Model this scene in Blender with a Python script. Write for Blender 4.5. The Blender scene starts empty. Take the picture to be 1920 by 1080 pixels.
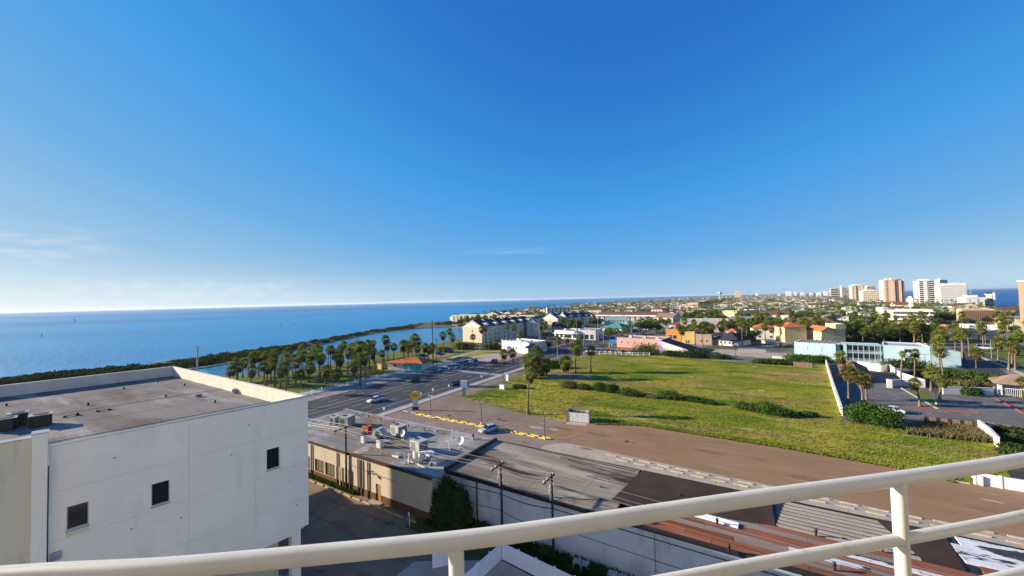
import bpy, math, random
import numpy as np
from mathutils import Vector
random.seed(7)
R = math.radians
C = bpy.context.scene.collection
scene = bpy.context.scene
# ---------------------------------------------------------------- camera
H = 28.0
YAW, PITCH, ROLL = R(31.6), R(1.78), R(1.4)
fw = np.array([-math.sin(YAW)*math.cos(PITCH), math.cos(YAW)*math.cos(PITCH), math.sin(PITCH)])
r0 = np.array([math.cos(YAW), math.sin(YAW), 0.0]); u0 = np.cross(r0, fw)
rt = r0*math.cos(-ROLL)+u0*math.sin(-ROLL); up = u0*math.cos(-ROLL)-r0*math.sin(-ROLL)
FPX = 715.0
cam_data = bpy.data.cameras.new("camera")
cam = bpy.data.objects.new("camera", cam_data); C.objects.link(cam)
cam_data.sensor_width = 36; cam_data.lens = FPX/1920*36
cam_data.clip_start = 0.05; cam_data.clip_end = 200000
from mathutils import Matrix
m = Matrix(((rt[0], up[0], -fw[0], 0), (rt[1], up[1], -fw[1], 0), (rt[2], up[2], -fw[2], H), (0, 0, 0, 1)))
cam.matrix_world = m
scene.camera = cam
# ---------------------------------------------------------------- sky and sun
SUN_EL = R(16.9); SHD = R(21.8)            # shadows fall towards +x, turned 21.8 degrees to +y
sun_dir = Vector((-math.cos(SHD)*math.cos(SUN_EL), -math.sin(SHD)*math.cos(SUN_EL), math.sin(SUN_EL)))
world = bpy.data.worlds.new("World"); scene.world = world; world.use_nodes = True
wn = world.node_tree; wn.nodes.clear()
def wnode(t, **k):
    n = wn.nodes.new(t)
    for a, b in k.items(): setattr(n, a, b)
    return n
def wmath(op, a, b=None, c=None, clamp=False):
    n = wnode('ShaderNodeMath', operation=op, use_clamp=clamp)
    for i, v in enumerate((a, b, c)):
        if v is None: continue
        if isinstance(v, (int, float)): n.inputs[i].default_value = v
        else: wn.links.new(v, n.inputs[i])
    return n.outputs[0]
sky = wnode('ShaderNodeTexSky', sky_type='NISHITA', sun_disc=False)
sky.sun_elevation = SUN_EL; sky.sun_rotation = math.atan2(sun_dir.x, sun_dir.y)
sky.altitude = 20; sky.air_density = 1.0; sky.dust_density = 0.35; sky.ozone_density = 3.5
hsv = wnode('ShaderNodeHueSaturation'); hsv.inputs['Saturation'].default_value = 1.12; hsv.inputs['Value'].default_value = 1.0
wn.links.new(sky.outputs[0], hsv.inputs['Color'])
tc = wnode('ShaderNodeTexCoord'); sep = wnode('ShaderNodeSeparateXYZ'); wn.links.new(tc.outputs['Generated'], sep.inputs[0])
az = wmath('ARCTAN2', sep.outputs[0], sep.outputs[1]); el = wmath('ARCSINE', sep.outputs[2])
def cloud(sx, sy, scale, az0, az1, e0, e1, lo, hi, strength, seed):
    cmb = wnode('ShaderNodeCombineXYZ'); wn.links.new(wmath('MULTIPLY', az, sx), cmb.inputs[0]); wn.links.new(wmath('MULTIPLY', el, sy), cmb.inputs[1]); cmb.inputs[2].default_value = seed
    no = wnode('ShaderNodeTexNoise'); no.inputs['Scale'].default_value = scale; no.inputs['Detail'].default_value = 7; no.inputs['Roughness'].default_value = .55
    wn.links.new(cmb.outputs[0], no.inputs['Vector'])
    def win(v, a, b):
        mid, half = (a+b)/2, (b-a)/2
        t = wmath('DIVIDE', wmath('ABSOLUTE', wmath('SUBTRACT', v, mid)), half)
        return wmath('SMOOTH_MIN', wmath('MULTIPLY', wmath('SUBTRACT', 1.0, t), 2.2, clamp=True), 1.0, .1, clamp=True)
    nn = wmath('DIVIDE', wmath('SUBTRACT', no.outputs[0], lo), hi-lo, clamp=True)
    return wmath('MULTIPLY', wmath('MULTIPLY', nn, strength), wmath('MULTIPLY', win(az, az0, az1), win(el, e0, e1)), clamp=True)
def cmix(a, b, fac):
    mx = wnode('ShaderNodeMix', data_type='RGBA'); wn.links.new(fac, mx.inputs['Factor']); wn.links.new(a, mx.inputs['A']); mx.inputs['B'].default_value = b
    return mx.outputs['Result']
# the clear-day gradient: deep blue where the sky is dim, milky where it is bright (towards the sun and the horizon)
EXPO = 1.15
bw = wnode('ShaderNodeRGBToBW'); wn.links.new(hsv.outputs[0], bw.inputs[0])
lum = wmath('MULTIPLY', bw.outputs[0], .205)
cmp_ = wmath('DIVIDE', lum, wmath('ADD', wmath('MULTIPLY', lum, 1.1), 1.0))
hz_ = wmath('POWER', wmath('SUBTRACT', 1.0, wmath('DIVIDE', wmath('MAXIMUM', el, 0.0), R(7)), clamp=True), 2.0)
cmp_ = wmath('ADD', cmp_, wmath('MULTIPLY', wmath('MULTIPLY', hz_, cmp_), .34))
cr = wnode('ShaderNodeValToRGB'); els = cr.color_ramp.elements
stops = [(0.0, (.010, .10, .46)), (.17, (.022, .172, .60)), (.28, (.060, .335, .79)), (.40, (.15, .43, .79)), (.52, (.33, .56, .79)), (.66, (.58, .75, .87)), (.82, (.82, .90, .94)), (1.0, (1, .99, .97))]
els[0].position = 0; els[0].color = stops[0][1]+(1,); els[1].position = 1; els[1].color = stops[-1][1]+(1,)
for p_, c_ in stops[1:-1]: e_ = els.new(p_); e_.color = c_+(1,)
wn.links.new(cmp_, cr.inputs[0])
col = cr.outputs[0]
def cmix(a, b, fac):
    mx = wnode('ShaderNodeMix', data_type='RGBA'); wn.links.new(fac, mx.inputs['Factor']); wn.links.new(a, mx.inputs['A']); mx.inputs['B'].default_value = b
    return mx.outputs['Result']
col = cmix(col, (.93, .95, .96, 1), cloud(14, 60, 1.2, R(-105), R(-76), R(4.0), R(8.6), .42, .75, .45, 1))
col = cmix(col, (.90, .93, .95, 1), cloud(30, 60, 1.0, R(-86), R(-58), R(.6), R(3.4), .44, .66, .35, 5))
col = cmix(col, (.50, .72, .90, 1), cloud(10, 260, 1.0, R(-40), R(-24), R(6.6), R(7.9), .35, .8, .35, 9))
sc_ = wnode('ShaderNodeVectorMath', operation='SCALE'); wn.links.new(col, sc_.inputs[0]); sc_.inputs['Scale'].default_value = 1/(.13*2**EXPO)
col = sc_.outputs[0]
bg = wnode('ShaderNodeBackground'); wn.links.new(col, bg.inputs['Color']); bg.inputs['Strength'].default_value = 0.13
wo = wnode('ShaderNodeOutputWorld'); wn.links.new(bg.outputs[0], wo.inputs['Surface'])
sl = bpy.data.lights.new("sun", 'SUN'); sl.energy = 5.0; sl.angle = R(.53); sl.color = (1.0, .86, .68)
so = bpy.data.objects.new("sun", sl); C.objects.link(so); so.rotation_euler = (-sun_dir).to_track_quat('-Z', 'Y').to_euler()
scene.view_settings.view_transform = 'Standard'; scene.view_settings.look = 'None'
scene.view_settings.exposure = EXPO; scene.view_settings.gamma = 1.0; scene.view_settings.use_curve_mapping = False
scene.render.engine = 'CYCLES'; scene.cycles.max_bounces = 6; scene.cycles.transparent_max_bounces = 8
# ---------------------------------------------------------------- survey helpers: turn sightings into places on the map
def ray(px, py): return fw + rt*((px-960)/FPX) + up*((540-py)/FPX)
def G(px, py, z=0.0):
    d = ray(px, py); t = (z-H)/d[2]; return float(d[0]*t), float(d[1]*t)
def W(px, py, Y):                       # where a sighting meets the vertical plane y = Y: x and height
    d = ray(px, py); t = Y/d[1]; return float(d[0]*t), float(H+d[2]*t)
def Zat(px, py, x, y):
    lo, hi = -5.0, 300.0
    for _ in range(50):
        mid = (lo+hi)/2; p = np.array([x, y, mid-H]); c = p@fw
        if 540-FPX*(p@up)/c > py: lo = mid
        else: hi = mid
    return lo
# ---------------------------------------------------------------- materials
def new_mat(name):
    m_ = bpy.data.materials.new(name); m_.use_nodes = True
    return m_, m_.node_tree, m_.node_tree.nodes['Principled BSDF']
def lnk(nt, a, b): nt.links.new(a, b)
def noise_fac(nt, scale, stretch=(1, 1, 1), detail=6, lo=.35, hi=.65, seed=0.0, obj=False, rough=.6):
    mp = nt.nodes.new('ShaderNodeMapping'); mp.inputs['Scale'].default_value = stretch; mp.inputs['Location'].default_value = (seed, seed*.7, 0)
    if obj: t_ = nt.nodes.new('ShaderNodeTexCoord'); lnk(nt, t_.outputs['Object'], mp.inputs[0])
    else: g = nt.nodes.new('ShaderNodeNewGeometry'); lnk(nt, g.outputs['Position'], mp.inputs[0])
    n = nt.nodes.new('ShaderNodeTexNoise'); n.inputs['Scale'].default_value = scale; n.inputs['Detail'].default_value = detail; n.inputs['Roughness'].default_value = rough
    lnk(nt, mp.outputs[0], n.inputs['Vector'])
    mr = nt.nodes.new('ShaderNodeMapRange'); mr.inputs['From Min'].default_value = lo; mr.inputs['From Max'].default_value = hi
    lnk(nt, n.outputs[0], mr.inputs['Value'])
    return mr.outputs[0], n.outputs[0]
def mixc(nt, fac, a, b):
    mx = nt.nodes.new('ShaderNodeMix'); mx.data_type = 'RGBA'
    if isinstance(fac, (int, float)): mx.inputs['Factor'].default_value = fac
    else: lnk(nt, fac, mx.inputs['Factor'])
    for k, v in (('A', a), ('B', b)):
        if isinstance(v, tuple): mx.inputs[k].default_value = (v+(1,))[:4]
        else: lnk(nt, v, mx.inputs[k])
    return mx.outputs['Result']
def nmat(name, c1, c2=None, scale=.5, rough=.85, layers=(), stretch=(1, 1, 1), lo=.35, hi=.65, bump=0, bscale=8, metallic=0, obj=False, objvar=0.0, spec=.3):
    """layers: (colour, scale, lo, hi, stretch, seed)"""
    m_, nt, b = new_mat(name)
    if rough >= .85: spec = min(spec, .06)
    c = c1
    if c2: f, _ = noise_fac(nt, scale, stretch, lo=lo, hi=hi, obj=obj); c = mixc(nt, f, c1, c2)
    for (lc, ls, llo, lhi, lst, sd) in layers:
        f, _ = noise_fac(nt, ls, lst, lo=llo, hi=lhi, seed=sd, obj=obj); c = mixc(nt, f, c, lc)
    if objvar:
        oi = nt.nodes.new('ShaderNodeObjectInfo'); hs = nt.nodes.new('ShaderNodeHueSaturation')
        mr = nt.nodes.new('ShaderNodeMapRange'); mr.inputs['To Min'].default_value = 1-objvar; mr.inputs['To Max'].default_value = 1+objvar
        lnk(nt, oi.outputs['Random'], mr.inputs['Value']); lnk(nt, mr.outputs[0], hs.inputs['Value'])
        if isinstance(c, tuple): hs.inputs['Color'].default_value = c+(1,)
        else: lnk(nt, c, hs.inputs['Color'])
        c = hs.outputs[0]
    if isinstance(c, tuple): b.inputs['Base Color'].default_value = c+(1,)
    else: lnk(nt, c, b.inputs['Base Color'])
    b.inputs['Roughness'].default_value = rough; b.inputs['Metallic'].default_value = metallic
    b.inputs['Specular IOR Level'].default_value = spec
    if bump:
        _, raw = noise_fac(nt, bscale, obj=obj); bp = nt.nodes.new('ShaderNodeBump'); bp.inputs['Strength'].default_value = min(1, bump); bp.inputs['Distance'].default_value = .05*max(1, bump)
        lnk(nt, raw, bp.inputs['Height']); lnk(nt, bp.outputs[0], b.inputs['Normal'])
    return m_
def leafmat(name, c1, c2, scale=.6, trans=.25, var=.25):
    m_, nt, b = new_mat(name); nt.nodes.remove(b)
    f, _ = noise_fac(nt, scale, lo=.35, hi=.65, detail=3); c = mixc(nt, f, c1, c2)
    oi = nt.nodes.new('ShaderNodeObjectInfo'); hs = nt.nodes.new('ShaderNodeHueSaturation')
    mr = nt.nodes.new('ShaderNodeMapRange'); mr.inputs['To Min'].default_value = 1-var; mr.inputs['To Max'].default_value = 1+var
    lnk(nt, oi.outputs['Random'], mr.inputs['Value']); lnk(nt, mr.outputs[0], hs.inputs['Value']); lnk(nt, c, hs.inputs['Color'])
    d = nt.nodes.new('ShaderNodeBsdfDiffuse'); t_ = nt.nodes.new('ShaderNodeBsdfTranslucent'); mx = nt.nodes.new('ShaderNodeMixShader'); mx.inputs[0].default_value = trans
    lnk(nt, hs.outputs[0], d.inputs[0]); lnk(nt, hs.outputs[0], t_.inputs[0]); lnk(nt, d.outputs[0], mx.inputs[1]); lnk(nt, t_.outputs[0], mx.inputs[2])
    lnk(nt, mx.outputs[0], nt.nodes['Material Output'].inputs[0])
    return m_
def plain(name, c, rough=.5, metallic=0, spec=.5, objvar=0.0): return nmat(name, c, rough=rough, metallic=metallic, spec=spec, objvar=objvar)
S1 = (1, 1, 1)
M = {}
M['town'] = nmat('town_ground', (.16, .15, .12), (.10, .11, .05), scale=.03, lo=.45, hi=.55, bump=.4, layers=(((.24, .22, .19), .05, .5, .56, S1, 31), ((.06, .06, .06), .04, .56, .6, S1, 77)))
M['grass'] = nmat('field_grass', (.175, .21, .012), (.34, .275, .035), scale=.03, lo=.42, hi=.56, rough=.95, bump=.8, bscale=2.2, spec=.1,
    layers=(((.085, .15, .010), .06, .5, .6, (1, 2.2, 1), 11), ((.29, .185, .075), .045, .53, .62, (.5, 1.8, 1), 45), ((.40, .34, .11), .11, .57, .66, (.5, 2.6, 1), 90), ((.08, .125, .012), .5, .56, .75, S1, 5), ((.30, .28, .06), 1.2, .62, .8, S1, 19)))
M['lawn'] = nmat('lawn', (.10, .15, .025), (.16, .17, .04), scale=.12, rough=.95, bump=1, bscale=3, spec=.1, layers=(((.17, .14, .08), .12, .52, .66, S1, 3),))
M['tuft'] = leafmat('grass_tuft', (.19, .25, .022), (.31, .29, .06), scale=.05, trans=.3, var=0)
M['asphalt'] = nmat('road_asphalt', (.036, .038, .044), (.05, .05, .056), scale=.25, stretch=(1, .15, 1), rough=.75, bump=.15, bscale=20, layers=(((.085, .083, .08), .12, .6, .78, (1, .2, 1), 8), ((.03, .03, .035), .5, .6, .66, (1, .3, 1), 18)))
M['lot'] = nmat('brown_lot_asphalt', (.25, .150, .082), (.30, .19, .11), scale=.09, stretch=(.5, 1.6, 1), rough=.9, bump=.15, bscale=12,
    layers=(((.28, .205, .15), .1, .62, .78, (.6, 1.3, 1), 12), ((.14, .085, .058), .16, .6, .78, (.5, 1.5, 1), 33), ((.15, .09, .06), 2.5, .6, .8, S1, 50), ((.36, .27, .19), .25, .6, .7, (.25, 2.5, 1), 63), ((.12, .075, .05), .5, .64, .7, (.3, 2.5, 1), 71)))
M['lot2'] = nmat('worn_stall_asphalt', (.26, .195, .145), (.20, .145, .105), scale=.12, rough=.9, bump=.15, bscale=12, layers=(((.27, .235, .205), .2, .58, .75, S1, 2), ((.10, .085, .075), .35, .62, .74, (1.3, .6, 1), 7)))
M['concrete'] = nmat('old_concrete', (.42, .355, .275), (.34, .285, .22), scale=.2, rough=.9, bump=.1, bscale=15, layers=(((.24, .19, .145), .6, .58, .72, S1, 21), ((.48, .42, .34), 1.5, .62, .8, S1, 9)))
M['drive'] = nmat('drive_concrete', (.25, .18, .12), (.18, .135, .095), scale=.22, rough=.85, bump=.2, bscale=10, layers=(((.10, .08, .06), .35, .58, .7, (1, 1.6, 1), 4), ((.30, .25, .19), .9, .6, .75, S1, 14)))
M['walk'] = nmat('sidewalk', (.42, .40, .36), (.34, .32, .285), scale=.4, rough=.9)
M['dirt'] = nmat('dirt', (.27, .215, .16), (.19, .155, .11), scale=.25, rough=.95, bump=.5, layers=(((.13, .15, .05), .4, .55, .7, S1, 5),))
M['sand'] = nmat('sand', (.42, .37, .28), (.36, .31, .23), scale=.1, rough=.95)
M['whitepaint'] = nmat('white_road_paint', (.62, .62, .60), (.42, .42, .41), scale=2, rough=.8)
M['yellowpaint'] = nmat('yellow_paint', (.85, .64, .03), (.74, .54, .04), scale=1.2, rough=.7)
M['fadedline'] = nmat('faded_stall_line', (.50, .44, .37), (.26, .21, .17), scale=.8, rough=.85)
M['yellowfade'] = nmat('faded_yellow_paint', (.62, .45, .10), (.42, .33, .15), scale=2, rough=.8)
M['redpaint'] = nmat('red_kerb_paint', (.42, .09, .05), (.30, .08, .05), scale=2, rough=.7)
M['mulch'] = nmat('red_mulch', (.20, .075, .045), (.13, .05, .035), scale=1, rough=.95, bump=.5)
M['wheelstop'] = nmat('worn_wheel_stop', (.50, .44, .35), (.36, .31, .25), scale=1.5, rough=.85)
M['wheelstop2'] = nmat('tan_wheel_stop', (.46, .32, .14), (.36, .26, .13), scale=1.5, rough=.85)
M['black'] = plain('black_trim', (.012, .012, .014), .6)
M['rubber'] = plain('tyre_rubber', (.015, .015, .016), .8)
M['glass'] = plain('dark_glass', (.012, .016, .022), .08, spec=.45)
M['glassteal'] = plain('teal_tint_glass', (.01, .03, .035), .05, spec=.9)
M['chrome'] = plain('bare_metal', (.5, .5, .52), .35, .9)
M['galv'] = nmat('galvanised_metal', (.42, .44, .46), (.30, .31, .33), scale=2, rough=.45, metallic=.4)
M['hvac'] = nmat('rooftop_unit_metal', (.46, .46, .45), (.35, .35, .345), scale=2.5, rough=.6, metallic=.15, layers=(((.25, .2, .15), 1.5, .62, .75, S1, 3),))
M['orange'] = nmat('orange_rust', (.60, .14, .035), (.42, .10, .03), scale=2, rough=.7)
M['wood'] = nmat('creosoted_wood', (.085, .050, .032), (.05, .032, .022), scale=2, stretch=(4, 4, .4), rough=.9)
M['palewood'] = nmat('weathered_fence_wood', (.28, .20, .14), (.19, .13, .09), scale=2, stretch=(3, 3, .4), rough=.9)
M['ceramic'] = plain('insulator_ceramic', (.62, .62, .62), .3)
M['wire'] = plain('bare_cable', (.32, .32, .33), .5, .5)
M['cable'] = plain('black_cable', (.015, .015, .018), .6)
M['rail'] = nmat('cream_railing_paint', (.58, .575, .555), (.53, .525, .505), scale=6, rough=.42, spec=.5, layers=(((.42, .38, .33), 14, .66, .74, S1, 3),))
M['vinyl'] = nmat('white_vinyl', (.80, .82, .88), (.75, .77, .83), scale=1, rough=.5)
M['white'] = nmat('white_stucco', (.70, .68, .63), (.60, .58, .54), scale=.3, rough=.9)
M['trunk'] = nmat('palm_trunk', (.22, .165, .115), (.13, .095, .07), scale=3, stretch=(1, 1, 4), rough=.95, obj=True)
M['bark'] = nmat('tree_bark', (.10, .075, .055), (.06, .045, .035), scale=3, rough=.95, obj=True)
M['palm'] = leafmat('palm_frond', (.10, .15, .025), (.20, .225, .045), scale=1.2, trans=.28)
M['palmy'] = leafmat('yellowing_palm_frond', (.13, .13, .03), (.22, .17, .05), scale=1.2, trans=.2)
M['skirt'] = leafmat('dead_palm_skirt', (.16, .105, .055), (.09, .06, .035), scale=2, trans=.1)
M['leaf'] = leafmat('dark_leaves', (.03, .062, .016), (.055, .10, .022), scale=.5, trans=.2)
M['leaf2'] = leafmat('olive_leaves', (.045, .075, .02), (.08, .11, .03), scale=.4, trans=.2)
M['leaf3'] = leafmat('bright_bush_leaves', (.05, .11, .018), (.085, .16, .025), scale=.5, trans=.25)
M['dry'] = leafmat('dry_brush', (.20, .16, .075), (.13, .12, .05), scale=.8, trans=.25)
M['mangrove'] = leafmat('mangrove_leaves', (.032, .05, .014), (.06, .075, .022), scale=.15, trans=.15)
M['pine'] = leafmat('dark_conifer', (.025, .05, .018), (.045, .08, .025), scale=.8, trans=.1)
# sea
def sea(name, deep, alt, rough, bstr, scale=.12):
    m_, nt, b = new_mat(name)
    f, _ = noise_fac(nt, .004, (1, .25, 1), lo=.4, hi=.62, detail=5); c = mixc(nt, f, deep, alt); f2, _ = noise_fac(nt, .0012, (1, .6, 1), lo=.45, hi=.6, seed=50, detail=3); c = mixc(nt, f2, c, tuple(v*1.25 for v in alt))
    lnk(nt, c, b.inputs['Base Color']); b.inputs['Roughness'].default_value = rough; b.inputs['IOR'].default_value = 1.33; b.inputs['Specular IOR Level'].default_value = .5
    _, raw = noise_fac(nt, scale, (1, 1.8, 1), detail=8, rough=.65); _, raw2 = noise_fac(nt, scale*7, (1, 1.8, 1), detail=4)
    ad = nt.nodes.new('ShaderNodeMath'); ad.operation = 'MULTIPLY_ADD'; ad.inputs[1].default_value = .25; lnk(nt, raw2, ad.inputs[0]); lnk(nt, raw, ad.inputs[2])
    bp = nt.nodes.new('ShaderNodeBump'); bp.inputs['Strength'].default_value = bstr; bp.inputs['Distance'].default_value = 2.0; lnk(nt, ad.outputs[0], bp.inputs['Height']); lnk(nt, bp.outputs[0], b.inputs['Normal'])
    return m_
M['sea'] = sea('bay_water', (.014, .17, .33), (.022, .21, .38), .5, .45)
M['gulf'] = sea('gulf_water', (.004, .07, .24), (.006, .09, .28), .35, .9)
M['lagoon'] = sea('lagoon_water', (.02, .17, .34), (.04, .22, .38), .2, .5, .4)
# ---------------------------------------------------------------- mesh helpers
class MB:
    def __init__(s): s.v = []; s.f = []; s.m = []; s.smooth = []
    def add(s, vs, fs, mi=0, smooth=False):
        o = len(s.v); s.v += [tuple(map(float, v)) for v in vs]
        for f in fs: s.f.append(tuple(i+o for i in f)); s.m.append(mi); s.smooth.append(smooth)
    def box(s, x0, y0, z0, x1, y1, z1, mi=0):
        x0, x1 = min(x0, x1), max(x0, x1); y0, y1 = min(y0, y1), max(y0, y1); z0, z1 = min(z0, z1), max(z0, z1)
        s.add([(x0, y0, z0), (x1, y0, z0), (x1, y1, z0), (x0, y1, z0), (x0, y0, z1), (x1, y0, z1), (x1, y1, z1), (x0, y1, z1)],
              [(0, 3, 2, 1), (4, 5, 6, 7), (0, 1, 5, 4), (1, 2, 6, 5), (2, 3, 7, 6), (3, 0, 4, 7)], mi)
    def bar(s, a, b, w, h, mi=0):           # box beam from a to b (points are the centre of the underside), w wide, h high
        a = Vector(a); b = Vector(b); d = (b-a); n = Vector((-d.y, d.x, 0)).normalized()*w/2; u_ = Vector((0, 0, h))
        s.add([a-n, a+n, b+n, b-n, a-n+u_, a+n+u_, b+n+u_, b-n+u_], [(0, 1, 2, 3), (7, 6, 5, 4), (0, 4, 5, 1), (1, 5, 6, 2), (2, 6, 7, 3), (3, 7, 4, 0)], mi)
    def tube(s, a, b, ra, rb=None, n=8, mi=0, cap=True):
        rb = ra if rb is None else rb; a = Vector(a); b = Vector(b); d = (b-a).normalized()
        x = d.orthogonal().normalized(); y = d.cross(x); vs = []
        for p, r_ in ((a, ra), (b, rb)):
            for i in range(n): t = 2*math.pi*i/n; vs.append(p+x*r_*math.cos(t)+y*r_*math.sin(t))
        fs = [(i, (i+1) % n, n+(i+1) % n, n+i) for i in range(n)]
        s.add(vs, fs, mi, True)
        if cap: s.add(vs[:n], [tuple(range(n))[::-1]], mi); s.add(vs[n:], [tuple(range(n))], mi)
    def sweep(s, pts, r_, n=12, mi=0):
        pts = [Vector(p) for p in pts]; vs = []
        for k, p in enumerate(pts):
            d = (pts[min(k+1, len(pts)-1)]-pts[max(k-1, 0)]).normalized(); x = d.cross(Vector((0, 0, 1))).normalized(); y = x.cross(d)
            for i in range(n): t = 2*math.pi*i/n; vs.append(p+x*r_*math.cos(t)+y*r_*math.sin(t))
        fs = [(k*n+i, k*n+(i+1) % n, (k+1)*n+(i+1) % n, (k+1)*n+i) for k in range(len(pts)-1) for i in range(n)]
        s.add(vs, fs, mi, True); s.add(vs[:n], [tuple(range(n))], mi); s.add(vs[-n:], [tuple(range(n))[::-1]], mi)
    def prism(s, p2, z0, z1, mi=0):
        a = sum(p2[i][0]*p2[(i+1) % len(p2)][1]-p2[(i+1) % len(p2)][0]*p2[i][1] for i in range(len(p2)))
        if a < 0: p2 = p2[::-1]
        n = len(p2); s.add([(x, y, z0) for x, y in p2]+[(x, y, z1) for x, y in p2], [tuple(range(n))[::-1], tuple(range(n, 2*n))]+[(i, (i+1) % n, n+(i+1) % n, n+i) for i in range(n)], mi)
    def loft(s, secs, mi=0, smooth=False):
        n = len(secs[0]); vs = [p for sec in secs for p in sec]
        s.add(vs, [(k*n+i, k*n+(i+1) % n, (k+1)*n+(i+1) % n, (k+1)*n+i) for k in range(len(secs)-1) for i in range(n)]+[tuple(range(n))[::-1], tuple(range((len(secs)-1)*n, len(secs)*n))], mi, smooth)
    def mesh(s, name, mats):
        me = bpy.data.meshes.new(name); me.from_pydata(s.v, [], s.f)
        for m_ in (mats if isinstance(mats, (list, tuple)) else [mats]): me.materials.append(m_)
        me.polygons.foreach_set('material_index', s.m); me.polygons.foreach_set('use_smooth', s.smooth); me.update()
        return me
    def build(s, name, mats, parent=None, loc=(0, 0, 0), rz=0): return place(name, s.mesh(name, mats), parent, loc, rz)
def place(name, me, parent=None, loc=(0, 0, 0), rz=0, scale=None):
    o = bpy.data.objects.new(name, me); C.objects.link(o); o.parent = parent; o.location = loc
    if rz: o.rotation_euler = (0, 0, rz)
    if scale: o.scale = scale
    return o
def tag(o, label=None, cat=None, group=None, kind=None):
    for k, v in (('label', label), ('category', cat), ('group', group), ('kind', kind)):
        if v: o[k] = v
    return o
def thing(name, label, cat, loc=(0, 0, 0), rz=0, group=None):
    o = bpy.data.objects.new(name, None); C.objects.link(o); o.location = loc; o.rotation_euler = (0, 0, rz); o.empty_display_size = .5
    return tag(o, label, cat, group)
def kids(o): return [c for c in KID.get(o.name, [])]
KID = {}
def copy_tree(o, parent=None):
    c = o.copy(); C.objects.link(c); c.parent = parent
    for ch in list(o.children): copy_tree(ch, c)
    return c
def box_thing(name, label, cat, mat_, args, group=None):
    b = MB(); b.box(*args); return tag(b.build(name, mat_), label, cat, group)
def sheet(name, pts, z, mat_, skirt=0, kind='structure'):
    b = MB()
    a = sum(pts[i][0]*pts[(i+1) % len(pts)][1]-pts[(i+1) % len(pts)][0]*pts[i][1] for i in range(len(pts)))
    if a < 0: pts = pts[::-1]
    if skirt: b.prism(pts, z-skirt, z)
    else: b.add([(x, y, z) for x, y in pts], [tuple(range(len(pts)))])
    o = b.build(name, mat_); o['kind'] = kind; return o
def GP(pl, z=0): return [G(px, py, z) for px, py in pl]
# ---------------------------------------------------------------- water and land
sheet('bay_water', [(-88000, -58000), (-88000, 88000), (-8, 88000), (-8, -58000)], -1.2, M['sea'])
sheet('gulf_water', [(-8, -58000), (-8, 88000), (88000, 88000), (88000, -58000)], -1.2, M['gulf'])
land = [(-150, -400), (-176, -60), (-186, 30)]+GP([(400, 705), (520, 700), (690, 672), (760, 655), (830, 642), (868, 632), (868, 614)])+[(-300, 352), (-352, 400), (-376, 441), (-388, 573), (-421, 776), (-488, 1200), (-530, 2177), (-520, 3900), (-420, 7000), (-100, 9000), (350, 9000), (390, 7000), (370, 3900), (340, 2100), (310, 1385), (285, 1080), (272, 828), (262, 675), (250, 300), (240, -400)]
sheet('terrain', land, 0, M['town'], skirt=3)
sheet('beach_ground', [(262, 675), (272, 828), (285, 1080), (310, 1385), (340, 2100), (370, 3900), (390, 7000), (415, 7000), (395, 3900), (365, 2100), (340, 1385), (318, 1080), (305, 828), (295, 675), (280, 300), (250, 300)], -.02, M['sand'], skirt=1.1)
spit = [(-262, -160), (-274, 25)]+GP([(250, 683), (400, 662), (560, 641), (700, 617), (800, 603)])+[(-376, 441), (-352, 400), (-300, 352)]+GP([(865, 610), (780, 614.5), (700, 623), (640, 635), (560, 652), (500, 665), (385, 686)])+[(-235, 40), (-226, -60), (-210, -160)]
sheet('spit_ground', spit, -.75, nmat('marsh_mud', (.10, .10, .05), (.17, .15, .09), scale=.1), skirt=2)
sheet('lagoon_water', GP([(385, 686), (500, 665), (560, 652), (640, 635), (700, 623), (780, 614.5), (865, 610), (868, 614), (868, 632), (830, 642), (760, 655), (690, 672), (520, 700), (400, 705)]), -1.1, M['lagoon'])
# ---------------------------------------------------------------- ground cover sheets
sheet('park_grass', [(-121.5, 60), (-121.5, 132), (-131, 190), (-150, 232), (-172, 226)]+GP([(830, 642), (760, 655), (690, 672), (520, 700), (400, 705)])+[(-180, 60)], .015, M['lawn'])
sheet('grass_field', GP([(866, 746), (898, 728), (946, 716), (960, 705), (1010, 690), (1090, 668), (1130, 661), (1240, 668), (1330, 676), (1480, 684), (1548, 684), (1560, 720), (1580, 790), (1740, 800), (1835, 800), (1872, 845), (1900, 905), (1790, 905), (1670, 875), (1470, 840), (1330, 815), (1197, 797), (1115, 795), (1060, 790), (990, 778)]), .02, M['grass'])
sheet('road', [(-116.4, -60), (-116.4, 150), (-112, 220), (-108, 400), (-108, 3000), (-84, 3000), (-80, 400), (-80, -60)], .03, M['asphalt'])
sheet('frontage_pavement', [(-121, 120), (-116.4, 120), (-116.4, 150), (-112, 220), (-112, 235), (-150, 235), (-131, 172)], .025, M['concrete'])
sheet('sidewalk', [(-80, 30), (-80, 150), (-77.6, 150), (-77.6, 30)], .13, M['walk'], skirt=.13)
sheet('park_sidewalk', [(-121.5, 60), (-121.5, 135), (-117.6, 135), (-116.4, 60)], .13, M['walk'], skirt=.13)
sheet('stall_pavement', [(-77.6, 68.9), (-77.6, 87.6)]+GP([(866, 746), (990, 778), (1060, 790)])+[(-33, 80.6), (-31, 68.9)], .035, M['lot2'])
sheet('lot_pavement', [(-36.3, 68.9), (-36.3, 80.9)]+GP([(1115, 795), (1197, 797), (1330, 815), (1470, 840), (1670, 875), (1790, 905), (1900, 905)])+[(60, 84), (60, 64), (24.7, 66), (2, 67.5), (-20.5, 68.3)], .045, M['lot'])
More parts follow.
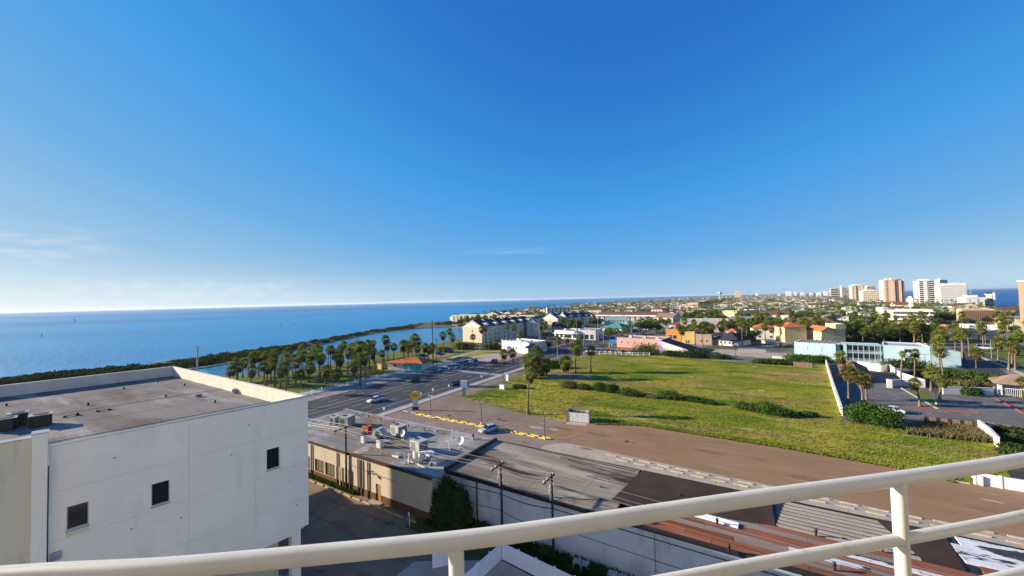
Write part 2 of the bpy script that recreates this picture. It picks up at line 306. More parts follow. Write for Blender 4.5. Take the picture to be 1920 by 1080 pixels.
sheet('strip_pavement', [(-77.6, 40), (-77.6, 68.9), (-31, 68.9), (-31, 51)]+[(-35, 51), (-35, 40)], .04, nmat('pinkish_pavement', (.27, .205, .17), (.22, .165, .14), scale=.2, rough=.9, layers=(((.33, .27, .23), .5, .58, .75, (.5, 1.5, 1), 5), ((.16, .12, .10), 1.2, .6, .72, S1, 12))))
sheet('concrete_apron', [(-34, 50), (-34, 66), (-31, 68.9), (-20.5, 68.3), (2, 67.5), (24.7, 66), (60, 64), (60, 50)], .05, M['concrete'])
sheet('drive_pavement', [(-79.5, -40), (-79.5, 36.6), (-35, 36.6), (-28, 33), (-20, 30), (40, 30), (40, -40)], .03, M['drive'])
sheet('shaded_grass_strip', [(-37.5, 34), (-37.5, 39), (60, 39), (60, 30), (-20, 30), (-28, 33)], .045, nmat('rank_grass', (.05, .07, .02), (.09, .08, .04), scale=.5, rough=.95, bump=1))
sheet('hedge_bed_ground', [(-79, 35.6), (-79, 36.6), (-47, 36.6), (-47, 35.6)], .055, M['dirt'])
sheet('dirt_ground', [(-70.5, 117), (-71, 131), (-66, 134.5), (-50, 134), (-46, 127), (-52, 122), (-60, 121)], .035, M['dirt'])
sheet('verge_ground', [(-77.6, 87.6), (-77.6, 126), (-73.5, 126), (-69.5, 100), (-70.5, 90)], .034, M['dirt'])
sheet('stall_apron', [(-116.2, 60), (-116.2, 118), (-109.5, 118), (-109.5, 60)], .034, nmat('pale_apron', (.34, .29, .245), (.24, .205, .175), scale=.2, rough=.9, layers=(((.10, .09, .085), .3, .56, .66, S1, 6),)))
# painted markings on the boulevard
def dash(x, y0, y1, w=.14, mat_='whitepaint', z=.04):
    b = MB(); b.box(x-w/2, y0, z-.004, x+w/2, y1, z); o = b.build('lane_marking', M[mat_]); o['kind'] = 'structure'
for x in (-99.8, -96.4): dash(x, 20, 150, .18, 'whitepaint' if x < -99 else 'yellowfade')
for x in (-92.6, -88.6, -103.4, -107.4):
    b = MB(); y = 30
    while y < 400: b.box(x-.07, y, .036, x+.07, y+3, .04); y += 9
    o = b.build('lane_marking', M['whitepaint']); o['kind'] = 'structure'
for x in (-84.3,): dash(x, 20, 400, .16)
b = MB(); [b.box(-116, y, .038, -111.6, y+.14, .042) for y in np.arange(54, 110, 2.8)]
o = b.build('stall_marking', M['whitepaint']); o['kind'] = 'structure'
b = MB(); [b.box(-83.8+k*.9, 118, .036, -83.4+k*.9, 121, .04) for k in range(4)]; [b.box(-107+k*1.0, 118, .036, -106.5+k*1.0, 121, .04) for k in range(22)]
o = b.build('crosswalk_marking', M['whitepaint']); o['kind'] = 'structure'
# kerbs
for (x0, x1, y0, y1) in ((-80.2, -80, 30, 150), (-116.4, -116.2, 60, 150)):
    b = MB(); b.box(x0, y0, 0, x1, y1, .15); o = b.build('kerb_edge', M['walk']); o['kind'] = 'structure'
# planted median in the far half of the boulevard
for (y0, y1) in ((126, 168), (176, 230)):
    b = MB(); b.prism([(-97.6, y0), (-94.6, y0), (-94.2, (y0+y1)/2), (-94.6, y1), (-97.6, y1)], 0, .16); o = b.build('median_ground', nmat('red_paver', (.34, .20, .15), (.28, .17, .13), scale=1)); o['kind'] = 'structure'
# painted stalls in the brown lot (slanted)
b = MB()
for i in range(17):                    # lower row, by the yellow stops
    x = -74+i*2.65; p = (x, 70.2); q = (x+2.4, 74.6); n = .06
    b.add([(p[0]-n, p[1], .045), (p[0]+n, p[1], .045), (q[0]+n, q[1], .045), (q[0]-n, q[1], .045)], [(0, 1, 2, 3)])
for i in range(10):                    # upper row, by the grass
    x = -62+i*2.65; y = 84.6-i*.55; p = (x, y-4); q = (x+2.4, y)
    b.add([(p[0]-n, p[1], .045), (p[0]+n, p[1], .045), (q[0]+n, q[1], .045), (q[0]-n, q[1], .045)], [(0, 1, 2, 3)])
o = b.build('stall_marking', M['fadedline']); o['kind'] = 'structure'
b = MB()
for i in range(15):
    x = -72+i*2.65; p = (x, 67.7); q = (x-1.6, 63.2)
    b.add([(p[0]-n, p[1], .046), (p[0]+n, p[1], .046), (q[0]+n, q[1], .046), (q[0]-n, q[1], .046)], [(0, 1, 2, 3)])
o = b.build('stall_marking', M['fadedline']); o['kind'] = 'structure'
b = MB()
for i in range(17):
    x = -19+i*2.9; p = (x, 65.6); q = (x-.7, 60.6-.06*i); n = .08
    b.add([(p[0]-n, p[1], .056), (p[0]+n, p[1], .056), (q[0]+n, q[1], .056), (q[0]-n, q[1], .056)], [(0, 1, 2, 3)])
o = b.build('stall_marking', M['yellowfade']); o['kind'] = 'structure'
# joints in the concrete apron and drive: narrow recess filled dark
b = MB()
for i in range(12): x = -30+i*5; b.box(x-.025, 51.3, .046, x+.025, 66, .053)
for y in (56.5, 61.5): b.box(-33, y-.025, .046, 55, y+.025, .053)
o = b.build('pavement_joint', M['drive']); o['kind'] = 'structure'
b = MB()
for (a_, c_) in (((-62, 34.9), (-36, 36.2)), ((-60, 33), (-33, 33.6)), ((-58, 30), (-20, 29)), ((-50, 36.5), (-47, 20)), ((-40, 36.4), (-38, 18)), ((-30, 34), (-29, 14))): b.bar((a_[0], a_[1], .031), (c_[0], c_[1], .031), .06, .004)
o = b.build('pavement_joint', nmat('tar_joint', (.05, .045, .04))); o['kind'] = 'structure'
# ---------------------------------------------------------------- wheel stops
def stop_mesh(L, mname, mat_):
    b = MB(); b.loft([[(x, -.12, 0), (x, .12, 0), (x, .08, .15), (x, -.08, .15)] for x in (-L/2, L/2)]); return b.mesh(mname, mat_)
ms_y = stop_mesh(1.85, 'wheel_stop', M['yellowpaint']); ms_w = stop_mesh(1.85, 'wheel_stop', M['wheelstop']); ms_t = stop_mesh(1.7, 'wheel_stop', M['wheelstop2'])
def stop(me, x, y, rz, label, group, z=.04):
    o = place('wheel_stop', me, None, (x, y, z), rz); tag(o, label, 'wheel stop', group)
for i in range(16):
    x = -75.6+i*2.65
    if 9.5 < i < 10.5: continue
    r_ = R(random.uniform(-4, 4))
    if i < 2: stop(ms_w, x, 69.5, r_, 'faded wheel stop at the kerb end of the yellow row', 'faded wheel stops beside the kerb'); continue
    stop(ms_y, x+.35, 69.5+random.uniform(-.1, .1), r_, 'yellow concrete wheel stop in the back line of the double row', 'yellow wheel stops, back line')
    stop(ms_y, x-.15, 68.8+random.uniform(-.1, .1), r_, 'yellow concrete wheel stop in the front line of the double row', 'yellow wheel stops, front line')
for i in range(17):
    x = -21.5+i*2.9
    if random.random() < .93: stop(ms_w, x, 67.0-.05*i+random.uniform(-.08, .08), R(random.uniform(-4, 2)), 'bare concrete wheel stop beside the reddish lot, back line', 'bare wheel stops by the reddish lot, back line', .05)
    if i > 0: stop(ms_w, x-.6, 65.7-.05*i+random.uniform(-.08, .08), R(random.uniform(-4, 2)), 'bare concrete wheel stop on the apron, front line', 'bare wheel stops on the apron, front line', .05)
for i in range(13): stop(ms_t, -64+i*2.2+random.uniform(-.1, .1), 35.2, R(random.uniform(-3, 3)), 'tan wheel stop along the hedge below the beige wall', 'tan wheel stops along the drive', .03)
for (px, py) in ((1215, 799), (1345, 818), (1373, 823), (1500, 843), (1530, 848), (1660, 871), (1045, 777), (1075, 779), (1800, 905)):
    x, y = G(px, py); stop(ms_w, x, y, R(-4), 'pale wheel stop at the edge of the grass field', 'pale wheel stops along the field edge', .05)
# ---------------------------------------------------------------- grass tufts and weeds on the field: nobody could count them
def in_poly(x, y, P_):
    c = False; n = len(P_)
    for i in range(n):
        (x1, y1), (x2, y2) = P_[i], P_[(i+1) % n]
        if (y1 > y) != (y2 > y) and x < (x2-x1)*(y-y1)/(y2-y1)+x1: c = not c
    return c
FIELD = GP([(866, 746), (960, 705), (1130, 661), (1330, 676), (1548, 684), (1580, 790), (1740, 800), (1835, 800), (1872, 845), (1900, 905), (1790, 905), (1670, 875), (1470, 840), (1197, 797), (1115, 795), (990, 778)])
rng = np.random.default_rng(3)
def tufts(n, poly, hmin, hmax, near=True):
    xs = [p[0] for p in poly]; ys = [p[1] for p in poly]; V = []; F = []
    cnt = 0
    while cnt < n:
        x = rng.uniform(min(xs), max(xs)); y = rng.uniform(min(ys), max(ys))
        if near and rng.random() < (y-80)/150: continue
        if not in_poly(x, y, poly): continue
        cnt += 1
        for k in range(4):
            a = rng.uniform(0, 6.28); h = rng.uniform(hmin, hmax); w = rng.uniform(.06, .14); l = rng.uniform(.05, .3)
            dx, dy = math.cos(a), math.sin(a); o = len(V)
            V += [(x-dy*w, y+dx*w, .02), (x+dy*w, y-dx*w, .02), (x+dx*l, y+dy*l, h)]; F.append((o, o+1, o+2))
    me = bpy.data.meshes.new('grass_tufts'); me.from_pydata(V, [], F); return me
me = tufts(26000, FIELD, .07, .24); me.materials.append(M['tuft'])
tag(place('field_grass', me), 'tufts of green and straw grass over the vacant field', 'grass', kind='stuff')
edge = GP([(1115, 790), (1200, 793), (1470, 834), (1670, 868), (1790, 896), (1790, 906), (1670, 877), (1470, 842), (1200, 799), (1115, 797)])
me = tufts(5000, edge, .15, .4, False); me.materials.append(M['tuft'])
tag(place('edge_weeds', me), 'ragged weeds creeping over the lot edge', 'weeds', kind='stuff')
edge = GP([(1700, 800), (1745, 795), (1850, 805), (1862, 832), (1820, 828), (1700, 815)])
me = tufts(2500, edge, .4, 1.1, False); me.materials.append(M['dry'])
tag(place('fence_weeds', me), 'tall straw weeds in front of the post fence', 'weeds', kind='stuff')
me = tufts(2500, [(-73, 36.6), (-73, 35.7), (-50, 35.7), (-50, 36.6)], .3, .7, False); me.materials.append(M['leaf3'])
tag(place('bed_greenery', me), 'low bright green ground cover below the beige wall', 'ground cover', kind='stuff')
me = tufts(5000, [(-36, 35.5), (-36, 38.8), (20, 38.8), (20, 34.5), (-14, 35), (-25, 35.6)], .3, .8, False); me.materials.append(M['leaf'])
tag(place('wall_weeds', me), 'dark weeds along the foot of the long white wall', 'weeds', kind='stuff')
# ---------------------------------------------------------------- the balcony: floor slab and curved railing
RAILP = [(-4.6, -2.9), (-3.6, -1.7), (-2.75, -.8), (-2.1, -.24), (-1.6, .149), (-1.285, .363), (-.995, .585), (-.706, .815), (-.502, .995), (-.025, 1.44), (.424, 1.845), (.878, 2.27), (1.4, 2.8), (2.1, 3.55), (2.7, 4.3)]
def catmull(P_, n=6):
    out = []
    for i in range(len(P_)-1):
        p0, p1, p2, p3 = (P_[max(i-1, 0)], P_[i], P_[i+1], P_[min(i+2, len(P_)-1)])
        for k in range(n):
            t = k/n; out.append(tuple(.5*(2*p1[a]+(p2[a]-p0[a])*t+(2*p0[a]-5*p1[a]+4*p2[a]-p3[a])*t*t+(3*p1[a]-p0[a]-3*p2[a]+p3[a])*t**3) for a in (0, 1)))
    return out+[P_[-1]]
RC = catmull(RAILP)
rail = thing('balcony_railing', 'cream painted metal balcony railing with round rails and posts in the foreground', 'railing')
b = MB(); b.sweep([(x, y, 27.345) for x, y in RC], .0243, 20); b.build('top_rail', M['rail'], rail)
for z in (27.138, 26.932, 26.726, 26.52):
    b = MB(); b.sweep([(x, y, z) for x, y in RC], .0188, 20); b.build('lower_rail', M['rail'], rail)
for (x, y) in ((-3.6, -1.7), (-2.1, -.24), (-.703, .818), (.424, 1.845), (1.55, 2.95)):
    b = MB(); b.tube((x, y, 26.42), (x, y, 27.345), .0212, n=20); b.tube((x, y, 26.40), (x, y, 26.42), .05, n=20); b.build('post', M['rail'], rail)
b = MB(); b.prism([(x-.1*0, y+.06) for x, y in RC]+[(3.6, -3.2), (-3.2, -4.6)], 26.2, 26.4); o = b.build('balcony_floor', M['concrete']); o['kind'] = 'structure'
# the tower that carries this balcony, unseen behind the viewer: added so its sunlit walls throw light back
tw = thing('balcony_tower', 'tall unseen cream building behind the viewer carrying the foreground balcony', 'building', (1.35, -1.35, 0), R(-135))
M['greyw_'] = nmat('dark_grey_bounce_stop', (.08, .08, .085), (.06, .06, .065))
M['towerc'] = nmat('cream_tower_stucco', (.84, .80, .68), (.78, .74, .62), scale=.4, rough=.9)
b = MB(); b.box(-16, 0, 0, 30, 14, 60); b.build('wall', M['towerc'], tw)
for f_ in range(18):
    b = MB(); b.box(-16, -.25, f_*3.2+.6, 30, -.01, f_*3.2+.9); b.build('floor_band', M['towerc'], tw)
    for k in range(9): b = MB(); b.box(-14+k*5, -.05, f_*3.2+1.1, -12.2+k*5, -.01, f_*3.2+3.0); b.build('window', M['glass'], tw)
for k in range(3): b = MB(); b.box(-2.6+k*1.75, -.06, 26.45, -.93+k*1.75, -.02, 28.9); b.build('unseen_dark_door', M['glass'], tw)  # unseen dark glass, added behind the viewer to cut bounce on the railing
b = MB(); b.box(-3.6, -.04, 26.45, -2.65, -.02, 28.9); b.box(2.7, -.04, 26.45, 4.4, -.02, 28.9); b.build('unseen_dark_surround', M['greyw_'], tw)  # unseen dark panels widening the glass that keeps bounce off the railing
# ---------------------------------------------------------------- big white flat-roofed building on the left
FR = np.array([-37.4, 21.7]); FL = np.array([-40.1, 5.6]); dd = (FL-FR)/np.linalg.norm(FL-FR); nn = np.array([-dd[1], dd[0]])
ang = math.atan2(dd[1], dd[0])
M['facade'] = nmat('painted_concrete', (.88, .86, .79), (.80, .78, .71), scale=.22, rough=.85, bump=.06, bscale=9, layers=(((.68, .67, .64), .5, .58, .78, (1, 1, .25), 13), ((.66, .64, .58), 1.3, .64, .78, (2.8, 2.8, .25), 40), ((.82, .80, .735), .35, .48, .56, (1, 1, 1), 88), ((.30, .29, .27), 6, .72, .76, (1, 1, .6), 66)))
M['facade2'] = nmat('tan_painted_concrete', (.68, .64, .50), (.60, .57, .45), scale=.3, rough=.85, layers=(((.42, .40, .33), .8, .6, .75, (2, 2, .2), 13),))
M['parapet'] = nmat('parapet_stucco', (.72, .64, .54), (.62, .54, .44), scale=.6, rough=.9, layers=(((.45, .38, .30), 1.2, .62, .8, (2, 2, .4), 3),))
M['roofW'] = nmat('grey_membrane_roof', (.20, .185, .17), (.145, .13, .12), scale=.2, lo=.43, hi=.58, stretch=(.35, 1.5, 1), rough=.85, bump=.1, bscale=8,
    layers=(((.29, .27, .25), .2, .53, .64, (.3, 1.4, 1), 5), ((.12, .085, .065), .1, .53, .64, (.5, 1.4, 1), 22), ((.16, .115, .08), .8, .6, .75, (.4, 1.4, 1), 8)))
wb = thing('white_building', 'large white concrete building with flat grey roof and three small dark windows', 'building', (FR[0], FR[1], 0), ang)
def loc(x, y): p = np.array([x, y])-FR; return float(p@dd), float(p@nn)
BRl = loc(-75.4, 23.0)
def panel(u0, u1, z0, z1, holes, mat_, y0=-.3, y1=0.0, parent=wb, name='wall_panel'):
    b = MB(); g = .006; us = sorted({u0+g, u1-g}|{h[0] for h in holes}|{h[1] for h in holes}); zs = sorted({z0+g, z1-g}|{h[2] for h in holes}|{h[3] for h in holes})
    for i in range(len(us)-1):
        for j in range(len(zs)-1):
            cu, cz = (us[i]+us[i+1])/2, (zs[j]+zs[j+1])/2
            if any(h[0] < cu < h[1] and h[2] < cz < h[3] for h in holes): continue
            b.box(us[i], y0, zs[j], us[i+1], y1, zs[j+1])
    b.build(name, mat_, parent)
WIN = [(14.5, 15.5, 13.05, 14.62), (10.25, 11.29, 12.88, 14.56), (2.52, 3.59, 12.94, 14.8)]
ZR = [6.5, 9.2, 12.54, 15.87, 18.9]
for (ua, ub) in ((0, 4.5), (4.5, 9.1), (9.1, 13.1), (13.1, 16.3)):
    for k in range(4):
        hs = [h for h in WIN if h[0] >= ua and h[1] <= ub and ZR[k] < h[2] < ZR[k+1]]
        panel(ua if ua not in (4.5, 13.1) else ua-.018, ub if ub not in (4.5, 13.1) else ub+.018, ZR[k], ZR[k+1], hs, M['facade'])
b = MB(); b.box(.05, -.34, 6.5, 16.3, -.31, 18.9); b.build('wall_core', M['facade2'], wb)
for i, h in enumerate(WIN):
    f = MB(); t = .05; f.box(h[0], -.22, h[2], h[0]+t, -.12, h[3]); f.box(h[1]-t, -.22, h[2], h[1], -.12, h[3]); f.box(h[0]+t, -.22, h[2], h[1]-t, -.12, h[2]+t); f.box(h[0]+t, -.22, h[3]-t, h[1]-t, -.12, h[3])
    w = f.build('window', M['galv'], wb)
    p = MB(); p.box(h[0]+t, -.19, h[2]+t, h[1]-t, -.17, h[3]-t); p.build('pane', M['glass'], w)
    s = MB(); s.box(h[0]-.06, 0, h[2]-.1, h[1]+.06, .07, h[2]-.03); s.build('sill', M['galv'], w)
    if i == 0: s = MB(); s.box(h[0]-.02, .005, h[2]-.42, h[1]+.02, .03, h[2]-.1); s.build('sill', M['facade2'], w)
# left block and pilaster
panel(17.0, 24, 12.5, 19.75, [], M['facade2'], -.3, .3); panel(17.0, 24, 6.5, 12.5, [], M['facade2'], -.3, .3); panel(24, 34, 12.5, 19.75, [], M['facade2'], -.3, .3); panel(24, 34, 6.5, 12.5, [], M['facade2'], -.3, .3)
b = MB(); b.box(16.35, -.35, 0, 17.0, .55, 20.0); b.build('pilaster', M['facade'], wb)
b = MB(); b.box(16.3, -.4, 20.0, 17.05, .6, 20.07); b.box(17.05, -.4, 19.75, 34, .36, 19.83); b.build('coping', M['galv'], wb)
b = MB(); b.box(.0, -.33, 18.92, 16.3, .04, 18.99); b.build('coping', M['chrome'], wb)
# right, back and left walls
b = MB(); b.prism([(0, -.35), (BRl[0], BRl[1]), (BRl[0]+.35, BRl[1]), (.35, -.35)], 6.5, 19.0); b.build('side_wall', M['parapet'], wb)
b = MB(); b.prism([(BRl[0], BRl[1]), (BRl[0], BRl[1]-.35), (34, BRl[1]-.35), (34, BRl[1])], 0, 19.05); b.build('back_wall', M['parapet'], wb)
b = MB(); b.box(33.7, BRl[1], 0, 34, -.35, 19.0); b.build('side_wall', M['parapet'], wb)
def zroof(y): return 17.6
n = 14
for k in range(n):
    ya, yb = -.33+(BRl[1]+.33)*k/n, -.33+(BRl[1]+.33)*(k+1)/n; e = .012*(k % 2)
    ua = .35+(BRl[0]-0)*(k/n); ub_ = .35+(BRl[0])*((k+1)/n)
    b = MB(); b.add([(ua, ya, zroof(ya)+e), (33.7, ya, zroof(ya)+e), (33.7, yb, zroof(yb)+e), (ub_, yb, zroof(yb)+e), (ua, ya, zroof(ya)-.2), (33.7, ya, zroof(ya)-.2), (33.7, yb, zroof(yb)-.2), (ub_, yb, zroof(yb)-.2)],
        [(0, 3, 2, 1), (4, 5, 6, 7), (0, 1, 5, 4), (1, 2, 6, 5), (2, 3, 7, 6), (3, 0, 4, 7)]); b.build('roof_sheet', M['roofW'], wb)
b = MB()
for y in (-7.1, -19.4): b.bar((1.2, y, zroof(y)+.01), (33, y-.5, zroof(y)+.01), .06, .025)
b.build('roof_seam', M['black'], wb)
# underside: beam, columns, recessed garage wall
b = MB(); b.box(.3, BRl[1]+.4, 6.2, 33.7, -.35, 6.5); b.build('floor_slab', M['facade2'], wb)
b = MB(); b.box(1.2, -5, 0, 33, -4.7, 6.2); b.build('garage_wall', M['facade2'], wb)
for u_ in (.35, 8.2, 15.6): b = MB(); b.box(u_+.35, -.9, 0, u_+1.15, -.1, 6.5); b.build('column', M['facade'], wb)
b = MB(); b.box(1.5, -.25, 6.05, 8.5, -.1, 6.48); b.build('beam', M['facade'], wb)
b = MB(); b.prism([(1.6, -5.2), (BRl[0]+1.2, BRl[1]+1), (33, BRl[1]+1), (33, -5.2)], 0, 6.2); b.build('garage_wall', M['parapet'], wb)
b = MB(); b.box(15.72, .02, 11.35, 16.2, .12, 11.9); b.add([(15.72, .12, 11.8), (16.2, .12, 11.8), (16.1, .55, 11.55), (15.8, .55, 11.55)], [(0, 1, 2, 3)]); b.build('wall_lamp', M['galv'], wb)
b = MB()
for (u_, z) in ((4.9, 17.4), (9.5, 11.3), (6.2, 15.2), (1.6, 11.2), (1.0, 8.8), (13.2, 17.2), (12.3, 11.7)): b.box(u_, -.01, z, u_+.12, .03, z+.06)
b.build('wall_bracket', M['black'], wb)
# things standing on that roof
def condenser(px, py, w, h, label, z=17.62):
    w *= 1.08; h *= 1.08
    x, y = G(px, py, z); t = thing('rooftop_condenser', label, 'condenser', (x, y, z), ang)
    b = MB(); b.loft([[(w/2*c*k, w/2*s*k, zz) for (c, s) in [(1, .7), (.7, 1), (-.7, 1), (-1, .7), (-1, -.7), (-.7, -1), (.7, -1), (1, -.7)]] for zz, k in ((.06, .97), (.08, 1), (h, 1))]); b.build('casing', M['black'], t)
    b = MB(); b.box(-w/2-.03, -w/2-.03, h, w/2+.03, w/2+.03, h+.04); b.build('top_panel', M['galv'], t)
    b = MB(); b.tube((0, 0, h+.045), (0, 0, h+.09), w*.36, n=16); b.build('fan_guard', M['black'], t)
    b = MB(); [b.box(s*w*.35-.05, -w/2, 0, s*w*.35+.05, w/2, .06) for s in (-1, 1)]; b.build('skid', M['wood'], t)
    return t
condenser(76, 798, 1.25, .95, 'dark boxy condenser standing alone on the white building roof')
condenser(33, 797, 1.1, 1.05, 'dark condenser behind two others near the white building roof corner')
condenser(7, 806, 1.35, .95, 'wide dark condenser nearest the railing on the white building roof')
def roof_vent(px, py, label, z=17.62, r_=.22, h=.4, mat_='galv', capmat='galv'):
    x, y = G(px, py, z); t = thing('roof_vent', label, 'roof vent', (x, y, z-.02))
    b = MB(); b.tube((0, 0, 0), (0, 0, h*.55), r_*.7, n=10); b.build('stack', M[mat_], t)
    b = MB(); b.loft([[(r_*k*math.cos(a), r_*k*math.sin(a), zz) for a in np.linspace(0, 6.283, 10, endpoint=False)] for zz, k in ((h*.5, .8), (h*.75, 1.05), (h*.9, .8), (h, .25))]); b.build('cap', M[capmat], t)
    return t
roof_vent(440, 737, 'pale turbine vent near the right parapet of the white building roof', r_=.38, h=.6)
roof_vent(372, 744, 'low dark vent left of the pale turbine vent', r_=.42, h=.28, capmat='black')
for (px, py, lb) in ((295, 717, 'small dark pipe vent near the far corner of the white building roof'), (346, 723, 'tiny dark pipe vent between the far corner and turbine vent'), (232, 730, 'tiny dark pipe vent in the middle of the far roof half'), (311, 744, 'dark pipe vent beside a roof seam in the centre'), (403, 755, 'short dark pipe vent behind the front roof edge'), (145, 779, 'short dark pipe vent right of the lone condenser'), (12, 761, 'small dark vent near the left picture edge on the roof'), (165, 760, 'squat dark vent in the left half of the roof')):
    roof_vent(px, py, lb, r_=.12, h=.3, mat_='black', capmat='black')
def conduit(p, q, label, z=17.62, r_=.06):
    a_ = G(*p, z); c_ = G(*q, z); t = thing('roof_conduit', label, 'conduit', (a_[0], a_[1], z))
    dx, dy = c_[0]-a_[0], c_[1]-a_[1]
    b = MB(); b.tube((0, 0, .12), (dx, dy, .12), r_, n=6); b.build('pipe', M['galv'], t)
    for k in (.1, .9): b = MB(); b.box(dx*k-.12, dy*k-.12, 0, dx*k+.12, dy*k+.12, .08); b.build('block', M['wood'], t)
conduit((118, 783), (148, 777), 'short pale conduit lying on blocks right of the lone condenser'); conduit((180, 772), (208, 768), 'short pale conduit lying in the middle of the white building roof')
# ---------------------------------------------------------------- beige shop block with the busy roof
M['beige'] = nmat('beige_stucco', (.56, .48, .36), (.49, .42, .315), scale=.35, rough=.92, layers=(((.40, .33, .25), 1.2, .6, .78, (2, 2, .3), 9),))
M['brownbase'] = nmat('brown_painted_base', (.155, .085, .045), (.11, .06, .035), scale=1, rough=.85)
M['roofA'] = nmat('grey_roof_coating', (.33, .32, .30), (.21, .195, .175), scale=.09, lo=.44, hi=.56, rough=.85, bump=.15, bscale=6, layers=(((.24, .165, .10), .13, .54, .62, S1, 61), ((.45, .43, .40), .3, .58, .7, S1, 3), ((.12, .10, .085), .6, .58, .7, (.5, 1.5, 1), 25), ((.10, .085, .07), 1.8, .64, .7, (.4, 1.5, 1), 29)))
M['roofB'] = nmat('weathered_brown_roof', (.26, .215, .165), (.17, .135, .105), scale=.12, lo=.43, hi=.57, stretch=(.4, 1.8, 1), rough=.9, bump=.15, bscale=6, layers=(((.36, .31, .245), .3, .54, .66, (.25, 1.4, 1), 3), ((.05, .037, .03), .2, .54, .64, (.4, 1.6, 1), 17), ((.07, .055, .045), 1.4, .64, .76, (.4, 1.5, 1), 71)))
ZA = 5.5; XA0, XA1 = -74.2, -35.0
sa = thing('shop_building', 'long beige shop block with brown base and a grey roof full of equipment', 'building', (XA0, 36.25, 0))
L = XA1-XA0
def sab(name, mat_, *bx):
    b = MB()
    for q in bx: b.box(q[0]-XA0, q[1]-36.25, q[2], q[3]-XA0, q[4]-36.25, q[5])
    return b.build(name, M[mat_] if isinstance(mat_, str) else mat_, sa)
WA = [(-73.5, -71.2), (-70.9, -68.4), (-67.4, -64.9), (-64.6, -61.9), (-60.6, -58.1), (-57.8, -55.3)]
xs = [XA0]+[v for w in WA for v in w]+[-45.75, -44.7, XA1]
segs = []
for i in range(len(xs)-1):
    a_, c_ = xs[i], xs[i+1]
    if (a_, c_) in WA: segs += [(a_, 36.25, 1.1, c_, 36.55, 1.15), (a_, 36.25, 3.1, c_, 36.55, 5.3)]
    elif a_ == -45.75: segs += [(a_, 36.25, 2.5, c_, 36.55, 5.3)]
    else: segs.append((a_, 36.25, 1.1, c_, 36.55, 5.3))
sab('front_wall', 'beige', *segs)
sab('wall_base', 'brownbase', (XA0, 36.2, 0, -45.75, 36.55, 1.1), (-44.7, 36.2, 0, XA1, 36.55, 1.1))
sab('back_wall', 'beige', (XA0, 50.9, 0, XA1, 51.2, 5.3)); sab('side_wall', 'beige', (XA0, 36.55, 0, XA0+.3, 50.9, 5.3)); sab('side_wall', 'beige', (XA1-.3, 36.55, 0, XA1, 50.9, 5.3))
NR = 13
for k in range(NR):
    a_ = XA0+L*k/NR; c_ = XA0+L*(k+1)/NR; sab('roof_sheet', 'roofA', (a_, 36.3, 5.3, c_, 51.15, ZA+.012*(k % 2)))
sab('roof_edge', 'wood', (XA0-.1, 36.12, 5.32, XA1, 36.29, 5.62)); sab('roof_edge', 'galv', (XA0-.1, 51.16, 5.32, XA1, 51.3, 5.6)); sab('roof_edge', 'galv', (XA0-.15, 36.29, 5.32, XA0-.01, 51.16, 5.6))
for (a_, c_) in WA:
    w = sab('window', 'wood', (a_, 36.3, 1.15, a_+.08, 36.4, 3.1), (c_-.08, 36.3, 1.15, c_, 36.4, 3.1), (a_+.08, 36.3, 3.02, c_-.08, 36.4, 3.1), (a_+.08, 36.3, 1.15, c_-.08, 36.4, 1.23))
    q = sab('pane', nmat('dusty_shutter', (.33, .28, .20), (.27, .23, .17), scale=3), (a_+.08, 36.42, 1.2, c_-.08, 36.46, 3.05)); q.parent = w
    for k in range(1, 6): x = a_+.08+(c_-a_-.16)*k/6; q = sab('bar', 'brownbase', (x-.02, 36.33, 1.23, x+.02, 36.37, 3.02)); q.parent = w
dr = sab('door', nmat('tan_door', (.36, .21, .09), (.31, .18, .08), scale=2), (-45.65, 36.36, .05, -44.8, 36.42, 2.45))
q = sab('handle', 'chrome', (-44.95, 36.30, 1.1, -44.88, 36.36, 1.25)); q.parent = dr
for x in (-66.2, -61.4, -54.5, -49.5, -48.7, -47.3): sab('drainpipe', 'wood' if x > -62 else 'brownbase', (x-.07, 36.06, .1, x+.07, 36.19, 5.2))
for k in range(5): sab('post', 'beige' if k % 2 else 'brownbase', (-56.6+k*.78+2, 36.0, .1, -56.45+k*.78+2, 36.15, 3.2))
sab('wall_lamp', 'black', (-46.4, 35.7, 4.05, -46.3, 36.24, 4.15), (-46.6, 35.6, 3.8, -46.1, 35.75, 4.05), (-47.2, 35.85, 3.9, -46.9, 36.0, 4.05))
sab('step', 'concrete', (-46.4, 35.2, .03, -44.2, 36.19, .18))
def hvac(px, py, w, d_, h, label, rz=0, z=ZA, mat_='hvac', fan=1, duct=True):
    x, y = G(px, py, z+.02); t = thing('rooftop_unit', label, 'rooftop unit', (x, y, z), rz)
    b = MB(); b.box(-w/2, -d_/2, .12, w/2, d_/2, h); b.build('casing', M[mat_], t)
    b = MB(); b.box(-w/2+.05, -d_/2+.05, 0, w/2-.05, d_/2-.05, .12); b.build('curb', M['wood'], t)
    b = MB()
    for k in range(6): zz = .3+(h-.5)*k/6; b.box(-w/2+.15, -d_/2-.02, zz, w*.1, -d_/2-.002, zz+(h-.5)/12)
    b.build('louvre', M['black'], t)
    b = MB()
    for k in range(7): yy = -d_/2+.15+(d_-.3)*k/7; b.box(w/2+.002, yy, .3, w/2+.02, yy+.08, h-.15)
    b.build('coil', M['black'], t)
    for k in range(fan): b = MB(); b.tube((-w/4+k*w/2, 0, h), (-w/4+k*w/2, 0, h+.06), min(w, d_)*.22, n=14); b.build('fan_guard', M['black'], t)
    if duct: b = MB(); b.box(-w/2-.6, -d_*.3, .25, -w/2-.003, d_*.3, h*.75); b.build('duct', M['galv'], t)
    return t
hvac(628, 795, 1.3, 1.5, 1.5, 'smaller pale unit of the pair at the left end of the shop roof', R(15), duct=False)
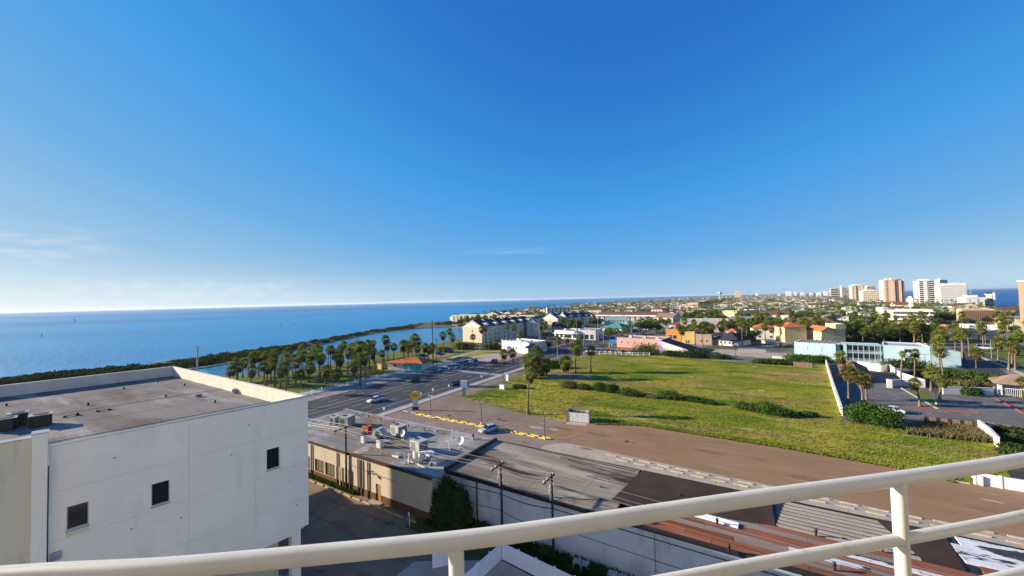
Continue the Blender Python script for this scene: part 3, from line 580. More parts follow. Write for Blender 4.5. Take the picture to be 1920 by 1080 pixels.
hvac(651, 797, 2.0, 2.0, 1.75, 'larger pale unit of the pair at the left end of the shop roof', R(15), duct=False)
hvac(689, 812, 1.2, 1.1, 1.3, 'orange rusty cabinet on the shop roof beside a dome-sided unit', R(5), mat_='orange', duct=False)
hvac(748, 814, 2.3, 1.8, 1.6, 'grey unit with a short duct behind the left satellite dish', R(-8))
hvac(786, 845, 2.2, 1.7, 1.7, 'grey unit with a short duct right of the left satellite dish', R(-8))
# dome-sided fan unit
x, y = G(712, 820, ZA); t = thing('curved_duct', 'pale curved duct hood beside the orange cabinet on the shop roof', 'duct', (x, y, ZA), R(10))
prof = [(math.cos(a)*1.25, math.sin(a)*1.45) for a in np.linspace(math.pi*.02, math.pi*.98, 12)]
b = MB(); b.loft([[(px_, yy, zz) for (px_, zz) in [(1.25, 0)]+prof+[(-1.25, 0)]] for yy in (-.6, .6)], smooth=False); b.build('hood', M['hvac'], t)
b = MB(); b.tube((0, -.62, .7), (0, -.603, .7), .5, n=16); b.build('louvre', M['black'], t)
def stack(px, py, w, h, label, z=ZA):
    x, y = G(px, py, z); t = thing('chimney_stack', label, 'vent stack', (x, y, z))
    b = MB(); b.box(-w/2, -w/2, 0, w/2, w/2, h); b.build('shaft', M['white'], t)
    b = MB(); b.box(-w/2-.08, -w/2-.08, h, w/2+.08, w/2+.08, h+.06); b.tube((0, 0, h+.06), (0, 0, h+.34), w*.5, w*.62, n=10); b.build('cap', M['black'], t)
stack(683, 829, .75, 1.15, 'square white stack with black cap in front of the orange cabinet'); stack(713, 838, .85, 1.25, 'square white stack with black cap nearest the beige wall')
def dish(px, py, r_, label, z=ZA, face=R(200)):
    x, y = G(px, py, z); t = thing('satellite_dish', label, 'satellite dish', (x, y, z), face)
    b = MB(); b.tube((0, 0, 0), (0, 0, 1.0), .05, n=6); b.build('mast', M['galv'], t)
    b = MB(); [b.tube((0, 0, .1), (math.cos(a)*.8, math.sin(a)*.8, .03), .03, n=5) for a in (0, 1.6, 3.1, 4.7)]; [b.tube((0, 0, .7), (math.cos(a)*.8, math.sin(a)*.8, .03), .02, n=5) for a in (0, 1.6, 3.1, 4.7)]; b.build('base_frame', M['galv'], t)
    b = MB(); nr, na = 5, 20; vs = []; fs = []; tilt = R(25)
    for off in (0, -.02):
        for i in range(nr+1):
            for k in range(na):
                a = 6.2832*k/na; q = r_*i/nr; xx = q*q/(4*.55*r_)+off; yy = q*math.cos(a); zz = q*math.sin(a)
                vs.append((xx*math.cos(tilt)-zz*math.sin(tilt), yy, 1.0+r_*.3+xx*math.sin(tilt)+zz*math.cos(tilt)))
    for o_ in (0, (nr+1)*na):
        for i in range(nr):
            for k in range(na): fs.append((o_+i*na+k, o_+i*na+(k+1) % na, o_+(i+1)*na+(k+1) % na, o_+(i+1)*na+k))
    b.add(vs, fs, 0, True); b.build('reflector', M['white'], t)
    b = MB(); b.tube((0, 0, 1.0), (r_*.8, 0, 1.0+r_*.45), .02, n=5); b.box(r_*.75, -.06, .95+r_*.42, r_*.9, .06, 1.07+r_*.45); b.build('feed_arm', M['black'], t)
dish(757, 826, .55, 'satellite dish between the two grey units on the shop roof', face=R(-95)); dish(866, 841, .62, 'satellite dish alone near the black roof curb', face=R(-95))
for i, (px, py) in enumerate(((669, 778), (691, 783), (714, 789), (738, 795), (766, 801), (795, 807), (820, 812))):
    roof_vent(px, py, 'squat pipe vent in the row along the far edge of the shop roof', z=ZA+.03, r_=.16, h=.5, mat_='galv', capmat='black')['group'] = 'pipe vents along the far edge of the shop roof'
roof_vent(887, 824, 'bent black pipe vent near the right end of the shop roof', z=ZA+.03, r_=.2, h=.9, capmat='black')
def mast(px, py, ytop, label, r_=.035, z=ZA, arm=0):
    x, y = G(px, py, z); zt = Zat(px, ytop, x, y); t = thing('roof_pipe', label, 'pipe', (x, y, z))
    b = MB(); b.tube((0, 0, 0), (0, 0, zt-z), r_, n=6); b.build('pipe', M['white'], t)
    b = MB(); b.box(-.15, -.15, 0, .15, .15, .08); b.build('flange', M['galv'], t)
    if arm: b = MB(); b.tube((0, 0, zt-z-.05), (-arm, 0, zt-z-.05), r_*1.5, n=6); b.build('elbow', M['galv'], t)
mast(625, 813, 795, 'thin white standpipe in front of the paired units'); mast(714, 851, 826, 'thin white standpipe by the stack nearest the beige wall'); mast(843, 851, 828, 'white standpipe with an elbow right of the grey units', .06, arm=.5); mast(848, 821, 804, 'white standpipe near the far edge of the shop roof', .06); mast(759, 870, 850, 'thin white pipe left of the tangled ducts'); mast(767, 869, 851, 'thick white pipe left of the tangled ducts', .12)
# tangle of old ductwork
x, y = G(795, 868, ZA); t = thing('duct_cluster', 'tangle of old ducts and fallen vent caps at the corner of the shop roof', 'ductwork', (x, y, ZA), R(-8))
b = MB(); b.box(-1.9, -.5, .3, -1.5, -.1, 1.3); b.box(-.5, -.6, 0, -.2, -.2, 1.3); b.bar((-.35, -.4, 1.3), (.9, .6, 1.3), .35, .3); b.box(-.6, .5, .8, .5, 1.5, 1.2); b.bar((-2, .4, .6), (-.4, 1.2, .9), .3, .3); b.build('duct', M['white'], t)
b = MB()
for k in range(12): a_ = rng.uniform(-1, 1.7, 2); b.tube((a_[0], a_[1]*.6, .1), (a_[0]+rng.uniform(-.5, .5), a_[1]*.6+.4, rng.uniform(.3, .9)), .1, .07, n=7)
b.build('pipe', M['galv'], t)
b = MB(); b.box(.9, .3, 0, 2.2, 1.3, .45); b.box(-2.6, -1.0, 0, 2.4, -.85, .18); b.build('curb', M['hvac'], t)
x, y = G(745, 858, ZA); box_thing('timber_block', 'short pale timber lying in front of the left satellite dish', 'timber', M['white'], (x-1.2, y-.12, ZA+.02, x+.3, y+.12, ZA+.28))
# ---------------------------------------------------------------- long low building to the right, patched and rusty roof
X0, X1 = -35.0, 48.0; YF, YB = 38.9, 50.9; ZB = 5.6
sb = thing('long_shop_building', 'long low white-walled shop building with patched brown and rusty roof', 'building', (X0, YF, 0))
def sbb(name, mat_, *bx):
    b = MB()
    for q in bx: b.box(q[0]-X0, q[1]-YF, q[2], q[3]-X0, q[4]-YF, q[5])
    return b.build(name, M[mat_] if isinstance(mat_, str) else mat_, sb)
M['cmu'] = nmat('white_painted_block', (.62, .64, .66), (.55, .57, .59), scale=.3, rough=.9, layers=(((.45, .46, .47), .7, .58, .75, (1, 1, .3), 9),))
nt = M['cmu'].node_tree; bs = nt.nodes['Principled BSDF']; src = bs.inputs['Base Color'].links[0].from_socket
g = nt.nodes.new('ShaderNodeNewGeometry'); sp = nt.nodes.new('ShaderNodeSeparateXYZ'); lnk(nt, g.outputs['Position'], sp.inputs[0]); cb = nt.nodes.new('ShaderNodeCombineXYZ'); lnk(nt, sp.outputs[0], cb.inputs[0]); lnk(nt, sp.outputs[2], cb.inputs[1])
br = nt.nodes.new('ShaderNodeTexBrick'); lnk(nt, cb.outputs[0], br.inputs['Vector']); br.inputs['Scale'].default_value = 1; br.inputs['Brick Width'].default_value = .4; br.inputs['Row Height'].default_value = .2; br.inputs['Mortar Size'].default_value = .022; br.inputs['Mortar Smooth'].default_value = .3
f, _ = noise_fac(nt, .3, (1, 1, .5), lo=.47, hi=.58, seed=4.2); f2, _ = noise_fac(nt, 1.1, (1.5, 1, .3), lo=.45, hi=.7, seed=2)
mm = nt.nodes.new('ShaderNodeMath'); mm.operation = 'MULTIPLY'; lnk(nt, f, mm.inputs[0]); lnk(nt, f2, mm.inputs[1])
gx = nt.nodes.new('ShaderNodeMapRange'); gx.inputs['From Min'].default_value = -12; gx.inputs['From Max'].default_value = -9; lnk(nt, sp.outputs[0], gx.inputs['Value'])
m2 = nt.nodes.new('ShaderNodeMath'); m2.operation = 'MULTIPLY'; lnk(nt, mm.outputs[0], m2.inputs[0]); lnk(nt, gx.outputs[0], m2.inputs[1])
m3 = nt.nodes.new('ShaderNodeMath'); m3.operation = 'MULTIPLY'; m3.use_clamp = True; lnk(nt, m2.outputs[0], m3.inputs[0]); lnk(nt, br.outputs['Fac'], m3.inputs[1])
lnk(nt, mixc(nt, m3.outputs[0], src, (.03, .03, .03)), bs.inputs['Base Color'])
sbb('front_wall', 'cmu', (X0, YF, 0, X1, YF+.3, 5.3)); sbb('back_wall', 'cmu', (X0, YB-.3, 0, X1, YB, 5.3)); sbb('side_wall', 'cmu', (X1-.3, YF+.3, 0, X1, YB-.3, 5.3))
for i in range(8): a_ = X0+3*i; sbb('roof_sheet', 'roofB', (a_, YF+.02, 5.3, min(a_+3, -12.6), YB-.02, ZB+.012*(i % 2)))
sbb('roof_deck', 'black', (-11, YF+.02, 5.3, X1, YB-.02, ZB-.06))
sbb('roof_edge', 'black', (X0, YF-.12, 5.2, X1, YF+.02, 5.66)); sbb('roof_edge', 'black', (X0, YB-.02, 5.22, X1, YB+.12, 5.66))
sbb('roof_curb', 'black', (X0-.22, YF-.1, 5.51, X0+.22, YB+.1, 6.0)); sbb('drainpipe', 'black', (-29.9, YF-.12, .1, -29.75, YF-.01, 5.2)); sbb('drainpipe', 'galv', (-35+.15, YF-.12, .1, -35+.3, YF-.01, 5.2)); sbb('drainpipe', 'galv', (-8.5, YF-.12, .1, -8.42, YF-.01, 5.2))
sbb('gutter', 'vinyl', (-3.5, YF-.3, 5.0, 3.0, YF-.13, 5.2))
M['rustp'] = nmat('rusty_roof_panel', (.27, .10, .05), (.18, .07, .042), scale=.4, stretch=(.3, 2, 1), rough=.85, obj=False, objvar=.22, layers=(((.20, .16, .135), .5, .55, .7, (.3, 2, 1), 7), ((.10, .05, .035), 1.2, .58, .75, (.2, 2, 1), 9)))
M['greyp'] = nmat('grey_roof_panel', (.26, .22, .19), (.20, .15, .12), scale=.4, stretch=(.3, 2, 1), rough=.85, objvar=.2, layers=(((.26, .10, .05), .6, .56, .7, (.3, 2, 1), 5),))
M['tarp'] = nmat('black_roofing_felt', (.045, .031, .025), (.07, .046, .036), scale=.3, rough=.9, bump=.3, bscale=3, layers=(((.10, .055, .035), .25, .62, .75, S1, 5),))
M['slat'] = nmat('pale_deck_slat', (.40, .35, .29), (.30, .26, .21), scale=.6, stretch=(.3, 2, 1), rough=.9)
M['peel'] = nmat('peeling_white_coating', (.66, .67, .68), (.55, .55, .56), scale=.6, rough=.7, bump=.3, layers=(((.04, .035, .035), .45, .55, .58, (.6, 1.6, 1), 8), ((.08, .07, .065), 1.8, .62, .66, (.6, 2.2, 1), 19)))
rr = random.Random(11)
def rpanel(x0, x1, y0, y1, mt, dz=0, name='roof_panel'): sbb(name, mt, (x0, y0, ZB-.059, x1, y1, ZB+.01+dz))
row = .74
for k in range(8):
    y0 = YF+.05+k*row; x = -10.6-(.0 if k < 4 else .6*(k-4))+rr.uniform(-.5, .2)
    while x < 46:
        l = rr.uniform(5, 9); mt = rr.choices(('rustp', 'greyp', 'peel'), (.66, .28, .06 if x < 12 else .16))[0]
        if k == 0: mt = 'rustp'
        rpanel(x, min(x+l-.04, 47), y0, y0+row-.05, mt, rr.uniform(0, .03)); x += l
for k in range(8):
    y0 = YF+.05+(8+k)*row
    rpanel(1.6+.15*k, 11.5-k*.2, y0+.15, y0+row-.18, 'slat', .02, 'deck_slat')
    x = 14.6+rr.uniform(-.2, .6)
    while x < 46: l = rr.uniform(4, 8); rpanel(x, min(x+l-.04, 47), y0, y0+row-.05, 'peel' if k > 1 else 'rustp', rr.uniform(0, .03)); x += l
b = MB(); b.prism([(-13.6-X0, 3.2), (-12.3-X0, YB-YF-.1), (1.4-X0, YB-YF-.1), (1.5-X0, 5.95), (-6-X0, 4.3), (-10.4-X0, 2.6)], ZB-.05, ZB+.06); b.build('felt_patch', M['tarp'], sb)
b = MB(); b.prism([(11.6-X0, 6.1), (9.9-X0, YB-YF-.1), (14.5-X0, YB-YF-.1), (14.0-X0, 6.1)], ZB-.05, ZB+.05); b.build('felt_patch', M['tarp'], sb)
for (p, q) in (((1050, 857), (1195, 891)), ((1068, 873), (1187, 904)), ((1100, 893), (1172, 911)), ((1065, 862), (1190, 898)), ((940, 828), (1190, 884))):
    a_ = G(*p, ZB); c_ = G(*q, ZB); b = MB(); b.bar((a_[0]-X0, a_[1]-YF, ZB+.005), (c_[0]-X0, c_[1]-YF, ZB+.005), .13, .03); b.build('tar_seam', M['black'], sb)
for (px, py, lb) in ((1275, 930, 'small upright pipe vent in the black felt patch'), (1345, 985, 'dark pipe vent casting a shadow on the rusty panels'), (1530, 1005, 'slim dark pipe vent on the red roof panels'), (1565, 1070, 'fat dark pipe vent low on the rusty roof'), (1655, 1035, 'dark pipe vent beside the railing post'), (1367, 1036, 'small pale vent on the front edge of the rusty roof'), (1127, 914, 'little dark hatch on the weathered brown roof')):
    roof_vent(px, py, lb, z=ZB+.01, r_=.14, h=.75 if px > 1300 else .25, mat_='black', capmat='black')
# flat white strip of duct lying on the rusty roof
x, y = G(1330, 972, ZB+.1); t = thing('fallen_gutter', 'pale metal strip lying across the rusty roof panels', 'metal strip', (x, y, ZB+.06), R(-3)); b = MB(); b.box(-2.5, -.3, 0, 2.5, .3, .1); b.box(-2.5, .3, 0, 2.5, .36, .2); b.box(-2.5, -.36, 0, 2.5, -.3, .2); b.build('trough', M['vinyl'], t)
# ---------------------------------------------------------------- utility poles and their wires
def utility_pole(x, y, h, label, arms=1, gear=True, lean=0, arm=(-1.9, .7)):
    t = thing('utility_pole', label, 'utility pole', (x, y, 0), lean)
    b = MB(); b.tube((0, 0, 0), (0, 0, h), .17, .11, n=10); b.build('pole', M['wood'], t)
    if arms:
        b = MB(); b.box(-.07, arm[0], h-.36, .07, arm[1], h-.2); b.build('crossarm', M['wood'], t)
        for yy in (-1.8, -1.05, .3): b = MB(); b.tube((0, yy, h-.22), (0, yy, h-.12), .04, n=6); b.tube((0, yy, h-.12), (0, yy, h+.02), .1, .06, n=8); b.build('insulator', M['ceramic'], t)
    if gear:
        for k, (yy, zz) in enumerate(((-.45, h-1.3), (-.6, h-1.75), (.35, h-1.5), (-.4, h-2.6), (.3, h-2.5))): b = MB(); b.tube((0, yy, zz), (0, yy, zz+.38), .07, .05, n=7); b.box(-.02, min(0, yy), zz+.15, .02, max(0, yy), zz+.2); b.build('cutout', M['ceramic'], t)
        b = MB(); b.tube((0, -.35, h-4.0), (0, -.35, h-3.7), .13, n=10); b.box(-.03, -.35, h-3.9, .03, 0, h-3.82); b.build('bracket', M['galv'], t)
    return t
UP = [(-52.1, 36.0, 9.7), (-25.0, 37.2, None), (-18.6, 37.4, 9.2)]
xx, yy = -25.0, 37.2
UP[1] = (xx, yy, Zat(951, 866, xx, yy))
utility_pole(*UP[0], 'tall dark wooden utility pole in front of the beige wall', gear=False)
utility_pole(*UP[1], 'wooden utility pole with pale insulators in front of the long white wall')
utility_pole(*UP[2], 'wooden utility pole with a slanting crossarm nearest the balcony', gear=True)
def sag(b, p, q, r_, s=.35, n=8):
    pts = []
    for k in range(n+1): t = k/n; pts.append((p[0]+(q[0]-p[0])*t, p[1]+(q[1]-p[1])*t, p[2]+(q[2]-p[2])*t-4*s*t*(1-t)))
    for k in range(n): b.tube(pts[k], pts[k+1], r_, n=4, cap=False)
wires = [(-1.05, 'top'), (-.45, 'top'), (.5, 'top')]
END = [(-110, 34.5, 10.5), (60, 39.5, 9.0)]
for i, off in enumerate((-1.8, -1.05, .3)):
    b = MB(); P_ = [(END[0][0], END[0][1]+off, END[0][2])]+[(q[0], q[1]+off, q[2]) for q in UP]+[(END[1][0], END[1][1]+off, END[1][2])]
    for a_, c_ in zip(P_, P_[1:]): sag(b, a_, c_, .022, .3 if abs(a_[0]-c_[0]) < 30 else .9)
    tag(b.build('overhead_wire', M['wire']), ['pale overhead wire nearest the balcony strung between the wooden poles', 'pale overhead wire in the middle of three between the wooden poles', 'pale overhead wire farthest from the balcony of the three'][i], 'wire')
for i, (dz, s, yo) in enumerate(((3.6, .3, -.1), (5.4, .5, -.2))):
    b = MB(); P_ = [(q[0], q[1]+yo, q[2]-dz) for q in UP]+[(60, 38.5, 9.0-dz)]
    for a_, c_ in zip(P_, P_[1:]): sag(b, a_, c_, .03 if i else .05, s)
    tag(b.build('black_cable', M['cable']), ['thick black telephone cable slung under the pole gear', 'lowest thin black cable slung along the white wall'][i], 'cable')
# drop wires from the left pole
b = MB(); [sag(b, (UP[0][0], UP[0][1]+o_, UP[0][2]-.2), (UP[0][0]-18, 50+o_, 6.0), .02, .4) for o_ in (-.4, .4)]; tag(b.build('drop_wire', M['wire']), 'pair of drop wires from the beige-wall pole to the shop roof', 'wire')
# ---------------------------------------------------------------- white vinyl fence in the shade at the bottom
def vinyl_fence(pts, h, label, step=1.8, name='vinyl_fence', category='fence'):
    t = thing(name, label, category, (pts[0][0], pts[0][1], 0)); o0 = pts[0]
    for (a_, c_) in zip(pts, pts[1:]):
        Ls = math.dist(a_, c_); nseg = max(1, round(Ls/step)); dx, dy = (c_[0]-a_[0])/nseg, (c_[1]-a_[1])/nseg
        for k in range(nseg):
            p = (a_[0]+dx*k-o0[0], a_[1]+dy*k-o0[1]); q = (p[0]+dx, p[1]+dy); e = Vector((dx, dy, 0)).normalized()*.07
            for j in range(6):
                s0, s1 = j/6, (j+1)/6; pa = (p[0]+dx*s0, p[1]+dy*s0, .1); pb = (p[0]+dx*(s1-.006), p[1]+dy*(s1-.006), .1)
                b = MB(); b.bar(pa, pb, .03, h-.22); b.build('board', M['vinyl'], t)
            b = MB(); b.bar((p[0]+e.x, p[1]+e.y, h-.12), (q[0]-e.x, q[1]-e.y, h-.12), .06, .1); b.build('rail', M['vinyl'], t); b = MB(); b.bar((p[0]+e.x, p[1]+e.y, .05), (q[0]-e.x, q[1]-e.y, .05), .06, .1); b.build('rail', M['vinyl'], t)
            b = MB(); b.box(p[0]-.065, p[1]-.065, 0, p[0]+.065, p[1]+.065, h+.05); b.box(p[0]-.085, p[1]-.085, h+.05, p[0]+.085, p[1]+.085, h+.09); b.build('post', M['vinyl'], t)
    return t
cor = G(940, 1017, 1.8)
vinyl_fence([G(868, 1080, 1.8), cor], 1.8, 'white vinyl fence panel running left from the fence corner', 1.9)
vinyl_fence([(cor[0]+.15, cor[1]), (cor[0]+11, cor[1]-1.1), (cor[0]+20, cor[1]-2.2)], 1.8, 'white vinyl fence running right from the fence corner', 2.0)
vinyl_fence([G(848, 1026, 1.8), G(810, 1034, 1.8)], 1.8, 'short detached piece of white vinyl fence beside the shaded drive', 1.9)
sheet('yard_ground', [(cor[0]-8, cor[1]-5), (cor[0], cor[1]-.2), (cor[0]+20, cor[1]-2.4), (cor[0]+20, 0), (cor[0]-8, 0)], .06, M['concrete'])
# little sign on a post by the drive
x, y = G(768, 988); t = thing('parking_sign', 'small pale sign on a white post beside the shaded drive', 'sign', (x, y, 0), R(-20))
b = MB(); b.tube((0, 0, 0), (0, 0, 1.7), .05, n=8); b.build('post', M['white'], t); b = MB(); b.box(-.2, -.08, 1.35, .2, -.05, 1.8); b.build('plate', M['vinyl'], t)
# old condensers at the foot of the long wall
for (px, py, lb) in ((1098, 1043, 'old round-fan condenser at the foot of the long white wall, left one'), (1112, 1046, 'old round-fan condenser at the foot of the long white wall, right one'), (1158, 1072, 'grey condenser lying in the weeds nearest the second rail'), (1178, 1074, 'grey condenser beside the one nearest the second rail')):
    x, y = G(px, py); t = thing('ground_condenser', lb, 'condenser', (x, 37.6, 0), R(10)); b = MB(); b.box(-.45, -.4, 0, .45, .4, .85); b.build('casing', M['galv'], t); b = MB(); b.tube((0, -.43, .45), (0, -.401, .45), .32, n=14); b.build('fan_guard', M['black'], t)
# ---------------------------------------------------------------- vegetation kit
def fan_crown_mesh(seed, n=38, petiole=.95, blade=1.15, nb=10, low=-50, mats=None, w=.08):
    r_ = np.random.default_rng(seed); V = []; F = []; MI = []
    for i in range(n):
        e = R(low+(88-low)*((i+.5)/n)**.8); a = i*2.39996+r_.uniform(-.3, .3)
        d = Vector((math.cos(a)*math.cos(e), math.sin(a)*math.cos(e), math.sin(e)))
        L_ = petiole*r_.uniform(.8, 1.15); p = d*L_; p.z -= .12*L_*math.cos(e)
        side = Vector((-math.sin(a), math.cos(a), 0)); upv = d.cross(side)*-1
        o = len(V); V += [side*.02, -side*.02, p]; F.append((o, o+1, o+2)); MI.append(0)
        yel = 1 if (e < R(-5) and r_.random() < .5) or r_.random() < .06 else 0
        roll_ = r_.uniform(-.6, .6); s2 = side*math.cos(roll_)+upv*math.sin(roll_)
        for k in range(nb):
            t = R(-115+230*k/(nb-1)); bd = (d*math.cos(t)+s2*math.sin(t)); bl = blade*(1-.25*abs(t)/2)*r_.uniform(.85, 1.1)
            q = p+bd*bl*.55; e_ = p+bd*bl; e_.z -= bl*r_.uniform(.15, .45); pr = bd.cross(d.cross(s2)).normalized()*w*bl/.95
            o = len(V); V += [p, q+pr, e_, q-pr]; F.append((o, o+1, o+2, o+3)); MI.append(yel)
    me = bpy.data.meshes.new('crown'); me.from_pydata([tuple(v) for v in V], [], F)
    for m_ in mats or (M['palm'], M['palmy']): me.materials.append(m_)
    me.polygons.foreach_set('material_index', MI); return me
def skirt_mesh(seed, L_=1.6, rad=.95):
    r_ = np.random.default_rng(seed); V = []; F = []
    for i in range(150):
        a = r_.uniform(0, 6.28); z0 = -r_.uniform(.0, .5)*L_; d = Vector((math.cos(a), math.sin(a), 0)); s_ = Vector((-math.sin(a), math.cos(a), 0))*r_.uniform(.05, .16)
        o = len(V); V += [d*.12+Vector((0, 0, z0)), d*rad*r_.uniform(.5, 1)+s_+Vector((0, 0, z0-.35*L_)), d*rad*r_.uniform(.25, .7)+Vector((0, 0, z0-L_*r_.uniform(.45, .75))), d*rad*r_.uniform(.5, 1)-s_+Vector((0, 0, z0-.35*L_))]; F.append((o, o+1, o+2, o+3))
    me = bpy.data.meshes.new('dead_frond_skirt'); me.from_pydata([tuple(v) for v in V], [], F); me.materials.append(M['skirt']); return me
def trunk_mesh(seed, ra=.26, rb=.17, bend=.75, n=9):
    r_ = np.random.default_rng(seed); bx, by = r_.uniform(-bend, bend, 2); secs = []
    for k in range(7):
        t = k/6; r2 = ra+(rb-ra)*min(1, t*1.6)+(.16 if k == 0 else 0)+(.05 if k == 1 else 0)
        secs.append([(bx*t*t+r2*math.cos(6.283*i/n), by*t*t+r2*math.sin(6.283*i/n), t) for i in range(n)])
    b = MB(); b.loft(secs, smooth=True); return b.mesh('trunk', M['trunk']), (bx, by)
CR = [fan_crown_mesh(i, n=30+3*i % 6) for i in range(5)]; CRS = [fan_crown_mesh(20+i, n=26, nb=6, w=.15) for i in range(3)]
SK = [skirt_mesh(i) for i in range(3)]; TK = [trunk_mesh(i) for i in range(5)]
pal_i = 0
def palm(x, y, h, label, group=None, crown=1.0, skirt=True, z=0, name='fan_palm', simple=False):
    """h: height of the crown centre"""
    global pal_i; pal_i += 1; k = pal_i
    t = thing(name, label, 'palm tree', (x, y, z), random.uniform(0, 6.28), group)
    tm, (bx, by) = TK[k % 5]; place('trunk', tm, t, (0, 0, -.05), scale=(1, 1, h+.05))
    place('crown', (CRS if simple else CR)[k % (3 if simple else 5)], t, (bx, by, h), random.uniform(0, 6), scale=(crown, crown, crown*random.uniform(.9, 1.05)))
    if skirt: place('dead_fronds', SK[k % 3], t, (bx, by, h-.05), scale=(crown, crown, crown*random.uniform(.7, 1.5)))
    return t
def leaf_cloud(seed, blobs, n, size, shell=.55, name='crown', mat_=None, flat=1.0):
    """blobs: (cx,cy,cz,rx,ry,rz)"""
    r_ = np.random.default_rng(seed); wts = np.array([b_[3]*b_[4]+b_[5]*b_[3] for b_ in blobs]); wts = wts/wts.sum()
    V = np.zeros((n*4, 3)); ids = r_.choice(len(blobs), n, p=wts); B = np.array(blobs)[ids]
    d = r_.normal(size=(n, 3)); d /= np.linalg.norm(d, axis=1)[:, None]; rad = (shell+(1.05-shell)*r_.random(n)**.6)[:, None]*(1+.18*np.sin(d[:, :1]*7+ids[:, None])*np.cos(d[:, 1:2]*6))
    P_ = B[:, :3]+d*rad*B[:, 3:6]
    nrm = d*.8+r_.normal(size=(n, 3))*.6; nrm /= np.linalg.norm(nrm, axis=1)[:, None]
    a = np.cross(nrm, r_.normal(size=(n, 3))); a /= np.linalg.norm(a, axis=1)[:, None]; c = np.cross(nrm, a); s_ = (size*r_.uniform(.6, 1.3, n))[:, None]
    V[0::4] = P_-a*s_; V[1::4] = P_+c*s_*.55; V[2::4] = P_+a*s_; V[3::4] = P_-c*s_*.55
    V[:, 2] = np.maximum(V[:, 2], .02)
    me = bpy.data.meshes.new(name); me.vertices.add(n*4); me.vertices.foreach_set('co', V.ravel()); me.loops.add(n*4); me.loops.foreach_set('vertex_index', np.arange(n*4))
    me.polygons.add(n); me.polygons.foreach_set('loop_start', np.arange(n)*4); me.polygons.foreach_set('loop_total', np.full(n, 4)); me.update(); me.materials.append(mat_ or M['leaf']); return me
def limb_mesh(seed, h, spread, r_=.22):
    q = np.random.default_rng(seed); b = MB(); b.tube((0, 0, -.05), (0, 0, h*.45), r_*1.3, r_*.8, n=8)
    for k in range(5): a = k*1.26+q.uniform(-.3, .3); b.tube((0, 0, h*q.uniform(.3, .45)), (math.cos(a)*spread*.7, math.sin(a)*spread*.7, h*q.uniform(.7, .95)), r_*.6, r_*.2, n=6)
    return b.mesh('trunk', M['bark'])
TREES = []
for k in range(6):
    q = np.random.default_rng(100+k); bl = [(0, 0, 4.6, 1.9, 1.9, 1.5)]+[(math.cos(a)*1.8*q.uniform(.7, 1.1), math.sin(a)*1.8*q.uniform(.7, 1.1), q.uniform(3.0, 4.6), 1.3, 1.3, 1.1) for a in np.linspace(0, 5.2, 5)]
    TREES.append((limb_mesh(k, 4.8, 2.0), leaf_cloud(k, bl, 1500, .24, mat_=(M['leaf'], M['leaf2'], M['leaf'], M['leaf3'], M['leaf2'], M['leaf'])[k])))
def tree(x, y, s, label, group=None, k=None, z=0, name='leafy_tree'):
    k = random.randrange(6) if k is None else k; t = thing(name, label, 'tree', (x, y, z), random.uniform(0, 6.28), group)
    place('trunk', TREES[k][0], t, scale=(s, s, s)); place('crown', TREES[k][1], t, scale=(s*random.uniform(.9, 1.15), s*random.uniform(.9, 1.15), s*random.uniform(.85, 1.1))); return t
def bush(x, y, rx, ry, rz, label, group=None, mat_='leaf', n=1600, size=.2, seed=None, name='bush', cat='bush', lumps=5, z=0):
    seed = random.randrange(9999) if seed is None else seed; q = np.random.default_rng(seed)
    bl = [(q.uniform(-.5, .5)*rx, q.uniform(-.5, .5)*ry, rz*q.uniform(.3, .5), rx*.55, ry*.55, rz*.55) for _ in range(lumps)]
    t = thing(name, label, cat, (x, y, z), 0, group); place('foliage', leaf_cloud(seed, bl, n, size, shell=.3, name='foliage', mat_=M[mat_]), t)
    b = MB()
    for k in range(5): a = k*1.25; b.tube((0, 0, 0), (math.cos(a)*rx*.45, math.sin(a)*ry*.45, rz*.6), .05, .02, n=5)
    b.build('stem', M['bark'], t); return t
# ---------------------------------------------------------------- palms and trees placed where they stand
def palm_px(bx, by, ty, label, group=None, crown=1.0, skirt=True, **k):
    x, y = G(bx, by); h = Zat(bx, ty, x, y)-1.0*crown; return palm(x, y, h, label, group, crown, skirt, **k)
x, y = G(990, 776); palm(x, y, Zat(988, 699, x, y), 'tall slim fan palm standing alone at the edge of the stalls on the grass', crown=1.05)
x, y = G(1108, 698); palm(x, y, Zat(1105, 658, x, y), 'short fan palm with shaggy skirt at the right end of the field palm row', crown=1.35)
x, y = G(1079, 698); palm(x, y, Zat(1077, 650, x, y), 'fan palm with shaggy skirt second from the right in the field palm row', crown=1.75)
x, y = G(1060, 700); palm(x, y, Zat(1060, 678, x, y), 'low drooping fan palm in the shade of the field palm row', crown=1.7)
x, y = G(1025, 706); palm(x, y, Zat(1027, 684, x, y), 'low bushy fan palm next to the tallest clump in the field', crown=1.8)
for (bx, by, cy, cr) in ((1003, 724, 664, 1.9), (993, 722, 676, 1.8), (1012, 718, 692, 1.6), (998, 724, 694, 1.7)):
    x, y = G(bx, by-14); palm(x, y, Zat(bx, cy, x, y), {1003: 'tallest palm of the dense clump at the roadside edge of the field', 993: 'palm leaning against the tallest one in the roadside clump', 1012: 'lowest palm of the dense roadside clump', 998: 'broad shaggy palm at the front of the roadside clump'}[bx], crown=cr)
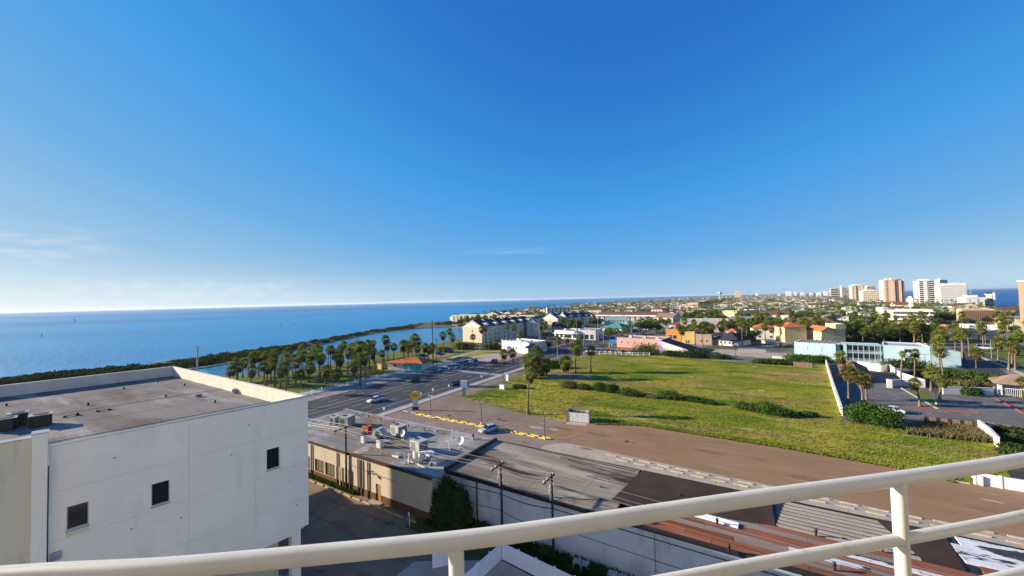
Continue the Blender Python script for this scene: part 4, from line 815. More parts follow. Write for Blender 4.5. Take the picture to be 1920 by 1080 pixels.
for (bx, by, cy, cr, lb) in ((1592, 757, 698, 1.25, 'fan palm nearest the white boundary wall in the walled car park'), (1618, 752, 706, 1.2, 'fan palm behind the big round bush, left of the pair'), (1625, 750, 716, 1.05, 'shorter fan palm behind the big round bush, right of the pair'), (1580, 705, 668, 1.3, 'bushy fan palm rising over the brown shed roof'),
    (1690, 722, 663, .6, 'very tall thin palm before the pale blue motel, left of two'), (1716, 722, 660, .7, 'very tall thin palm before the pale blue motel, right of two'), (1765, 735, 642, 1.15, 'tall palm with layered crown at the right end of the pale blue motel'), (1770, 730, 660, 1.2, 'second palm in front of the pale blue motel right gable'), (1725, 762, 718, .85, 'small palm on the narrow planting strip in the walled car park'), (1762, 752, 712, 1.0, 'palm beside the lamp post on the planting strip'),
    (1746, 733, 697, 1.2, 'bushy palm over the white planter wall'), (1830, 690, 660, 1.2, 'short-trunked palm right of the pale blue motel'), (1808, 678, 632, 1.0, 'tall palm just right of the pale blue motel gable'), (1892, 695, 648, 1.15, 'tall brown-skirted palm by the dark side street, left one'), (1904, 693, 652, 1.15, 'tall brown-skirted palm by the dark side street, right one'), (1718, 690, 670, .95, 'young bright green palm in front of the pale blue motel'), (1915, 745, 716, .9, 'small palm beside the tan-roofed gatehouse')):
    x, y = G(bx, by); palm(x, y, Zat(bx, cy, x, y), lb, crown=cr)
def grove_label(x, y):
    a_ = 'beside the road fence' if x > -131 else 'nearest the lagoon' if x < -150 else 'in the middle rows'; c_ = 'left part of the grove' if y < 86 else 'kiosk end of the grove' if y > 104 else 'centre of the grove'
    return f'fan palm {a_}, {c_} between boulevard and lagoon', f'lagoon grove palms {a_}, {c_}'
PARK = [(600, 712, 670), (540, 722, 672), (470, 725, 693), (620, 700, 655), (652, 702, 660), (675, 722, 648), (720, 686, 636), (728, 684, 645), (757, 692, 646), (500, 722, 690), (515, 712, 672), (580, 716, 688), (640, 706, 672), (560, 706, 668), (430, 718, 695), (445, 714, 688), (455, 708, 680), (485, 706, 668), (660, 690, 650), (610, 720, 694), (588, 700, 662), (693, 690, 652), (703, 684, 658), (685, 705, 670), (665, 712, 684), (635, 722, 700), (525, 728, 698), (565, 728, 702)]
for (bx, by, cy) in PARK:
    x, y = G(bx, by); palm(x, y, Zat(bx, cy, x, y), *grove_label(x, y), 1.3)
q = random.Random(5); pts = [G(p[0], p[1]) for p in PARK]; n_ = 0
while n_ < 46:
    x, y = q.uniform(-168, -124), q.uniform(64, 128)
    if x < -125-(y-60)*.0 and all(math.dist((x, y), p) > 3.4 for p in pts) and not (-138 < x < -112 and 108 < y < 122):
        pts.append((x, y)); palm(x, y, q.uniform(6.0, 9.5), *grove_label(x, y), q.uniform(1.0, 1.35)); n_ += 1
for (bx, by, cy) in ((772, 686, 640), (780, 682, 632), (788, 680, 640), (796, 678, 650), (803, 676, 656), (812, 672, 650), (832, 662, 628), (846, 660, 622), (850, 656, 632), (764, 690, 654)):
    x, y = G(bx, by); palm(x, y, Zat(bx, cy, x, y), 'fan palm clustered beyond the orange-roofed park kiosk', 'fan palms beyond the park kiosk', 1.3)
for (bx, by, cy) in ((905, 652, 617), (912, 652, 615), (950, 650, 612), (962, 648, 614), (975, 648, 626), (888, 652, 632), (930, 650, 640)):
    x, y = G(bx, by); palm(x, y, Zat(bx, cy, x, y), 'palm in front of the cream townhouse row by the lagoon', 'palms in front of the cream townhouses', 1.25)
for (bx, by, cy, lb) in ((945, 681, 663, 'median palm nearest the balcony, left of two'), (962, 680, 662, 'median palm nearest the balcony, right of two'), (1030, 658, 640, 'roadside palm in the far median, first of four'), (1043, 656, 638, 'roadside palm in the far median, second of four'), (1062, 650, 634, 'roadside palm in the far median, third of four'), (1088, 647, 632, 'roadside palm in the far median, fourth of four')):
    x, y = G(bx, by); palm(x, y, Zat(bx, cy, x, y), lb, crown=1.4)
# bushes of the field
big = bush(*G(1636, 795), 5.2, 4.6, 4.0, 'big round dark green bush below the walled car park', mat_='leaf3', n=7000, size=.22, lumps=9, seed=4)
for (px, py, rx, ry, rz, mt, lb) in ((1066, 727, 2.6, 1.6, 1.5, 'dry', 'straw coloured reed clump at the left end of the brush line'), (1098, 730, 2.6, 1.3, 1.2, 'leaf2', 'low green brush second from the left in the brush line'), (1128, 733, 2.6, 1.5, 1.8, 'leaf3', 'fresh green brush third from the left in the brush line'), (1150, 736, 2.2, 1.4, 1.7, 'leaf', 'dark brush in the middle of the brush line'), (1182, 742, 3.2, 1.4, 1.5, 'leaf2', 'dull brush right of the darkest clump'), (1218, 745, 2.6, 1.2, .7, 'dry', 'low dry weeds in the brush line'), (1253, 748, 3.0, 1.6, 1.7, 'leaf2', 'grey green bush with bare base in the brush line'), (1295, 752, 3.2, 1.3, .9, 'leaf', 'low dark scrub right of the grey green bush'), (1330, 757, 2.4, 1.1, .8, 'leaf', 'small dark scrub at the right end of the brush line'),
    (1405, 769, 3.0, 1.5, 1.3, 'leaf', 'dark bush group right of the brush line, left part'), (1438, 775, 3.2, 1.9, 1.9, 'leaf3', 'dark bush group right of the brush line, tallest part'), (1468, 780, 2.2, 1.5, 1.2, 'leaf', 'dark bush group right of the brush line, right part'), (1520, 782, 1.6, .9, .8, 'leaf2', 'small bush between the dark group and the boundary wall'), (975, 728, 2.2, 1.2, .9, 'leaf2', 'low bush at the foot of the roadside palm clump')):
    bush(*G(px, py), rx*1.25, ry*1.3, rz*1.45, lb, mat_=mt, n=3200, size=.17, lumps=8)
for (px, py, rx, ry, rz, mt, lb) in ((1210, 664, 8.5, 4, 4.6, 'leaf', 'dark hedge mass in front of the salmon building'), (1262, 668, 6, 3, 2.4, 'leaf', 'hedge in front of the white gabled shed'), (1300, 670, 7, 4, 3.2, 'leaf', 'dark hedge right of the white gabled shed'), (1345, 672, 6, 3, 2.0, 'leaf2', 'olive scrub at the far edge of the field'), (1450, 682, 8, 3, 1.8, 'leaf', 'dark scrub mound near the left end of the pale blue motel'), (1510, 676, 7, 2.2, 2.2, 'leaf3', 'green hedge along the left foot of the pale blue motel'), (1535, 680, 5, 2.2, 2.6, 'leaf3', 'green hedge near the middle of the pale blue motel'), (1490, 684, 4, 2, 1.4, 'leaf2', 'olive shrub by the plank fence end'),
    (1040, 690, 5, 3, 2.6, 'leaf', 'dark scrub under the field palm row'), (1700, 690, 7, 2.5, 2.6, 'leaf2', 'hedge in front of the pale blue motel beside the white planter'), (1740, 706, 4, 2, 1.8, 'leaf3', 'green shrub in the red mulch bed'), (1790, 706, 7, 2.4, 1.9, 'leaf3', 'wide green hedge below the pale blue motel gable'), (1840, 712, 6, 2.4, 1.9, 'leaf2', 'olive hedge beside the side street'), (1815, 725, 3.5, 2, 1.6, 'dry', 'dry yellow shrub in the red mulch bed'), (1810, 740, 2.8, 1.6, 1.9, 'leaf', 'dark maroon shrub against the white car park wall'), (1848, 716, 3, 2, 1.4, 'leaf3', 'bright shrub by the red mulch path'),
    (868, 655, 9, 4, 3.6, 'leaf', 'dark shrubs at the foot of the cream townhouse gable'), (925, 655, 9, 4, 3.2, 'leaf', 'dark shrubs between townhouses and the white restaurant'), (836, 660, 6, 3, 2.4, 'leaf2', 'shrubs at the lagoon corner of the park')):
    x, y = G(px, py); bush(x, y, rx*1.15, ry*1.15, rz*1.2, lb, mat_=mt, n=3200, size=.28, lumps=9)
for i in range(14):
    px = 1740+i*13; x, y = G(px, 806+i*5.5 if px > 1850 else 800); 
for (px, py, r_, lb) in ((1885, 830, 3.2, 'dark leafy scrub behind the short white wall'), (1910, 850, 3.0, 'green scrub at the right picture edge behind the short white wall'), (1900, 815, 2.6, 'weedy bush in front of the post fence at the right picture edge')):
    x, y = G(px, py); bush(x, y, r_, r_*.8, 1.5, lb, mat_='leaf2', n=2200, size=.2)
# dark conifer in front of the shop corner
q = np.random.default_rng(77); x, y = G(850, 985); t = thing('dark_conifer', 'dark bushy evergreen tree against the corner of the two shop buildings', 'tree', (x, y-.6, 0))
bl = [(0, 0, 1.7, 2.9, 2.1, 1.8), (.3, .2, 3.2, 2.2, 1.6, 1.5), (-1.3, 0, 3.1, 1.4, 1.2, 1.7), (1.7, 0, 2.7, 1.7, 1.4, 1.6), (1.4, .2, 4.3, 1.0, .9, 1.2), (-.7, .2, 4.8, 1.0, .9, 1.4), (-1.9, .3, 2.4, 1.3, 1.2, 1.5), (.4, .1, 5.2, .5, .5, .9)]
place('crown', leaf_cloud(77, bl, 10000, .17, shell=.3, mat_=M['pine']), t); b = MB(); b.tube((0, 0, 0), (0, 0, 3.5), .16, .08); b.build('trunk', M['bark'], t)
for (px, py, rr_, lb) in ((925, 985, 1.1, 'dark shrub right of the evergreen at the white wall'), (900, 1000, 1.0, 'small dark shrub at the foot of the evergreen'), (1035, 1035, 1.2, 'shrub in the shade beside the second utility pole'), (1130, 1062, 1.1, 'palmetto shrub in the weeds along the white wall')): x, y = G(px, py); bush(x, min(y, 37.6), rr_, rr_*.8, 1.3, lb, mat_='leaf', n=1300, size=.13)
# mangrove belt on the spit, a continuous mass
mg = []
outer = GP([(0, 712), (120, 699), (250, 687), (400, 667), (560, 644), (700, 619), (800, 606)]); inner = GP([(0, 722), (150, 703), (385, 684), (500, 664), (560, 651), (700, 622.5), (780, 614)])
q = np.random.default_rng(9)
for s_ in range(6):
    for k in range(52):
        u_ = (k+q.uniform(-.3, .3))/52; seg = min(5, int(u_*6)); f_ = u_*6-seg
        ax = outer[seg][0]+(outer[seg+1][0]-outer[seg][0])*f_, outer[seg][1]+(outer[seg+1][1]-outer[seg][1])*f_; bx = inner[seg][0]+(inner[seg+1][0]-inner[seg][0])*f_, inner[seg][1]+(inner[seg+1][1]-inner[seg][1])*f_
        w_ = q.uniform(.02, .97); rr_ = q.uniform(1.5, 3.0); mg.append((ax[0]+(bx[0]-ax[0])*w_, ax[1]+(bx[1]-ax[1])*w_, -.6, rr_*1.2, rr_*1.6, q.uniform(1.0, 2.2)))
o = place('mangrove_belt', leaf_cloud(9, mg, 80000, .6, shell=.6, name='mangrove_belt', mat_=M['mangrove'])); tag(o, 'belt of dark mangrove scrub along the spit between lagoon and bay', 'mangrove', kind='stuff')
mg = [(q.uniform(-335, -300)+0*k, q.uniform(352, 385), .2, 5, 5, 2.4) for k in range(14)]+[(x_+q.uniform(-2, 2), y_+q.uniform(-4, 4), -.2, 4, 4, 1.8) for (x_, y_) in GP([(868, 606), (850, 604), (835, 606), (820, 608), (865, 612)]) for _ in range(4)]
o = place('shore_scrub', leaf_cloud(10, mg, 8000, .5, shell=.6, name='shore_scrub', mat_=M['mangrove'])); tag(o, 'scrub along the far lagoon shore below the long cream building', 'scrub', kind='stuff')
# ---------------------------------------------------------------- vehicles
def carpaint(name, c): 
    m_ = plain(name, c, .28, .1, .6); m_.node_tree.nodes['Principled BSDF'].inputs['Coat Weight'].default_value = .6; return m_
PAINT = {k: carpaint(k+'_car_paint', v) for k, v in dict(white=(.72, .74, .78), silver=(.42, .46, .52), black=(.02, .02, .023), blue=(.06, .13, .30), red=(.32, .03, .03), grey=(.12, .125, .135), tan=(.38, .32, .24)).items()}
M['lens'] = plain('clear_lens', (.7, .7, .7), .1); M['redlens'] = plain('red_lens', (.35, .01, .01), .15)
def car_parts(kind):
    b = MB()
    if kind == 'sedan': L_, Wd, prof = 4.6, .9, [(-2.3, .35, .62, .80), (-2.15, .25, .82, .86), (-1.3, .22, .92, .9), (0, .22, .93, .9), (1.2, .22, .90, .9), (2.0, .24, .76, .87), (2.3, .35, .58, .78)]; cab = [(-1.75, -1.15), (1.15, .35)]; ch = 1.42; cz = .91
    elif kind == 'suv': L_, Wd, prof = 4.7, .95, [(-2.35, .4, .7, .85), (-2.25, .3, 1.05, .92), (-1.3, .28, 1.08, .95), (0, .28, 1.08, .95), (1.2, .28, 1.05, .95), (2.1, .3, .95, .92), (2.35, .4, .7, .84)]; cab = [(-2.2, -1.95), (1.25, .6)]; ch = 1.75; cz = 1.06
    elif kind == 'pickup': L_, Wd, prof = 5.4, .97, [(-2.7, .45, .95, .9), (-2.6, .38, 1.05, .95), (-1.3, .35, 1.05, .97), (0, .35, 1.06, .97), (1.4, .35, 1.05, .97), (2.5, .38, .98, .94), (2.7, .45, .75, .88)]; cab = [(-.7, -.5), (1.5, .8)]; ch = 1.8; cz = 1.04
    else: L_, Wd, prof = 5.2, .98, [(-2.6, .4, .8, .9), (-2.5, .3, 1.2, .96), (-1.3, .28, 1.2, .98), (0, .28, 1.2, .98), (1.4, .28, 1.15, .98), (2.3, .3, 1.0, .94), (2.6, .4, .7, .86)]; cab = [(-2.5, -2.4), (2.0, 1.2)]; ch = 2.2; cz = 1.18
    b.loft([[(x, -w*.92, z0), (x, -w, (z0+z1)*.5), (x, -w*.97, z1*.93), (x, -w*.86, z1), (x, w*.86, z1), (x, w*.97, z1*.93), (x, w, (z0+z1)*.5), (x, w*.92, z0)] for x, z0, z1, w in prof], smooth=False)
    body = b
    g = MB(); (a0, a1), (c0, c1) = cab; wb_, wt = Wd*.86, Wd*.66
    def rect(x0, x1, w, z): return [(x0, -w, z), (x1, -w, z), (x1, w, z), (x0, w, z)]
    g.loft([rect(a0, c0, wb_, cz-.03), rect(a1, c1, wt, ch-.05)])
    b.loft([rect(a1-.04, c1+.04, wt+.03, ch-.05), rect(a1+.1, c1-.12, wt-.06, ch)])
    for (xb, xt) in ((a0, a1), (c0, c1), ((a0+c0)/2, (a1+c1)/2)):
        for s in (-1, 1): b.add([(xb-.05, s*(wb_+.008), cz-.03), (xb+.05, s*(wb_+.008), cz-.03), (xt+.05, s*(wt+.008), ch-.05), (xt-.05, s*(wt+.008), ch-.05)], [(0, 1, 2, 3)])
    if kind == 'pickup': b.box(-2.5, -.8, 1.0, -.85, .8, 1.065)
    return body, g, L_, Wd
def wheel_meshes():
    b = MB(); b.tube((0, -.11, 0), (0, .11, 0), .33, n=14); ty = b.mesh('wheel', M['rubber']); b = MB(); b.tube((0, -.12, 0), (0, .12, 0), .19, n=10); return ty, b.mesh('rim', M['chrome'])
WT, WR = wheel_meshes(); CARM = {}
def car(kind, colour, x, y, rz, label, group=None, z=.035, detail=True):
    key = (kind, colour)
    if key not in CARM:
        b, g, L_, Wd = car_parts(kind); l = MB(); l.box(-.02, -.16, -.07, .02, .16, .07)
        CARM[key] = (b.mesh('body', PAINT[colour]), g.mesh('side_windows', M['glass']), l.mesh('headlight', M['lens']), l.mesh('tail_light', M['redlens']), L_, Wd)
    bm_, gm, hl, tl, L_, Wd = CARM[key]
    t = thing('parked_car' if group and 'parked' in group else kind+'_car', label, 'car' if kind in ('sedan', 'suv') else 'pickup truck' if kind == 'pickup' else 'van', (x, y, z), rz, group)
    place('body', bm_, t); place('side_windows', gm, t)
    if detail:
        zz = .62 if kind == 'sedan' else .8
        for s in (-1, 1):
            for xx_ in (L_*.31, -L_*.30):
                w = place('wheel', WT, t, (xx_, s*(Wd-.1), .33)); place('rim', WR, w)
            place('headlight', hl, t, (L_/2-.07, s*Wd*.62, zz)); place('tail_light', tl, t, (-L_/2+.07, s*Wd*.62, zz+.05))
    return t
x, y = G(703, 753); car('sedan', 'white', x, y, R(-90), 'white sedan driving on the boulevard left of the yellow sign')
x, y = G(775, 716); car('suv', 'black', x, y, R(-90), 'black sport utility driving on the boulevard beyond the white sedan')
x, y = G(853, 722); car('sedan', 'black', x, y, R(-90), 'black sedan driving beside the green-posted sign')
x, y = G(917, 809); car('sedan', 'silver', x, y, R(-112), 'silver hatchback parked by the yellow wheel stops')
x, y = G(926, 681); car('suv', 'black', x, y, R(-80), 'dark vehicle beside the far median palms')
x, y = G(866, 684); car('pickup', 'grey', x, y, R(-85), 'dark pickup by the park car row')
x, y = G(888, 679); car('sedan', 'red', x, y, R(-95), 'dark red sedan by the park car row')
x, y = G(1671, 773); car('sedan', 'white', x, y, R(170), 'white car half hidden behind the big round bush', z=.05)
q = random.Random(21)
def parked(px, py, label, group, rz, kinds=('sedan', 'suv', 'sedan', 'pickup'), cols=('white', 'silver', 'black', 'blue', 'grey', 'red', 'tan'), detail=True):
    x, y = G(px, py); car(q.choice(kinds), q.choice(cols), x, y, rz+R(q.choice((0, 180))), label, group, detail=detail)
for k in range(9): parked(832+k*5.5, 697-k*1.9, 'parked car in the shaded row beside the park kiosk', 'cars parked beside the park kiosk', R(25))
for k in range(12): parked(1095+k*9, 659+k*.4, 'parked car behind the white rail fence at the far edge of the field', 'cars parked behind the white rail fence', R(75))
for k in range(7): parked(1160+k*9, 634-k*1.2, 'parked car in the lot behind the salmon building', 'cars parked behind the salmon building', R(20))
for k in range(12): parked(1130+k*8, 627-k*.8, 'small parked car beside the far boulevard', 'cars parked beside the far boulevard', R(5), detail=False)
for k in range(16): parked(1205+q.uniform(0, 90), 603+q.uniform(0, 10), 'small parked car in the far shopping lot', 'cars parked in the far shopping lot', R(10), detail=False)
for k in range(22): parked(1240+q.uniform(0, 110), 583+q.uniform(0, 14), 'tiny car on the far boulevard', 'tiny cars on the far boulevard', R(88), detail=False)
for (px, py, lb) in ((1788, 627, 'pale car on the side street in front of the tiny orange-roofed hut'), (1855, 620, 'white car parked by the white wall of the beach lot, left'), (1885, 622, 'white car parked by the white wall of the beach lot, right'), (1872, 616, 'dark car parked beside the white wall of the beach lot'), (1905, 624, 'dark car at the right picture edge of the beach lot'), (1845, 655, 'white truck in the side street right of the motel'), (1498, 650, 'dark van parked beside the tan garage'), (1440, 652, 'silver van parked behind the field')):
    x, y = G(px, py); car(q.choice(('sedan', 'suv')) if 'truck' not in lb and 'van' not in lb else 'van', 'white' if 'white' in lb or 'pale' in lb else 'silver' if 'silver' in lb else 'black', x, y, R(q.uniform(-15, 15)), lb)
for k in range(10): parked(1742+k*7.5, 594+k*.6, 'small car in the motel lot below the white hotels', 'cars parked below the white hotels', R(80), detail=False)
for k in range(9): parked(1608+k*9, 580+k*.8, 'tiny car near the tall pink tower', 'tiny cars near the tall pink tower', R(40), detail=False)
# ---------------------------------------------------------------- signs, lamps, enclosure
def light_pole(x, y, h, label, heads=1, mat_='wood', r_=.07, base=True, arm=.5):
    t = thing('street_lamp', label, 'street lamp', (x, y, .03))
    b = MB(); b.tube((0, 0, 0), (0, 0, h), r_, r_*.8, n=8); b.build('pole', M[mat_], t)
    if base: b = MB(); b.tube((0, 0, 0), (0, 0, .5), .22, n=10); b.build('base', M['white'], t)
    for k in range(heads):
        s = (-1)**k; b = MB(); b.box(s*.02 if s > 0 else -arm-.25, -.14, h-.02, arm+.25 if s > 0 else -.02, .14, h+.12); b.build('lamp_head', M['galv'], t)
    return t
x, y = G(808, 785); light_pole(x, y, 5.4, 'thin double-headed lot lamp just right of the yellow sign', 2, arm=.5)
x, y = G(903, 796); light_pole(x, y, Zat(903, 754, x, y), 'brown lot lamp above the silver hatchback', 1, arm=.15)
x, y = G(1022, 824); light_pole(x, y, Zat(1022, 776, x, y), 'brown lot lamp at the right end of the yellow wheel stops', 1, arm=.15)
x, y = G(1756, 758); light_pole(x, y, 6.5, 'dark lamp post on a pale base in the walled car park', 1, mat_='black', arm=.2)
x, y = G(1736, 700); light_pole(x, y, Zat(1736, 665, x, y), 'double-armed lamp in front of the pale blue motel', 2, mat_='black', base=False, arm=.9)
for (bx, by, ty, lb, r_) in ((812, 697, 600, 'tallest dark steel pole beside the shaded park cars', .22), (819, 696, 634, 'shorter dark pole next to the tallest steel pole', .14), (676, 734, 690, 'short wooden pole in front of the park fence', .12), (370, 760, 648, 'thick dark pole rising behind the white building', .30), (867, 690, 640, 'thin pale flagless pole near the far stalls', .05), (943, 712, 655, 'dark utility pole right of the far stalls', .13), (1012, 662, 600, 'tall pale pole by the blue-awning restaurant', .16), (1122, 640, 583, 'tall pale pole beside the teal-roofed shop', .16), (1082, 650, 600, 'dark pole in front of the low white motel', .12), (1112, 655, 615, 'pale street lamp pole by the near junction', .09), (1225, 618, 595, 'white signal mast at the far junction, left', .1), (1241, 622, 598, 'white signal mast at the far junction, right', .1), (1380, 678, 630, 'thin dark pole at the far edge of the field', .1), (1541, 662, 631, 'dark pole standing before the pale blue motel left wing', .12), (900, 668, 630, 'thin pole at the edge of the park lawn', .05), (916, 664, 628, 'thin pole near the townhouse palms', .05), (1860, 682, 637, 'pale light pole by the dark side street', .09), (1848, 645, 622, 'thin pole in the green verge beyond the motel', .08), (1693, 705, 672, 'slim pale post in the planting before the motel', .06)):
    x, y = G(bx, by); h = Zat(bx, ty, x, y); t = thing('tall_pole', lb, 'pole', (x, y, 0)); b = MB(); b.tube((0, 0, 0), (0, 0, h), r_, r_*.6, n=8); b.build('shaft', M['galv' if 'pale' in lb or 'white' in lb or 'thin pole' in lb else 'wood'], t)
    b = MB(); b.tube((0, 0, 0), (0, 0, .3), r_*1.6, n=8); b.build('base', M['concrete'], t)
    if 'utility' in lb or 'dark pole' in lb: b = MB(); b.box(-1.1, -.06, h-.6, 1.1, .06, h-.45); b.build('crossarm', M['wood'], t)
    if 'mast' in lb or 'street lamp' in lb or 'light pole' in lb: b = MB(); b.tube((0, 0, h-.1), (-2.2, 0, h+.2), .05, n=6); b.box(-2.6, -.12, h+.12, -2.0, .12, h+.28); b.build('lamp_arm', M['galv'], t)
# yellow-topped sign
x, y = G(779, 769); t = thing('pylon_sign', 'white pylon sign with a rounded yellow top and brown base', 'sign', (x, y, 0), R(22)); hh = Zat(779, 735, x, y); k_ = hh/4.6
b = MB(); b.box(-.75*k_, -.3, 0, .75*k_, .3, .9*k_); b.build('base', M['brownbase'], t)
b = MB(); [b.box(xx_*k_, -.22, .9*k_, (xx_+.36)*k_, .22, 3.1*k_) for xx_ in (-.7, -.18, .34)]; b.build('post', M['white'], t)
b = MB(); b.box(-.62*k_, -.15, .9*k_, .62*k_, .15, 3.1*k_); b.build('panel', M['vinyl'], t)
M['signyellow'] = plain('sign_yellow', (.85, .50, .02), .4); M['signorange'] = plain('sign_dark_orange', (.55, .16, .02), .5)
b = MB(); out = [(math.cos(a)*1.5*k_*(1 if math.sin(a) > 0 else .85), (3.75+math.sin(a)*.95)*k_) for a in np.linspace(0, 6.283, 22, endpoint=False)]
b.loft([[(px_, yy, pz) for px_, pz in out] for yy in (-.28, .28)]); b.build('sign_head', M['signyellow'], t)
b = MB(); b.loft([[(math.cos(a)*.85*k_, yy, (3.86+math.sin(a)*.3)*k_) for a in np.linspace(0, 6.283, 18, endpoint=False)] for yy in (-.30, -.281)]); b.build('emblem', M['signorange'], t)
b = MB(); [b.box((-.45+.19*i)*k_, -.315, 3.74*k_, (-.45+.19*i+.12)*k_, -.301, 3.98*k_) for i in range(5)]; b.build('lettering', M['signyellow'], t)
# green posted sign
M['green'] = nmat('mint_green_paint', (.30, .52, .26), (.25, .44, .22), scale=2, rough=.7)
x, y = G(870, 743); hh = Zat(870, 714, x, y); t = thing('post_sign', 'blank white sign board on a thick mint green post', 'sign', (x, y, 0), R(22)); b = MB(); b.box(-.42, -.3, 0, .42, .3, hh*.58); b.build('post', M['green'], t); b = MB(); b.box(-.95, -.32, hh*.58, .95, .32, hh); b.build('board', M['vinyl'], t)
for (px, py, w, h, lb) in ((943, 729, .9, 1.3, 'squat white utility cabinet at the field corner'), (952, 714, .45, 2.1, 'slim white upright sign panel near the sidewalk')):
    x, y = G(px, py); t = thing('utility_cabinet' if w > .5 else 'sign_panel', lb, 'cabinet' if w > .5 else 'sign', (x, y, 0), R(-10)); b = MB(); b.box(-w, -w*.6, .1, w, w*.6, h); b.build('cabinet_body', M['vinyl'], t); b = MB(); b.box(-w-.08, -w*.6-.08, 0, w+.08, w*.6+.08, .1); b.build('plinth', M['concrete'], t); b = MB(); b.box(-w-.04, -w*.6-.04, h, w+.04, w*.6+.04, h+.06); b.build('lid', M['galv'], t)
# rubbish enclosure
A_ = np.array(G(1062, 790)); B_ = np.array(G(1104, 794)); a_ = math.atan2(*(B_-A_)[::-1]); w = float(np.linalg.norm(B_-A_)); hE = 2.2
t = thing('rubbish_enclosure', 'white walled rubbish enclosure with open front at the lot edge', 'enclosure', (A_[0], A_[1], 0), a_)
for q_ in ((0, 2.6, w, 2.8), (0, .0, .2, 2.6), (w-.2, .0, w, 2.6)): b = MB(); b.box(q_[0], q_[1], 0, q_[2], q_[3], hE); b.build('wall', M['white'], t)
b = MB(); b.box(-.1, 2.55, hE, w+.1, 2.9, hE+.1); b.box(-.1, -.05, hE, .25, 2.55, hE+.1); b.box(w-.25, -.05, hE, w+.1, 2.55, hE+.1); b.build('coping', M['dirt'], t)
for k in range(4): b = MB(); b.box(.2+(w-.4)*k/4+.02, .02, .12, .2+(w-.4)*(k+1)/4-.02, .08, hE-.08); b.build('gate_panel', M['white'], t)
for xx_ in (-.12, w+.02): b = MB(); b.box(xx_, -.15, 0, xx_+.12, -.02, hE); b.build('gate_post', M['orange'], t)
b = MB(); b.box(.3, -2.0, .0, w-.3, -.1, .06); b.build('apron', M['walk'], t)
b = MB(); q2 = np.random.default_rng(1)
for k in range(60): p_ = q2.uniform((.2, 1.6), (w-.3, 2.5)); b.tube((p_[0], p_[1], hE-.5), (p_[0]+q2.uniform(-.4, .4), p_[1]+q2.uniform(-.3, .3), hE+q2.uniform(-.1, .25)), .04, .02, n=4)
o = b.build('brush_pile', M['skirt'], t)
b = MB(); b.box(1.0, 1.0, .02, w-1.0, 2.4, 1.3); b.build('bin', M['galv'], t)
# park fence of pale pickets along the boulevard
M['tealrail'] = nmat('pale_teal_paint', (.42, .60, .60), (.36, .52, .53), scale=1, rough=.6)
t = thing('picket_fence', 'pale teal and white picket fence along the park side of the boulevard', 'fence', (-117.2, 60, .1))
cnt = 0; b = MB(); pk = MB(); pk.box(-.03, -.03, 0, .03, .03, 1.15); pkm = pk.mesh('picket', M['tealrail'])
for y_ in np.arange(0, 64, .55):
    place('picket', pkm, t, (-.035*y_, y_, 0)); cnt += 1
for z_ in (.2, 1.02): b = MB(); b.bar((0, 0, z_), (-.035*64, 64, z_), .05, .07); b.build('rail', M['tealrail'], t)
for y_ in np.arange(0, 65, 3.2): b = MB(); b.box(-.09, -.09, 0, .09, .09, 1.3); b.build('post', M['vinyl'], t, (-.035*y_, y_, 0))
# white rail fence by the salmon building
p, q_ = G(1095, 664), G(1218, 667); t = thing('rail_fence', 'low white rail fence at the far left edge of the field', 'fence', (p[0], p[1], 0)); n_ = 12
for k in range(n_+1): b = MB(); b.box(-.1, -.1, 0, .1, .1, 1.5); b.build('post', M['vinyl'], t, ((q_[0]-p[0])*k/n_, (q_[1]-p[1])*k/n_, 0))
for z_ in (1.2, .5): b = MB(); b.bar((0, 0, z_), (q_[0]-p[0], q_[1]-p[1], z_), .08, .16); b.build('rail', M['vinyl'], t)
# white boundary wall of the walled car park
M['cwall'] = nmat('chalky_white_wall', (.70, .66, .62), (.60, .56, .52), scale=.5, rough=.9, layers=(((.42, .37, .32), 1.5, .62, .8, (1, 1, .4), 9),))
def wall(pts, h, label, th=.25, mat_='cwall', cap=True, name='boundary_wall'):
    t = thing(name, label, 'wall', (pts[0][0], pts[0][1], 0)); o_ = pts[0]
    for a_, c_ in zip(pts, pts[1:]):
        Ls = math.dist(a_, c_); n_ = max(1, round(Ls/6))
        for k in range(n_):
            p = (a_[0]+(c_[0]-a_[0])*k/n_-o_[0], a_[1]+(c_[1]-a_[1])*k/n_-o_[1], 0); q_ = (a_[0]+(c_[0]-a_[0])*((k+.995)/n_)-o_[0], a_[1]+(c_[1]-a_[1])*((k+.995)/n_)-o_[1], 0)
            b = MB(); b.bar(p, q_, th, h); b.build('wall_panel', M[mat_], t)
        if cap: b = MB(); b.bar((a_[0]-o_[0], a_[1]-o_[1], h), (c_[0]-o_[0], c_[1]-o_[1], h), th+.12, .07); b.build('coping', M[mat_], t)
    return t
W1 = [G(1549, 684), G(1562, 728), G(1579, 780)]
sheet('car_park_pavement', GP([(1551, 684), (1564, 728), (1581, 780), (1600, 790), (1700, 790), (1740, 782), (1860, 792), (1920, 800), (1960, 770), (1900, 745), (1760, 738), (1660, 705), (1600, 690)]), .024, nmat('grey_lot_asphalt', (.17, .16, .15), (.12, .115, .11), scale=.2, stretch=(.6, 1.4, 1), rough=.85, layers=(((.24, .225, .205), .35, .55, .7, (1.6, .6, 1), 4),)))
sheet('red_mulch_ground', GP([(1700, 700), (1790, 708), (1870, 722), (1860, 742), (1800, 738), (1745, 730), (1700, 712)]), .045, M['mulch'])
wall(W1, 1.9, 'long white boundary wall between the field and the walled car park', .3)
wall([G(1836, 806), G(1857, 823), G(1873, 841)], 1.9, 'short white wall running down towards the lot at the right', .3)
